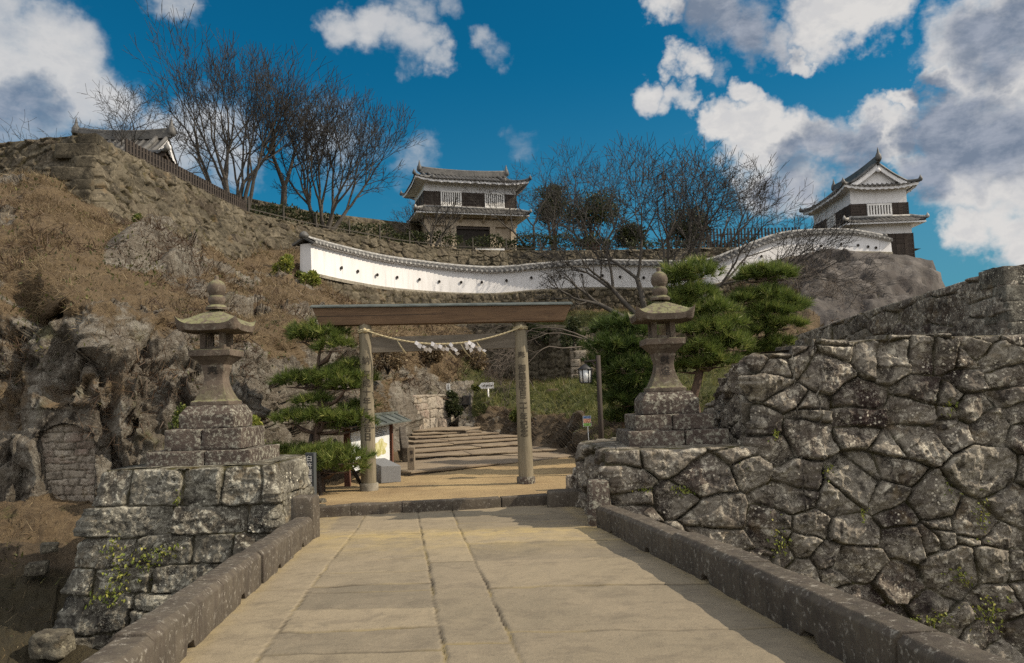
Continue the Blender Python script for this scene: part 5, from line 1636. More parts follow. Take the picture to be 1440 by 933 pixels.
for (px, tilt, n_) in ((585, 1.0, 4), (608, 1.15, 4), (634, .75, 3), (654, .45, 2), (660, .95, 4)):
    a = (px - 514) / (734 - 514); c = ctr[int(a * N_)].copy() + nvec * .03
    rs = random.Random(px); b = MB(); p = c.copy()
    for i in range(n_ + 1):            # folded zigzag blown to the right by the wind
        dx = dvec * math.sin(tilt) * .085 + Vector((0, 0, -1)) * math.cos(tilt) * .085
        side = (dvec * math.cos(tilt) + Vector((0, 0, 1)) * math.sin(tilt)) * (.085 if i % 2 else .07)
        tw = nvec * rs.uniform(.0, .09) + Vector((0, 0, rs.uniform(-.03, .03)))
        q = p + dx
        vs = [p - side * .5, p + side * .5 + tw, q + side * .5 + tw * .4, q - side * .5 - tw * .3]
        b.addv(vs + [v + nvec * .004 for v in vs], [(0, 1, 2, 3), (7, 6, 5, 4), (0, 4, 5, 1), (2, 6, 7, 3), (1, 5, 6, 2), (3, 7, 4, 0)])
        p = q + side * (.35 if i % 2 else -.30) + nvec * rs.uniform(-.03, .03) + dvec * rs.uniform(-.02, .02)
    b.build("paper_streamer", M['paper'], rope)
for px in (560, 627, 648, 670):
    a = (px - 514) / (734 - 514); c = ctr[int(a * N_)]
    b = MB()
    for i in range(5):
        e = c + dvec * (.16 + .02 * i) + Vector((0, 0, -.30 - .012 * i)) + nvec * (.01 * i)
        b.tube([c, c.lerp(e, .5) + Vector((0, 0, -.02)), e], [.006, .005, .003], 4)
    b.build("straw_tassel", M['straw'], rope)


# ------------------------------------------------------------------ stone lanterns on stepped bases
def sq_ring(hw, z, n=1): return [(-hw, -hw, z), (hw, -hw, z), (hw, hw, z), (-hw, hw, z)]


def square_prof(b, c, prof, rz=0.0, smooth=False, sub=6):
    """square cross-section solid through (half width, z) pairs"""
    vs = []; k = 4
    T = Matrix.Translation(c) @ Matrix.Rotation(rz, 4, 'Z')
    for hw, z in prof: vs += sq_ring(hw, z)
    fs = [(i * 4 + j, i * 4 + (j + 1) % 4, (i + 1) * 4 + (j + 1) % 4, (i + 1) * 4 + j) for i in range(len(prof) - 1) for j in range(4)]
    fs += [(3, 2, 1, 0), tuple((len(prof) - 1) * 4 + j for j in range(4))]
    b.addv(vs, fs, smooth, T)


def stone_lantern(c, label, hs, glyph, seed, tiers, rz=0.0):
    t = thing("stone_lantern", label, "stone lantern", c, "stone lanterns flanking the bridge end")
    z = c.z
    for i, (hx, hy, h, dx, dy) in enumerate(tiers):
        nb = MB()
        cx, cy = c.x + dx, c.y + dy
        # every course is two or three blocks on the front
        parts_ = [(-hx, hx * .12), (hx * .12 + .012, hx)] if i % 2 == 0 else [(-hx, -hx * .05), (-hx * .05 + .012, hx)]
        tp_ = .80 if i == len(tiers) - 1 else .97
        for (a, e) in parts_:
            nb.box((cx + (a + e) / 2, cy, z + h / 2), (e - a, hy * 2, h))
        if i == len(tiers) - 1:      # the top course is dressed with a sloping shoulder
            nb = MB(); square_prof(nb, Vector((cx, cy, z)), [(hx, 0), (hx, h * .62), (hx * .80, h)], rz)
        nb.build("base_course", M['tier_stone'], t, bevel=.022, rough=.022, sub=3, seed=seed + i)
        z += h
    o = Vector((c.x + tiers[-1][3], c.y + tiers[-1][4], z))
    s = hs / 2.22; wk = .79
    # flared shaft
    b = MB(); prof = [(.41, 0), (.41, .07), (.37, .085)]
    for k in range(11):
        a = k / 10; prof.append((.355 - .155 * math.sin(min(1, a * 1.35) * math.pi / 2) + .07 * max(0, a - .75) * 2.6, .09 + .56 * a))
    prof += [(.245, .66), (.245, .70)]
    square_prof(b, o, [(w * s * wk, q * s) for w, q in prof], rz)
    sh = b.build("shaft", M['lantern_stone'], t, bevel=.012, rough=.008, sub=2, seed=seed + 5)
    z0 = o.z + .50 * s
    def half(zz):
        a = max(0, min(1, (zz / s - .09) / .56)); return (.355 - .155 * math.sin(min(1, a * 1.35) * math.pi / 2) + .07 * max(0, a - .75) * 2.6) * s * wk
    lettering("carved_lettering", glyph, (.17 if len(glyph) > 1 else .2) * s, lambda x, y: Vector((o.x + x, o.y - half(z0 + y - o.z) - .014, z0 + y)), M['dark'], sh, True, 1.15)
    # platform
    b = MB(); square_prof(b, o, [(w * s * wk, q * s) for w, q in [(.24, .69), (.30, .74), (.42, .83), (.45, .84), (.45, .945), (.435, .955)]], rz)
    b.build("lamp_platform", M['lantern_stone'], t, bevel=.012, rough=.010, sub=2, seed=seed + 6)
    # open fire box: four posts with sills
    b = MB()
    hw = .215 * s; zz0, zz1 = o.z + .95 * s, o.z + 1.31 * s
    for (i, j) in ((-1, -1), (1, -1), (1, 1), (-1, 1)):
        b.box((o.x + i * (hw - .05 * s), o.y + j * (hw - .05 * s), (zz0 + zz1) / 2), (.095 * s, .095 * s, zz1 - zz0))
    for (i, j) in ((0, -1), (1, 0), (0, 1), (-1, 0)):
        w = (hw * 2 - .21 * s)
        for zq, hh in ((zz0 + .03 * s, .06 * s), (zz1 - .03 * s, .06 * s)):
            b.box((o.x + i * (hw - .06 * s), o.y + j * (hw - .06 * s), zq), (w if i == 0 else .08 * s, w if j == 0 else .08 * s, hh))
    b.build("fire_box", M['lantern_stone'], t, bevel=.008, rough=.004)
    # roof: square, concave, corners swept up
    n = 24; half = .52 * s
    def roof_pt(i, j):
        x = -1 + 2 * i / n; y = -1 + 2 * j / n; m_ = max(abs(x), abs(y)); mn = min(abs(x), abs(y))
        prof_ = .235 + .30 * (1 - m_) ** .80
        up = .15 * (m_ ** 5) * (mn ** 5)
        return (x * half, y * half, (prof_ - .15 + up) * s)
    V = [roof_pt(i, j) for i in range(n + 1) for j in range(n + 1)]
    V2 = [(x * .97, y * .97, (-.035 * s + .02 * s * (max(abs(x), abs(y)) / half) ** 2) if max(abs(x), abs(y)) < half * .95 else z_ - .105 * s) for (x, y, z_) in V]
    k = (n + 1) ** 2; fs = []
    for i in range(n):
        for j in range(n):
            a = i * (n + 1) + j
            fs.append((a, a + n + 1, a + n + 2, a + 1)); fs.append((k + a, k + a + 1, k + a + n + 2, k + a + n + 1))
    bd = [i * (n + 1) for i in range(n + 1)] + [n * (n + 1) + j for j in range(1, n + 1)] + [i * (n + 1) + n for i in range(n - 1, -1, -1)] + [j for j in range(n - 1, 0, -1)]
    for q in range(len(bd)):
        a, e = bd[q], bd[(q + 1) % len(bd)]; fs.append((a, k + a, k + e, e))
    b = MB(); b.addv(V + V2, fs, False, Matrix.Translation((o.x, o.y, o.z + 1.29 * s)) @ Matrix.Rotation(rz, 4, 'Z'))
    b.build("roof", M['lantern_stone'], t, rough=.014, seed=seed + 7)
    # collar, ring and onion finial
    b = MB(); b.lathe((o.x, o.y, o.z + 1.66 * s), [(q * s * .76, h * s) for q, h in [(.23, 0), (.24, .04), (.19, .075), (.15, .085), (.155, .10), (.185, .14), (.185, .20), (.15, .245), (.14, .25), (.155, .27), (.20, .33), (.205, .40), (.17, .475), (.10, .515), (.05, .53), (.045, .60), (.03, .61)]], 22)
    b.build("finial", M['lantern_stone'], t, rough=.010, seed=seed + 8)
    return t
cl = Vector(((W(305, 655, 14.15)).x, 14.15, .76))
stone_lantern(cl, "mossy stone lantern on stepped blocks left of the bridge with the cliff behind", W(305, 402, 14.15).z - W(305, 581, 14.15).z, "奉", 100,
              [(.88, .85, .27, 0, 0), (.66, .64, .36, 0, .0), (.48, .48, .40, 0, .0)])
cr_ = Vector(((W(938, 622, 14.35)).x, 14.35, .84))
stone_lantern(cr_, "stone lantern on stepped blocks right of the path in front of the dark pines", W(931, 386, 14.35).z - W(938, 557, 14.35).z, "獻燈", 120,
              [(.86, .84, .26, .05, 0), (.68, .66, .27, .02, .0), (.50, .50, .40, 0, .0)])
# ------------------------------------------------------------------ signs and small things
# roofed notice board behind the left pillar
p0 = G(489, 684, LZ); p1 = G(550, 659, LZ + .04)
d = (p1 - p0); d.z = 0; Ln = d.length; d.normalize(); nv_ = Vector((d.y, -d.x, 0))
board = thing("notice_board", "roofed wooden notice board with a map poster half hidden behind the left gate pillar", "notice board", (p0 + p1) / 2)
hb = W(550, 590, p1.y).z
for p in (p0, p1):
    b = MB(); b.box((p.x, p.y, (hb + p.z) / 2 - .1), (.13, .13, hb - p.z + .3), rz=math.atan2(d.y, d.x)); b.build("post", M['red_wood'], board)
pz0 = W(550, 646, p1.y).z; pz1 = W(550, 596, p1.y).z
def bp(u, z, o=.0): return p0 + d * (Ln * u) + nv_ * o + Vector((0, 0, z - p0.z))
def panel(name, u0, u1, z0, z1, o, mat, parent, th=.012):
    b = MB(); vs = [bp(u0, z0, o), bp(u1, z0, o), bp(u1, z1, o), bp(u0, z1, o)]
    b.addv([v - nv_ * th for v in vs] + vs, [(3, 2, 1, 0), (4, 5, 6, 7), (0, 1, 5, 4), (1, 2, 6, 5), (2, 3, 7, 6), (3, 0, 4, 7)])
    return b.build(name, mat, parent)
M['poster'] = material('pale_map_poster', lambda n, p: n.mix(n.rng(n.noise(p, 3, 4), .4, .6), (.62, .66, .70), (.72, .73, .73)), .4)
M['map_green'] = material('map_print', lambda n, p: n.mix(n.rng(n.noise(p, 5, 5, .6), .45, .55), (.42, .40, .16), (.60, .58, .36)), .4)
pan = panel("display_panel", .06, .94, pz0, pz1, .03, M['poster'], board, .04)
H = pz1 - pz0
# island-shaped map, printed caption lines, small photograph
b = MB(); n = 22; cu, cz = .70, pz0 + H * .40
vs = [bp(cu + .155 * math.cos(2 * math.pi * k / n) * (1 + .2 * math.sin(3 * k * .57)), cz + H * .22 * math.sin(2 * math.pi * k / n) * (1 + .18 * math.cos(k * 1.3)), .036) for k in range(n)]
b.addv(vs, [tuple(range(n))]); b.build("map_print", M['map_green'], pan)
b = MB()
for k in range(6):
    a = bp(.52, pz0 + H * (.93 - .045 * k), .036); b.addv([bp(.52, pz0 + H * (.93 - .045 * k), .036), bp(.86 - .05 * (k % 3), pz0 + H * (.93 - .045 * k), .036), bp(.86 - .05 * (k % 3), pz0 + H * (.945 - .045 * k), .036), bp(.52, pz0 + H * (.945 - .045 * k), .036)], [(0, 1, 2, 3)])
b.build("caption_text", M['slate_sign'], pan)
b = MB(); b.addv([bp(.12, pz0 + H * .12, .036), bp(.24, pz0 + H * .12, .036), bp(.24, pz0 + H * .26, .036), bp(.12, pz0 + H * .26, .036)], [(0, 1, 2, 3)])
b.build("small_picture", M['slate_sign'], pan)
b = MB()
for s in (1, -1):      # little gabled roof
    e0, e1 = bp(-.22, hb - .06, .48 * s), bp(1.18, hb - .06, .48 * s); r0_, r1_ = bp(-.22, hb + .17, 0), bp(1.18, hb + .17, 0)
    vs = [e0, e1, r1_, r0_]; b.addv([v - Vector((0, 0, .035)) for v in vs] + vs, [(3, 2, 1, 0), (4, 5, 6, 7), (0, 1, 5, 4), (1, 2, 6, 5), (2, 3, 7, 6), (3, 0, 4, 7)])
    for k in range(7):
        u = -.22 + 1.4 * (k + .5) / 7; b.beam(bp(u, hb - .05, .48 * s) + Vector((0, 0, .02)), bp(u, hb + .175, 0) + Vector((0, 0, .02)), .03, .025)
b.beam(bp(-.23, hb + .19, 0), bp(1.19, hb + .19, 0), .10, .07)
b.build("roof", M['copper'], board)

# grey granite block with a sloping top
c0 = G(536, 680, LZ); c1 = G(564, 678, LZ)
blk = thing("granite_block", "grey polished granite block with sloping top beside the notice board", "stone block", (c0 + c1) / 2)
a = c0; e = c1; bk = Vector((-.55, .9, 0)); hh = .43
vs = [a, e, e + bk, a + bk, a + Vector((0, 0, hh)), e + Vector((0, 0, hh - .02)), e + bk + Vector((0, 0, hh + .12)), a + bk + Vector((0, 0, hh + .12))]
b = MB(); b.addv(vs, [(3, 2, 1, 0), (4, 5, 6, 7), (0, 1, 5, 4), (1, 2, 6, 5), (2, 3, 7, 6), (3, 0, 4, 7)]); b.build("block_body", M['granite'], blk, bevel=.012)

# slate name post at the left of the path
c = G(437.5, 703, LZ); top = W(435, 637, c.y)
sp = thing("name_post", "dark slate name post with white lettering at the corner of the lantern base", "sign post", c)
b = MB(); b.box((c.x, c.y, (c.z + top.z) / 2 - .05), (.21, .12, top.z - c.z + .1), rz=R(-14)); pb = b.build("post_body", M['slate_sign'], sp, bevel=.008)
rz_ = R(-14); ux = Vector((math.cos(rz_), math.sin(rz_), 0)); un = Vector((math.sin(rz_), -math.cos(rz_), 0))
lettering("painted_lettering", "臼杵護国神社", .135, lambda x, y: Vector((c.x, c.y, top.z - .17 + y)) + ux * x + un * .064, M['white_ink'], pb, True, 1.07)
# low timber marker post and the stone slab leaning beside it
c = G(579, 668, LZ + .02); top = W(579, 629, c.y)
mp = thing("marker_post", "short square timber marker post at the foot of the stairway", "post", c)
b = MB(); b.box((c.x, c.y, (c.z + top.z) / 2), (.19, .19, top.z - c.z)); q = b.build("post_body", M['grey_post'], mp, bevel=.012)
b = MB()
for k in range(2): b.box((c.x + .02, c.y - .098, top.z - .14 - .20 * k), (.07, .006, .09))
b.build("faded_marks", M['post_wood'], q)
c = G(571, 655, LZ + .05)
rl = thing("stair_cheek", "long low stone cheek running up beside the stairway behind the timber marker post", "stone kerb", c)
b = MB(); b.beam(c + Vector((0, 0, .30)), W(566, 614, 27) + Vector((0, 0, .1)), .22, .50); b.build("cheek_stone", M['parapet_stone'], rl, bevel=.03, rough=.03, sub=2)

# white arrow sign on the grass
c = W(687, 571, 39.0); tp2 = W(684, 534, 39.0)
ar = thing("arrow_sign", "white arrow shaped direction sign on a thin post in the grass", "sign", c)
b = MB(); b.tube([c - Vector((0, 0, .2)), Vector((c.x, c.y + .02, W(684, 541, 39).z))], .045, 8); b.build("post", M['white_metal'], ar)
wl = W(674.5, 543, 38.9); wr = W(694.5, 542, 38.9); hh = .155
b = MB(); o2 = Vector((0, .03, 0)); vs = [wl + Vector((.10, 0, 0)) - Vector((.0, 0, hh)), wr - Vector((0, 0, hh)), wr + Vector((0, 0, hh)), wl + Vector((.10, 0, hh)), wl + Vector((-.05, 0, 0))]
b.addv(vs + [v + o2 for v in vs], [(0, 1, 2, 3, 4), (9, 8, 7, 6, 5)] + [(k, 5 + k, 5 + (k + 1) % 5, (k + 1) % 5) for k in range(5)])
pa = b.build("arrow_panel", M['white_metal'], ar)
lettering("sign_text", "臼杵護国神社", .105, lambda x, y: Vector(((wl.x + wr.x) / 2 + .06 + x, wl.y - .008, wl.z - .04 + y)), M['ink'], pa, False)
# small white plate fixed to the rock
c = W(630.5, 547, 38.0)
pl_ = thing("white_plate", "small upright white plate fixed on the rock face beyond the gate", "sign", c)
b = MB(); b.box((c.x, c.y, c.z), (.18, .03, .50)); q = b.build("plate_panel", M['white_metal'], pl_)
lettering("sign_text", "史跡案内", .10, lambda x, y: Vector((c.x + x, c.y - .02, c.z + .13 + y)), M['ink'], q, True)
# black floodlight in the grass
c = W(656, 563, 38.6)
fl = thing("floodlight", "black floodlight on a little bracket in the grass left of the arrow sign", "floodlight", c)
b = MB(); b.box((c.x, c.y, c.z), (.40, .22, .46), Matrix.Identity(4), rz=.3); q = b.build("housing", M['black_metal'], fl, bevel=.02)
b = MB(); b.box((c.x - .01, c.y - .12, c.z), (.30, .02, .36), rz=.3); b.build("lens", M['dark'], q)
b = MB(); b.tube([(c.x - .2, c.y, c.z), (c.x - .22, c.y, c.z - .45), (c.x + .22, c.y, c.z - .45), (c.x + .2, c.y, c.z)], .02, 6); b.build("bracket", M['black_metal'], fl)
# tree stump on the green slope
c = W(776, 560, 38.5)
stp = thing("tree_stump", "broken brown tree stump on the grassy slope", "tree stump", c)
b = MB(); b.lathe(c - Vector((0, 0, .25)), [(.55, 0), (.42, .15), (.34, .35), (.36, .60), (.22, .68)], 12); b.build("stump_body", M['bark'], stp, rough=.10, sub=2, seed=4)
# hanging lantern on a dark pole
c = W(846, 632, 20.0); tp3 = W(841, 500, 20.0)
lam = thing("street_lamp", "dark wooden lamp post with a white glass lantern hanging from its arm", "street lamp", (c.x, c.y, LZ + .2))
b = MB(); b.tube([(c.x, c.y, LZ - .1), tp3], [.075, .06], 10); b.build("pole", M['post_wood'], lam)
a0 = W(841, 507, 20.0); lt = W(822.5, 509, 20.0)
b = MB(); b.tube([a0, lt], .028, 8); b.tube([tp3 + Vector((0, 0, -.35)), lt.lerp(a0, .45)], .02, 6); b.tube([lt + Vector((0, 0, .06)), W(823, 517, 20)], .014, 6); b.build("arm", M['post_wood'], lam)
zc0 = W(823, 538, 20).z; zc1 = W(823, 520, 20).z; lx = W(823, 528, 20)
b = MB()
b.lathe((lx.x, lx.y, zc1), [(.20, 0), (.20, .015), (.06, .11), (.03, .14)], 6); b.lathe((lx.x, lx.y, zc0 - .03), [(.12, 0), (.15, .03)], 6)
for k in range(6):
    g = 2 * math.pi * k / 6; b.beam((lx.x + .145 * math.cos(g), lx.y + .145 * math.sin(g), zc0), (lx.x + .17 * math.cos(g), lx.y + .17 * math.sin(g), zc1), .022, .022)
lf = b.build("lantern_frame", M['black_metal'], lam)
b = MB(); b.lathe((lx.x, lx.y, zc0), [(.130, 0), (.152, zc1 - zc0)], 6); b.build("glass", M['lamp_glass'], lf)
# little colour notice on a stick
c = G(830, 640, -.05); hd = W(825.5, 592.5, c.y)
nt = thing("colour_notice", "small colourful notice on a thin white stick near the lamp post", "sign", c)
b = MB(); b.tube([c - Vector((0, 0, .1)), W(826.5, 600, c.y)], .013, 6); b.build("stick", M['white_metal'], nt)
b = MB(); b.box((hd.x, hd.y, hd.z), (.25, .02, .32)); q = b.build("notice_panel", M['white_metal'], nt)
for (nm, zz, hgt, colr) in (("blue_band", .115, .07, (.10, .18, .36)), ("orange_picture", .01, .12, (.55, .26, .16)), ("green_band", -.105, .09, (.20, .38, .08))):
    mm = material(nm + '_print', lambda n, p, colr=colr: n.mix(n.rng(n.noise(p, 22, 3), .45, .6), colr, tuple(min(1, c_ * 1.7 + .1) for c_ in colr)), .5)
    b = MB(); b.box((hd.x, hd.y - .0115, hd.z + zz), (.225, .004, hgt)); b.build(nm, mm, q)
# concrete stubs by the platform
for i, (px, py, Y, lab) in enumerate([(846, 629, 17.2, "plain concrete stub post behind the lantern platform wall"), (868, 627, 15.9, "second concrete stub post close beside the stepped lantern base")]):
    c = W(px, py, Y); t = thing("stub_post", lab, "post", c, "concrete stub posts")
    b = MB(); b.box((c.x, c.y, c.z - .12), (.21, .21, .58)); b.build("post_body", M['concrete'], t, bevel=.02, rough=.008, sub=2, seed=i)
# stones lying by the path
for i, (px, py, Y, s) in enumerate([(444, 716, 14.3, .22), (461, 716, 14.4, .14), (452, 706, 15.4, .16)]):
    lab = ["flat dark stone on the sand beside the slate name post", "little brown stone at the left end of the kerb", "small pebble like rock on the sand behind the kerb"][i]
    c = G(px, py, LZ); t = thing("loose_stone", lab, "stone", c, "stones lying beside the path")
    b = MB(); b.box(c + Vector((0, 0, s * .1)), (s * 1.7, s, s * .6), rz=i); b.build("stone_body", M['rock'], t, bevel=s * .2, rough=s * .2, sub=3, seed=i + 60)
# ------------------------------------------------------------------ foliage
def leaves_mesh(name, P, Dv, length, width, rs, parent, mat, nm, quad=False, droop=0.0, tone=None):
    """one blade per point P along direction Dv"""
    n = len(P); length = np.broadcast_to(length, (n,)); width = np.broadcast_to(width, (n,))
    Dv = Dv / (np.linalg.norm(Dv, axis=1, keepdims=True) + 1e-9)
    ref = rs.normal(size=(n, 3)); s = np.cross(Dv, ref); s /= np.linalg.norm(s, axis=1, keepdims=True) + 1e-9
    rnd = rs.rand(n)
    if tone is not None: rnd = np.clip(rnd * .45 + tone * .62, 0, 1)
    if quad:
        mid = P + Dv * (length * .5)[:, None]
        V = np.stack([P, mid + s * (width * .5)[:, None], P + Dv * length[:, None] + np.array([0, 0, -droop]) * length[:, None], mid - s * (width * .5)[:, None]], 1).reshape(-1, 3)
        f = np.arange(n * 4).reshape(n, 4); rr = np.repeat(rnd, 4)
    else:
        V = np.stack([P - s * (width * .5)[:, None], P + s * (width * .5)[:, None], P + Dv * length[:, None]], 1).reshape(-1, 3)
        f = np.arange(n * 3).reshape(n, 3); rr = np.repeat(rnd, 3)
    me = np_mesh(nm, V, f, False, {'rnd': rr})
    return link(nm, me, mat, parent)


def needle_pad(parent, c, rx, ry, rz, tufts, seed, mat, nl=.17, per=20, w=.011, nm="needle_pad"):
    rs = np.random.RandomState(seed)
    a = rs.rand(tufts) * 2 * np.pi; r = np.sqrt(rs.rand(tufts)); lob = 1 + .20 * np.sin(a * 3 + seed) + .12 * np.sin(a * 5 + seed * 2.1)
    x = np.cos(a) * r * rx * lob; y = np.sin(a) * r * ry * lob
    q = np.clip(1 - r * r, 0, 1)
    z = rz * (np.sqrt(q) * (rs.rand(tufts) ** .5) * 1.15 - .55 * rs.rand(tufts) * np.sqrt(q)) + rz * .34 * np.sin(x * 6 + seed) * np.cos(y * 6 + seed)
    T = np.stack([x, y, z], 1) + np.array(c)[None]
    ax = np.stack([x / rx * .75, y / ry * .75, np.full(tufts, .8)], 1) + rs.normal(size=(tufts, 3)) * .28
    ax /= np.linalg.norm(ax, axis=1, keepdims=True)
    P = np.repeat(T, per, 0); A = np.repeat(ax, per, 0)
    D = A * 1.0 + rs.normal(size=P.shape) * .50
    P = P + A * (rs.rand(len(P)) * .06)[:, None]
    return leaves_mesh(nm, P, D, nl * (.7 + .6 * rs.rand(len(P))), w, rs, parent, mat, nm, tone=np.repeat(rs.rand(tufts), per))


def pine(name, label, base, trunk, pads, seed, mat, group, props=(), tuft=150, nl=.17, w=.011, rad=.12):
    """trunk: list of points; pads: (centre, rx, ry, rz)"""
    rs = random.Random(seed)
    t = thing(name, label, "pine tree", base, group)
    b = MB(); n = len(trunk); b.tube(trunk, [rad * (1 - .75 * k / (n - 1)) for k in range(n)], 10); b.build("trunk", M['bark'], t, rough=.012, seed=seed)
    b = MB()
    for (c, rx, ry, rz) in pads:
        c = Vector(c); k = min(range(n), key=lambda i: abs(trunk[i][2] - (c.z - .25)) + .2 * (Vector(trunk[i]) - c).length); s = Vector(trunk[k])
        for j in range(4):
            e = c + Vector((rx * .62 * math.cos(j * 1.57 + seed), ry * .62 * math.sin(j * 1.57 + seed), -rz * .25))
            m_ = s.lerp(c, .55) + Vector((rs.uniform(-.06, .06), rs.uniform(-.06, .06), -.10)); 
            b.tube([s, m_, c + Vector((0, 0, -rz * .4)), e], [.048, .036, .024, .010], 6)
    b.build("limbs", M['bark'], t)
    for i, (c, rx, ry, rz) in enumerate(pads):
        needle_pad(t, c, rx, ry, rz, int(tuft * max(.25, rx * ry * 1.6 + rz * .4)), seed * 50 + i, mat, nl, 20, w)
    for (a, e) in props:
        b = MB(); b.tube([a, e], .045, 8); b.build("prop_pole", M['post_wood'], t)
    return t


def W3(px, py, Y): return tuple(W(px, py, Y))
# the clipped pine left of the shrine gate
Yp = 18.4
base = G(445, 705, LZ); base.y = Yp
tr = [W3(452, 712, Yp), W3(450, 670, Yp), W3(447, 640, Yp + .05), W3(445, 610, Yp), W3(452, 575, Yp), W3(448, 545, Yp + .05), W3(447, 515, Yp), W3(450, 490, Yp)]
S_ = Yp / F
def pd(px, py, Y, rx, rz, ry=None): g = 1.0 if Y < 20 else 1.02; return (W3(px, py, Y), g * rx * Y / F, g * (ry or rx * .75) * Y / F, g * rz * Y / F)
pads = [pd(449, 474, Yp, 40, 17), pd(466, 491, Yp - .2, 27, 11), pd(428, 478, Yp, 20, 10), pd(424, 540, Yp, 38, 15), pd(468, 536, Yp, 42, 17), pd(492, 522, Yp + .1, 26, 12), pd(485, 546, Yp - .2, 22, 9), pd(436, 568, Yp - .1, 26, 10), pd(415, 592, Yp - .1, 34, 13),
        pd(455, 590, Yp - .2, 30, 13), pd(486, 596, Yp - .1, 32, 17), pd(505, 600, Yp + .1, 26, 12), pd(400, 640, Yp + .3, 36, 12), pd(448, 643, Yp - .5, 38, 13), pd(483, 648, Yp - .6, 34, 14), pd(470, 662, Yp - .5, 36, 9), pd(505, 575, Yp + .4, 22, 10), pd(515, 540, Yp + .3, 16, 9)]
props = [((W(470, 618, Yp)), (W(512, 688, Yp + .2))), ((W(438, 612, Yp)), (W(428, 672, Yp + .3))), (W(447, 640, Yp - .3), W(452, 712, Yp - .7))]
pine("clipped_pine", "clipped pine with flat tiers of needles and prop poles left of the shrine gate", base, tr, pads, 3, M['needles'], "pine trees", props, tuft=250, nl=.19, w=.015)
# dark low pine mass behind the lamp
Yq = 23.5
tr = [W3(885, 640, Yq), W3(880, 590, Yq), W3(886, 545, Yq), W3(880, 500, Yq), W3(884, 465, Yq)]
pads = [pd(868, 462, Yq, 30, 14), pd(890, 470, Yq, 34, 16), pd(852, 490, Yq - .3, 28, 15), pd(880, 492, Yq - .4, 34, 17), pd(905, 500, Yq, 30, 18), pd(858, 515, Yq - .4, 30, 16), pd(888, 520, Yq - .6, 34, 17), pd(862, 542, Yq - .3, 28, 16), pd(895, 545, Yq - .6, 32, 18),
        pd(878, 565, Yq - .4, 32, 18), pd(905, 570, Yq - .4, 28, 18), pd(880, 590, Yq, 28, 14), pd(846, 470, Yq + .2, 20, 10)]
pine("dark_pine", "dense dark pine filling the space behind the lamp post", W(885, 640, Yq), tr, pads, 7, M['dark_needles'], "pine trees", tuft=200, nl=.26, w=.021, rad=.16)
# tall pine just behind the right lantern
Yr = 21.0
tr = [W3(985, 610, Yr), W3(975, 560, Yr), W3(985, 520, Yr), W3(972, 480, Yr), W3(968, 440, Yr), W3(965, 400, Yr)]
pads = [pd(972, 388, Yr, 34, 16), pd(955, 398, Yr, 22, 12), pd(975, 420, Yr, 36, 15), pd(950, 430, Yr, 26, 13), pd(1000, 440, Yr - .2, 32, 15), pd(962, 452, Yr - .1, 26, 13), pd(1018, 462, Yr - .2, 28, 13), pd(990, 468, Yr - .4, 34, 15), pd(1020, 488, Yr - .3, 32, 16), pd(985, 496, Yr - .4, 32, 15),
        pd(955, 500, Yr, 24, 14), pd(1003, 513, Yr - .4, 30, 12), pd(968, 520, Yr, 26, 12), pd(1038, 490, Yr, 18, 12)]
pine("tall_pine", "tall bright green pine rising right behind the right stone lantern", W(985, 612, Yr), tr, pads, 11, M['needles'], "pine trees", tuft=210, nl=.25, w=.020, rad=.14)
# layered pine to the right of it
Ys = 23.0
tr = [W3(1085, 600, Ys), W3(1082, 540, Ys), W3(1078, 500, Ys), W3(1080, 460, Ys), W3(1076, 420, Ys), W3(1076, 392, Ys)]
pads = [pd(1077, 388, Ys, 36, 12), pd(1060, 394, Ys, 22, 8), pd(1095, 392, Ys, 18, 8), pd(1075, 420, Ys, 36, 13), pd(1048, 425, Ys, 28, 9), pd(1105, 432, Ys, 28, 12), pd(1082, 440, Ys - .2, 32, 11), pd(1060, 455, Ys - .2, 26, 9), pd(1098, 460, Ys - .2, 30, 11), pd(1110, 440, Ys, 20, 12),
        pd(1062, 472, Ys - .1, 26, 9), pd(1092, 487, Ys - .1, 26, 9), pd(1072, 498, Ys, 28, 8)]
pine("layered_pine", "layered pine with separate needle clouds above the boulder wall", W(1085, 602, Ys), tr, pads, 13, M['needles'], "pine trees", tuft=210, nl=.25, w=.020, rad=.13)


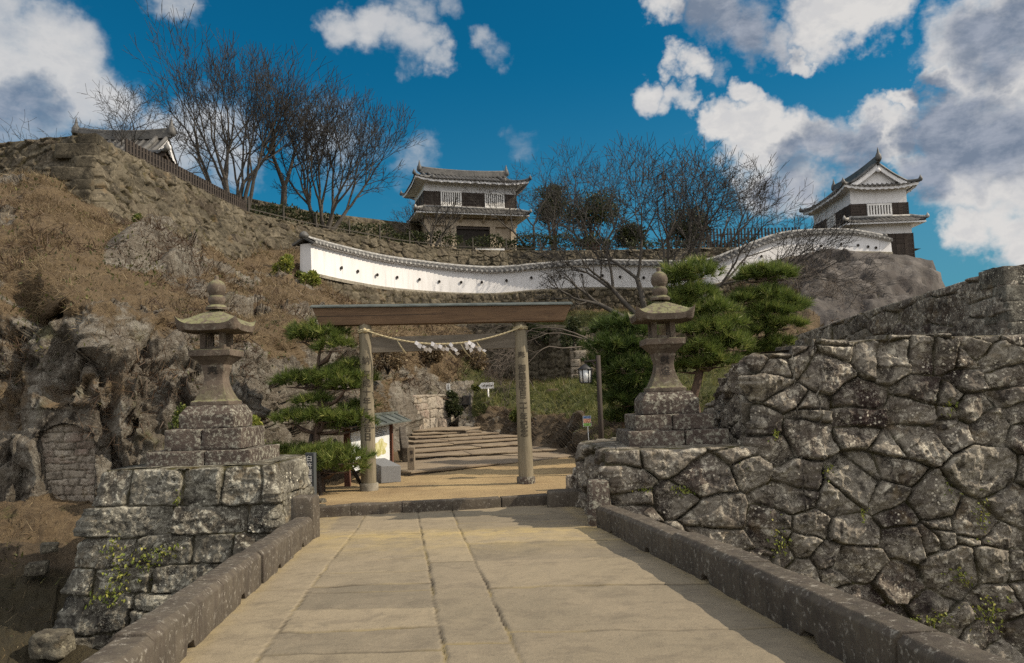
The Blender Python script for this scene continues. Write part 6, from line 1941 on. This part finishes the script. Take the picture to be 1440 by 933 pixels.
# ------------------------------------------------------------------ leafless trees
def bare_tree(name, label, base, height, seed, lean=(0, 0), trunks=1, spread=.5, levels=6, r0=.22, upness=.35, wob=.25, mat='bare_bark', twig='twig', first=.22, fan=None, group=None, dirs=None,
              ratio=(.62, .86), kids=(2, 3), side=True, cat="bare tree", rmin=.009):
    rs = random.Random(seed)
    t = thing(name, label, cat, base, group)
    thick, thin = [], []

    def grow(p, d, L, r, lev):
        n = 4 if lev < 2 else 3
        q = p
        for i in range(n):
            d2 = (d + Vector((rs.gauss(0, wob), rs.gauss(0, wob), rs.gauss(0, wob) + upness * .35)) * .45).normalized()
            e = q + d2 * (L / n); ra = r * (1 - .30 * i / n); rb = r * (1 - .30 * (i + 1) / n)
            (thick if ra > .028 else thin).append((q, e, max(ra, rmin), max(rb, rmin * .85)))
            if side and lev >= 1 and i >= 1 and rs.random() < .8 and lev < levels:
                sd_ = perp(d2, rs); grow(e, (d2 * .75 + sd_ * .8).normalized(), L * rs.uniform(.4, .6), rb * .5, max(lev + 2, lev + 1))
            q, d = e, d2
        if lev >= levels or r < .005: return
        k = rs.choice(kids) if lev < levels - 1 else 2
        ph = rs.uniform(0, 6.28)
        for j in range(k):
            a = ph + j * 2 * math.pi / k + rs.uniform(-.5, .5)
            s1 = d.orthogonal().normalized(); s2 = d.cross(s1)
            sd_ = s1 * math.cos(a) + s2 * math.sin(a)
            nd = (d + sd_ * spread * rs.uniform(.6, 1.25) + Vector((0, 0, upness * .5))).normalized()
            grow(q, nd, L * rs.uniform(*ratio), r * .7 * (k ** -.18) * rs.uniform(.78, 1.0), lev + 1)

    def perp(d, rs):
        s1 = d.orthogonal().normalized(); s2 = d.cross(s1); a = rs.uniform(0, 6.28)
        return s1 * math.cos(a) + s2 * math.sin(a)
    base = Vector(base)
    if dirs is None:
        dirs = []
        for k in range(trunks):
            a = 2 * math.pi * k / max(1, trunks) + rs.uniform(-.4, .4); o = 0 if trunks == 1 else (fan or .3)
            dirs.append(Vector((lean[0] + o * math.cos(a) * rs.uniform(.5, 1.1), lean[1] + o * math.sin(a) * .8, 1)))
    for k, dv in enumerate(dirs):
        grow(base + Vector((rs.uniform(-.1, .1), rs.uniform(-.1, .1), -.3)) * (1 if len(dirs) > 1 else .5), Vector(dv).normalized(), height * first, r0 * (1 if len(dirs) == 1 else rs.uniform(.6, .95)), 0)
    # fit to the wanted height
    allp = thick + thin
    top = max(e.z for _, e, _, _ in allp); f = height / max(.1, top - base.z)
    for nm, lst, n, mt in (("trunk", thick, 7, mat), ("crown", thin, 3, twig)):
        if not lst: continue
        P0 = np.array([a[0][:] for a in lst]); P1 = np.array([a[1][:] for a in lst]); B = np.array(base[:])
        P0 = B + (P0 - B) * f; P1 = B + (P1 - B) * f
        me = segs_mesh(nm, P0, P1, np.array([a[2] for a in lst]), np.array([a[3] for a in lst]), n)
        link(nm, me, M[mt], t)
    return t

# three big bare trees on the hilltop at left
yb = 47.0
def top_h(px, pb, pt, Y): return W(px, pt, Y).z - W(px, pb, Y).z
b1_ = W(338, 292, 46.5); b1_.z = TZ
bare_tree("zelkova_tree", "tallest bare tree fanning out of one foot by the end of the picket fence", b1_, W(340, 30, 46.5).z - TZ, 5, trunks=7, fan=.42, spread=.40, levels=6, r0=.20, rmin=.013, upness=.26, wob=.17, first=.30, group="bare trees on the hilltop",
          dirs=[(-.48, .1, 1), (-.30, -.2, 1), (-.16, .25, 1), (.02, -.1, 1.15), (.16, .2, 1.1), (.36, -.1, 1), (-.90, 0, .75)], ratio=(.66, .9), kids=(2, 2, 2, 3))
b2_ = W(396, 292, 49.5); b2_.z = TZ
bare_tree("zelkova_tree", "middle bare tree with one straight trunk between two fanning ones", b2_, W(395, 95, 49.5).z - TZ, 9, spread=.55, levels=5, r0=.26, rmin=.013, upness=.22, wob=.16, first=.30, group="bare trees on the hilltop", ratio=(.6, .82), kids=(2, 3))
b3_ = W(455, 300, 50.5); b3_.z = TZ
bare_tree("zelkova_tree", "spreading bare tree nearest the gate house on the left part of the hilltop", b3_, W(455, 105, 50.5).z - TZ, 13, spread=.40, levels=6, r0=.20, rmin=.014, upness=.24, wob=.17, first=.30, group="bare trees on the hilltop",
          dirs=[(-.55, .1, .9), (-.3, -.2, 1), (0, .1, 1.1), (.22, .2, 1), (.40, -.2, 1), (.62, .1, .85), (-.15, -.3, 1.1)], ratio=(.66, .88), kids=(2, 2, 3))
# cherry behind the far left wall
c = W(165, 190, 40); c.z = TZ
bare_tree("cherry_tree", "low bare cherry spreading above the corner of the castle wall at upper left", c, W(165, 112, 40).z - TZ, 17, spread=.75, levels=5, r0=.16, upness=.08, wob=.28, first=.25, group="bare cherry trees",
          dirs=[(-1.5, .2, .6), (-.7, -.2, 1), (.2, .1, 1), (.8, .2, .8)], ratio=(.66, .88))
# cherries along the upper terrace
for i, (px, pt, Y, lab, dv) in enumerate([
        (605, 268, 57.0, "small crooked bare tree in front of the gate house", [(-.7, 0, .8), (.1, 0, 1), (.5, .1, .8)]),
        (752, 208, 60.0, "bare cherry standing just right of the gate house roof", [(-.6, 0, .9), (.05, 0, 1), (.6, 0, .9)]),
        (838, 200, 61.0, "bare cherry in front of the round evergreens on the hilltop", [(-.7, 0, .8), (-.1, 0, 1), (.5, 0, .9)]),
        (1010, 225, 60.5, "bare cherry on the hilltop left of the corner tower", [(-.7, 0, .9), (.2, 0, 1), (.9, 0, .7)])]):
    c = W(px, 350, Y); c.z = TZ
    bare_tree("cherry_tree", lab, c, W(px, pt, Y).z - TZ, 31 + i, spread=.55, levels=5, r0=.15, rmin=.012, upness=.10, wob=.17, first=.30, group="bare cherry trees", dirs=dv, ratio=(.64, .86))
# the big cherry in front of the plaster wall, rooted on the slope behind the lantern
c = W(910, 452, 44.5)
bare_tree("cherry_tree", "big bare cherry before the white wall with trunk rising behind the right lantern", c, W(905, 190, 44.5).z - c.z, 42, spread=.58, levels=6, r0=.24, rmin=.014, upness=.08, wob=.15, first=.22, group="bare cherry trees",
          dirs=[(-.75, 0, 1), (.30, 0, 1.1), (.75, .2, 1.0), (-.2, .2, 1.2)], ratio=(.68, .88), kids=(2, 3))
c = W(960, 440, 45.0)
bare_tree("cherry_tree", "wide bare cherry leaning right towards the corner tower", c, W(1000, 200, 45.0).z - c.z, 57, spread=.5, levels=6, r0=.22, rmin=.011, upness=.06, wob=.14, first=.28, group="bare cherry trees",
          dirs=[(.95, 0, .85), (.55, .1, 1), (1.5, -.1, .75)], ratio=(.66, .86), kids=(2, 3))
c = W(893, 450, 42.5)
bare_tree("cherry_tree", "low cherry with one long limb reaching left over the white wall", c, W(800, 345, 42.5).z - c.z, 61, spread=.45, levels=5, r0=.17, upness=.10, wob=.22, first=.55, group="bare cherry trees",
          dirs=[(-1.6, 0, .75)], ratio=(.55, .75), kids=(2, 3))
# pale drooping branches beside the gate's right pillar
c = W(842, 468, 38)
bare_tree("pale_shrub", "pale leafless branches sweeping left behind the right gate pillar", c, 1.6, 71, spread=.5, levels=5, r0=.055, upness=-.35, wob=.25, first=.9, dirs=[(-1, 0, .25), (-1, -.2, -.1), (-.8, .1, .5)], mat='pale_twig', twig='pale_twig', ratio=(.6, .8), cat="bare shrub")
# thorny scrub on the bluff
for i, (px, py, Y, hh, lab) in enumerate([(1120, 430, 41, 2.6, "leafless scrub at the left foot of the bare bluff"), (1165, 405, 44, 2.6, "leafless scrub on the bluff below the end of the white wall"), (1190, 440, 40, 2.0, "leafless scrub low on the bluff above the dressed wall"), (1095, 395, 45, 2.0, "leafless scrub under the rising part of the white wall")]):
    c = W(px, py, Y)
    bare_tree("scrub_bush", lab, c, hh, 80 + i, spread=.7, levels=4, r0=.05, upness=.0, wob=.35, first=.4, dirs=[(-.9, 0, .6), (.9, 0, .6), (0, -.4, 1), (.5, -.5, .8), (-.4, 0, 1)], mat='pale_twig', twig='pale_twig', ratio=(.6, .85), group="scrub on the bluff", cat="scrub bush")


# ------------------------------------------------------------------ leafy trees, hedges and bushes
def clump(parent, c, r, n, seed, mat, size=.16, nm="crown", flat=1.0):
    rs = np.random.RandomState(seed)
    k = max(5, int(n / 260)); cs = rs.normal(size=(k, 3)); cs /= np.linalg.norm(cs, axis=1, keepdims=True); cs *= (rs.rand(k, 1) ** .4) * .72
    idx = rs.randint(0, k, n); d = rs.normal(size=(n, 3)); d /= np.linalg.norm(d, axis=1, keepdims=True)
    rr = (rs.rand(n, 1) ** .35) * (.30 + .22 * rs.rand(k, 1)[idx])
    P = (cs[idx] + d * rr) * np.array([r[0], r[1], r[2]])[None] + np.array(c)[None]
    D = d + rs.normal(size=(n, 3)) * .6 + np.array([0, 0, .25])
    return leaves_mesh(nm, P, D, size * (.7 + .6 * rs.rand(n)), size * .55, rs, parent, mat, nm, quad=True, droop=.15)

for i, (px, py, Y, rx, rzz, lab) in enumerate([(828, 300, 64, 48, 36, "dark evergreen with a broad crown behind the bare cherries"), (776, 290, 66, 26, 30, "smaller evergreen beside the gate house roof end"), (966, 318, 65, 32, 30, "round evergreen on the hilltop behind the cherry twigs"), (888, 330, 66, 26, 18, "low evergreen tucked between the two round ones")]):
    c = W(px, py, Y); t = thing("evergreen_tree", lab, "tree", (c.x, c.y, TZ), "evergreens on the hilltop")
    b = MB(); b.tube([(c.x, c.y, TZ - .2), (c.x + .15, c.y, (TZ + c.z) / 2), tuple(c)], [.24, .18, .08], 8)
    for k in range(5): b.tube([(c.x, c.y, TZ + 1.0), tuple(c + Vector((math.cos(k * 1.3) * rx * .03, math.sin(k * 1.3) * rx * .03, .4)))], [.10, .03], 5)
    b.build("trunk", M['bark'], t)
    clump(t, c, (rx * Y / F * 1.15, rx * Y / F * .9, rzz * Y / F * 1.05), 5600, 90 + i, M['evergreen'], .21)

def hedge(label, pts, h, d, seed, mat='evergreen', n=2600, name="clipped_hedge"):
    rs = np.random.RandomState(seed); P = np.array([p[:] for p in pts]); t = thing(name, label, "hedge", pts[0], "hedges on the terrace")
    s = np.concatenate([[0], np.cumsum(np.linalg.norm(np.diff(P, axis=0), axis=1))]); u = rs.rand(n) * s[-1]
    Q = np.stack([np.interp(u, s, P[:, k]) for k in range(3)], 1)
    lump = .75 + .5 * vnoise(np.stack([u * .9, u * 0, u * 0], 1), seed)
    Q[:, 2] += (rs.rand(n) ** .55) * h * lump; Q[:, 1] += (rs.rand(n) - .5) * d
    D = rs.normal(size=(n, 3)) + np.array([0, -.4, .4])
    leaves_mesh("foliage", Q, D, .20 * (.7 + .6 * rs.rand(n)), .11, rs, t, M[mat], "foliage", quad=True)
    b = MB()
    for k in range(int(s[-1] / 1.2)):
        q = [np.interp(k * 1.2 + .4, s, P[:, j]) for j in range(3)]; b.tube([q, (q[0] + .1, q[1], q[2] + h * .7)], [.05, .02], 5)
    b.build("stems", M['bark'], t)
def terr(px, Y): v = W(px, 340, Y); return Vector((v.x, v.y, TZ))
hedge("clipped dark hedge on the terrace under the gate house", [terr(655, 59.0), terr(740, 59.6), terr(860, 60)], 1.35, .9, 5, n=3600)
hedge("dark hedge below the upper wall behind the big bare trees", [terr(345, 46.5), terr(430, 49.8), terr(500, 53), terr(600, 57.5), terr(650, 58.5)], 1.5, .9, 6, n=4200)
hedge("thin hedge along the right part of the terrace", [terr(880, 60.4), terr(1000, 61), terr(1100, 61.5)], .9, .8, 7, n=2000)

def bush(name, label, c, r, n, seed, mat, size, group=None):
    t = thing(name, label, "bush", (c.x, c.y, c.z - r[2] * .6), group)
    clump(t, c, r, n, seed, M[mat], size, "foliage")
    b = MB()
    for k in range(6): b.tube([(c.x, c.y, c.z - r[2] * .9), (c.x + r[0] * .5 * math.cos(k), c.y + r[1] * .4 * math.sin(k), c.z + r[2] * .3)], [.025, .008], 4)
    b.build("stems", M['twig'], t)
for i, (px, py, Y, rr, mat, lab, sz) in enumerate([
        (400, 378, 37.5, (.85, .7, .75), 'bright_leaf', "yellow green bush at the left end of the white wall", .15), (438, 398, 38.0, (.6, .5, .6), 'bright_leaf', "smaller yellow green bush below the corner of the white wall", .15),
        (420, 392, 38.3, (.5, .4, .5), 'leaf', "reddish green bush between the two yellow ones by the wall", .14),
        (251, 605, 16.2, (.32, .3, .55), 'leaf', "glossy dark bush against the cliff left of the stone lantern", .07), (362, 610, 17.3, (.18, .2, .5), 'bright_leaf', "light green shoots right of the left stone lantern", .08),
        (735, 585, 33.0, (.5, .4, .35), 'leaf', "dark leafy plant at the edge of the bank near the right gate pillar", .14), (640, 570, 37.5, (.8, .6, .7), 'evergreen', "dark bush beside the cave mouth", .15),
        (196, 313, 29.0, (.25, .25, .3), 'leaf', "small green tuft growing out of the castle wall", .12), (662, 548, 40.0, (.6, .5, .35), 'leaf', "leafy green plant left of the arrow sign", .16),
        (805, 470, 40, (.7, .6, .9), 'evergreen', "dark ivy clump on the lower wall near its pale corner", .16), (755, 466, 43.6, (1.6, .6, .9), 'evergreen', "dark shrub growing over the lower wall behind the gate beam", .17),
        (600, 500, 38, (1.0, .8, .8), 'dry_grass', "withered bush hanging on the rock beyond the gate", .16), (665, 495, 42, (1.4, .9, .9), 'dry_grass', "pale withered bush below the white paper streamers", .17), (545, 500, 29, (.8, .7, .8), 'dry_grass', "withered brown bush beside the left gate pillar", .14)]):
    bush("bush", lab, W(px, py, Y), rr, 1500 if rr[0] > .4 else 900, 200 + i, mat, sz)

# leafy creepers in the joints of the two stone walls
def creeper(label, px, py, Y, r, n, seed, mat='bright_leaf', size=.05):
    c = W(px, py, Y); t = thing("wall_creeper", label, "creeper", c, "creepers in the wall joints")
    rs = np.random.RandomState(seed); P = np.array(c)[None] + rs.normal(size=(n, 3)) * np.array([r[0], .035, r[1]])[None] * .5
    D = rs.normal(size=(n, 3)) + np.array([0, -.9, .1])
    leaves_mesh("leaves", P, D, size * (.6 + .9 * rs.rand(n)), size * .75, rs, t, M[mat], "leaves", quad=True, droop=.3)
    b = MB()
    for k in range(5): b.tube([c + Vector((0, .05, 0)), c + Vector((r[0] * rs.uniform(-.6, .6), -.01, r[1] * rs.uniform(-.6, .6)))], [.006, .003], 4)
    b.build("stems", M['twig'], t)
wall_spots = [(1095, 765, .16, .30, 60, "leafy creeper by the parapet middle"), (1390, 860, .35, .28, 110, "broad leafed creeper at lower right"), (1382, 725, .12, .30, 50, "hanging creeper on the right boulders"), (1310, 870, .40, .10, 70, "low line of leaves along the parapet at right"),
              (1335, 690, .10, .2, 30, "small sprig between two pale boulders"), (1165, 664, .10, .1, 24, "tiny yellow sprig above the big dark boulder"), (960, 690, .25, .12, 46, "yellow leaves in the joint below the platform edge"), (905, 690, .14, .08, 26, "mossy leaves near the platform corner"),
              (1215, 720, .06, .16, 22, "thin sprig right of the big round boulder"), (1350, 810, .2, .16, 44, "leaf patch beside the orange lichened boulder"), (1090, 610, .08, .14, 24, "little sprig in the joint at the wall step"), (1340, 570, .16, .16, 40, "dry leaf patch high on the boulder wall"), (1050, 655, .12, .10, 26, "sprig under the platform coping")]
for i, (px, py, rx, rz, n, lab) in enumerate(wall_spots):
    zz = W(px, py, 13.1).z; Y = 13.06 - .06 * (2.5 - zz) + .02
    Y = 13.25 - (W(px, py, 13.1).x - 1.66) * .046 - .06 * (2.5 - zz) - .13
    creeper(lab, px, py, Y, (rx, rz), n, 300 + i)
for i, (px, py, rx, rz, n, lab) in enumerate([(172, 808, .25, .3, 70, "leafy creeper on the lower left lantern base"), (150, 838, .25, .2, 60, "big leaved creeper beside the left parapet"), (205, 790, .22, .25, 60, "creeper in the joints of the left lantern base"), (160, 770, .15, .2, 36, "sprig between two left base blocks"), (250, 705, .06, .12, 18, "tiny fern in the upper joint of the left base"), (230, 775, .3, .1, 40, "creeper along the lowest course by the parapet")]):
    zz = W(px, py, 12.9).z; creeper(lab, px, py, 13.05 - .11 * (.78 - zz) - .13, (rx, rz), n, 340 + i, size=.06)


# ------------------------------------------------------------------ grass and litter
def scatter(nm, mask, n, mat, L, wd, seed, kind_label, up=.8, hang=0.0, quad=False):
    """blades spread over the hillside where mask (per grid vertex) is high, evenly by area"""
    rs = np.random.RandomState(seed)
    a = HV[:-1, :-1]; b = HV[1:, :-1]; c = HV[:-1, 1:]
    area = np.linalg.norm(np.cross(b - a, c - a), axis=2)
    m = mask[:-1, :-1] * area
    # nearer ground gets its share by how large it shows
    dist = a[:, :, 1]; m = m / np.clip(dist, 10, 60) ** 1.4
    vis = (HPX[:-1, :-1] > -40) & (HPX[:-1, :-1] < 1480); m = np.clip((m * vis).ravel(), 0, None); m = m / m.sum()
    k = rs.choice(len(m), n, p=m)
    i, j = np.unravel_index(k, a.shape[:2]); u = rs.rand(n, 1); v = rs.rand(n, 1)
    P = HV[i, j] * (1 - u) * (1 - v) + HV[i + 1, j] * u * (1 - v) + HV[i, j + 1] * (1 - u) * v + HV[i + 1, j + 1] * u * v
    nr = np.cross(HV[i + 1, j] - HV[i, j], HV[i, j + 1] - HV[i, j]); nr /= np.linalg.norm(nr, axis=1, keepdims=True) + 1e-9
    nr *= np.where(nr[:, 1:2] > 0, -1, 1) if True else 1
    D = nr * .6 + np.array([0, 0, up])[None] + rs.normal(size=(n, 3)) * .55
    D[:, 2] -= hang * rs.rand(n)
    P = P - D / np.linalg.norm(D, axis=1, keepdims=True) * .02
    sc_ = np.clip(P[:, 1] / 20, .8, 2.0); pt = fbm(P * .9, 3, seed); pt2 = fbm(P * 3.5, 2, seed + 3)
    o = leaves_mesh(nm, P, D, L * (.4 + rs.rand(n)) * (.5 + 1.1 * sstep(pt2, .3, .65)) * sc_ ** .5, wd * sc_, rs, None, M[mat], nm, quad=quad, tone=sstep(pt * .5 + pt2 * .5, .36, .64))
    tag(o, kind_label, None, None, 'stuff')
slope = sstep(HT, 4.6, 5.3) * (1 - HBLUFF) * (1 - sstep(HT, 7.6, 8))
bank = (1 - sstep(HT, 2.5, 2.95)) * (1 - sstep(HPX, 420, 470)) * sstep(HT, .6, 1.4)
dry = np.clip(slope * (1 - sstep(HPX, 560, 700) * .55) + .35 * (1 - HROCK) * sstep(HT, 2.8, 3.2) * (1 - HBLUFF) + bank * .8, 0, 1) * (1 - HROCK) * (1 - HGREEN * .8) * (1 - np.clip(HSOIL, 0, 1) * .92)
patch = fbm(HV.reshape(-1, 3) * .7, 4, 77).reshape(HPX.shape)
dry = dry * (.12 + 1.6 * sstep(patch, .42, .60))
scatter("dry_grass", dry, 90000, 'dry_grass', .20, .014, 5, "matted dry brown grass on the cliff top and slopes", up=.25, hang=1.0)
scatter("green_grass", np.clip(HGREEN, 0, 1) * sstep(HGREEN, .3, .6) * (1 - HROCK * .6) * (.10 + 1.5 * sstep(fbm(HV.reshape(-1, 3) * 1.1 + 3, 4, 44).reshape(HPX.shape), .44, .58)), 24000, 'green_grass', .17, .016, 6, "short green grass on the banks beyond the gate", up=.7)


weeds = np.clip(slope * (1 - HGREEN) + .7 * sstep(HT, 3.0, 3.6) * (1 - HBLUFF) * (1 - sstep(HPX, 560, 640)) + bank * .9, 0, 1) * sstep(fbm(HV.reshape(-1, 3) * .55 + 9, 4, 91).reshape(HPX.shape), .50, .62) * (1 - np.clip(HSOIL, 0, 1) * .7)
scatter("low_weeds", weeds, 5000, 'weed', .085, .05, 8, "scattered low green weeds and creepers on the cliff and slope", up=.5, quad=True)
brown = np.clip(slope + .6 * sstep(HT, 3.4, 4.0) * (1 - HBLUFF), 0, 1) * (1 - HGREEN) * sstep(fbm(HV.reshape(-1, 3) * .6 + 31, 4, 17).reshape(HPX.shape), .50, .60)
scatter("withered_stems", brown, 20000, 'withered', .30, .028, 9, "dark withered stems and dead creepers on the slope", up=.5, hang=1.6)
# ------------------------------------------------------------------ fences and small things on the terrace
def fence(name, label, pts, h, n, mat, w=.13, d=.10, rails=2, z_off=0.0, group=None, gap_top=True):
    P = [Vector(p) for p in pts]; s = [0]
    for a, b_ in zip(P[:-1], P[1:]): s.append(s[-1] + (b_ - a).length)
    t = thing(name, label, "fence", P[0], group)
    def at(u):
        for k in range(len(P) - 1):
            if u <= s[k + 1] + 1e-6: return P[k].lerp(P[k + 1], (u - s[k]) / (s[k + 1] - s[k])), (P[k + 1] - P[k]).normalized()
        return P[-1], (P[-1] - P[-2]).normalized()
    for i in range(n):
        p, dr = at(s[-1] * i / (n - 1)); b = MB(); b.box((p.x, p.y, p.z + h / 2 - .1), (w, d, h + .2), rz=math.atan2(dr.y, dr.x)); b.build("picket", mat, t)
    for r in range(rails):
        b = MB()
        for a, e in zip(P[:-1], P[1:]): b.beam(a + Vector((0, 0, h * (.30 + .42 * r))), e + Vector((0, 0, h * (.30 + .42 * r))), .035, .05)
        b.build("rail", mat, t)
    return t
a = W(150, 192, 31.6); e = W(345, 291, 43.2)
pts = []
for k in range(5):
    f = k / 4; x0 = tp[2][0] + (tp[3][0] - tp[2][0]) * (.17 + .83 * f); y0 = tp[2][1] + (tp[3][1] - tp[2][1]) * (.17 + .83 * f); pts.append((x0 - .15, y0 + .45, TZ))
fence("picket_fence", "dark picket fence running along the top of the castle wall at left", pts, .72, 46, M['post_wood'], .13, .07)
q0, q1 = terr(985, 60.2), terr(1125, 60.8)
fence("terrace_fence", "dark picket fence against the sky left of the corner tower", [q0, q1], 1.75, 30, M['post_wood'], .11, .08)
# thin posts with rails along the terrace edge
fpts = [Vector((x - .0, y + .55, TZ)) for x, y in tp[3:10]]
fence("post_and_rail_fence", "thin pale post and rail fence along the terrace edge", fpts, 1.0, 15, M['bare_bark'], .07, .07, rails=1)
# white banner lying against the hedge
c0, c1 = terr(668, 58.4), terr(709, 58.7)
t = thing("white_barrier", "low white printed sheet on short stakes in front of the clipped hedge", "barrier", c0)
b = MB(); b.beam(c0 + Vector((0, 0, .18)), c1 + Vector((0, 0, .18)), .03, .5); p = b.build("sheet", M['white_paint'], t)
b = MB()
for k in range(7): b.box(c0.lerp(c1, (k + .5) / 7) + Vector((0, -.03, .25)), (.12, .02, .10))
b.build("print", M['slate_sign'], p)
for f in (.02, .5, .98):
    b = MB(); b.tube([c0.lerp(c1, f) + Vector((0, .05, -.1)), c0.lerp(c1, f) + Vector((0, .05, .55))], .03, 6); b.build("stake", M['grey_post'], t)
# small brown kiosk roof near the evergreens
c = terr(833, 61.5)
t = thing("wooden_kiosk", "small reddish wooden box with a flat roof on the terrace among the cherries", "kiosk", c)
b = MB(); b.box((c.x, c.y, c.z + .75), (1.1, .8, 1.0)); b.build("box", M['red_wood'], t, bevel=.02)
b = MB(); b.box((c.x, c.y, c.z + 1.36), (1.5, 1.1, .14)); b.build("roof", M['tile'], t)
for s in (-1, 1):
    b = MB(); b.box((c.x + s * .5, c.y - .3, c.z + .3), (.10, .10, .9)); b.build("leg", M['grey_post'], t)
# red pole seen through the cherry twigs
c = terr(938, 60.8); t = thing("red_pole", "tall thin pole with a red lower half behind the cherry branches", "pole", c)
b = MB(); b.tube([c - Vector((0, 0, .2)), c + Vector((0, 0, 2.0))], .06, 8)
M['red_paint'] = material('faded_red_paint', lambda n, p: n.mix(n.noise(p, 3, 3), (.28, .03, .035), (.20, .03, .03)), .6)
b.build("lower_pole", M['red_paint'], t)
b = MB(); b.tube([c + Vector((0, 0, 2.0)), c + Vector((0, 0, 7.2))], [.05, .04], 8); b.build("upper_pole", M['bare_bark'], t)
b = MB(); b.box((c.x, c.y - .05, c.z + 6.1), (.35, .2, .4)); b.build("lamp_head", M['black_metal'], t, bevel=.02)
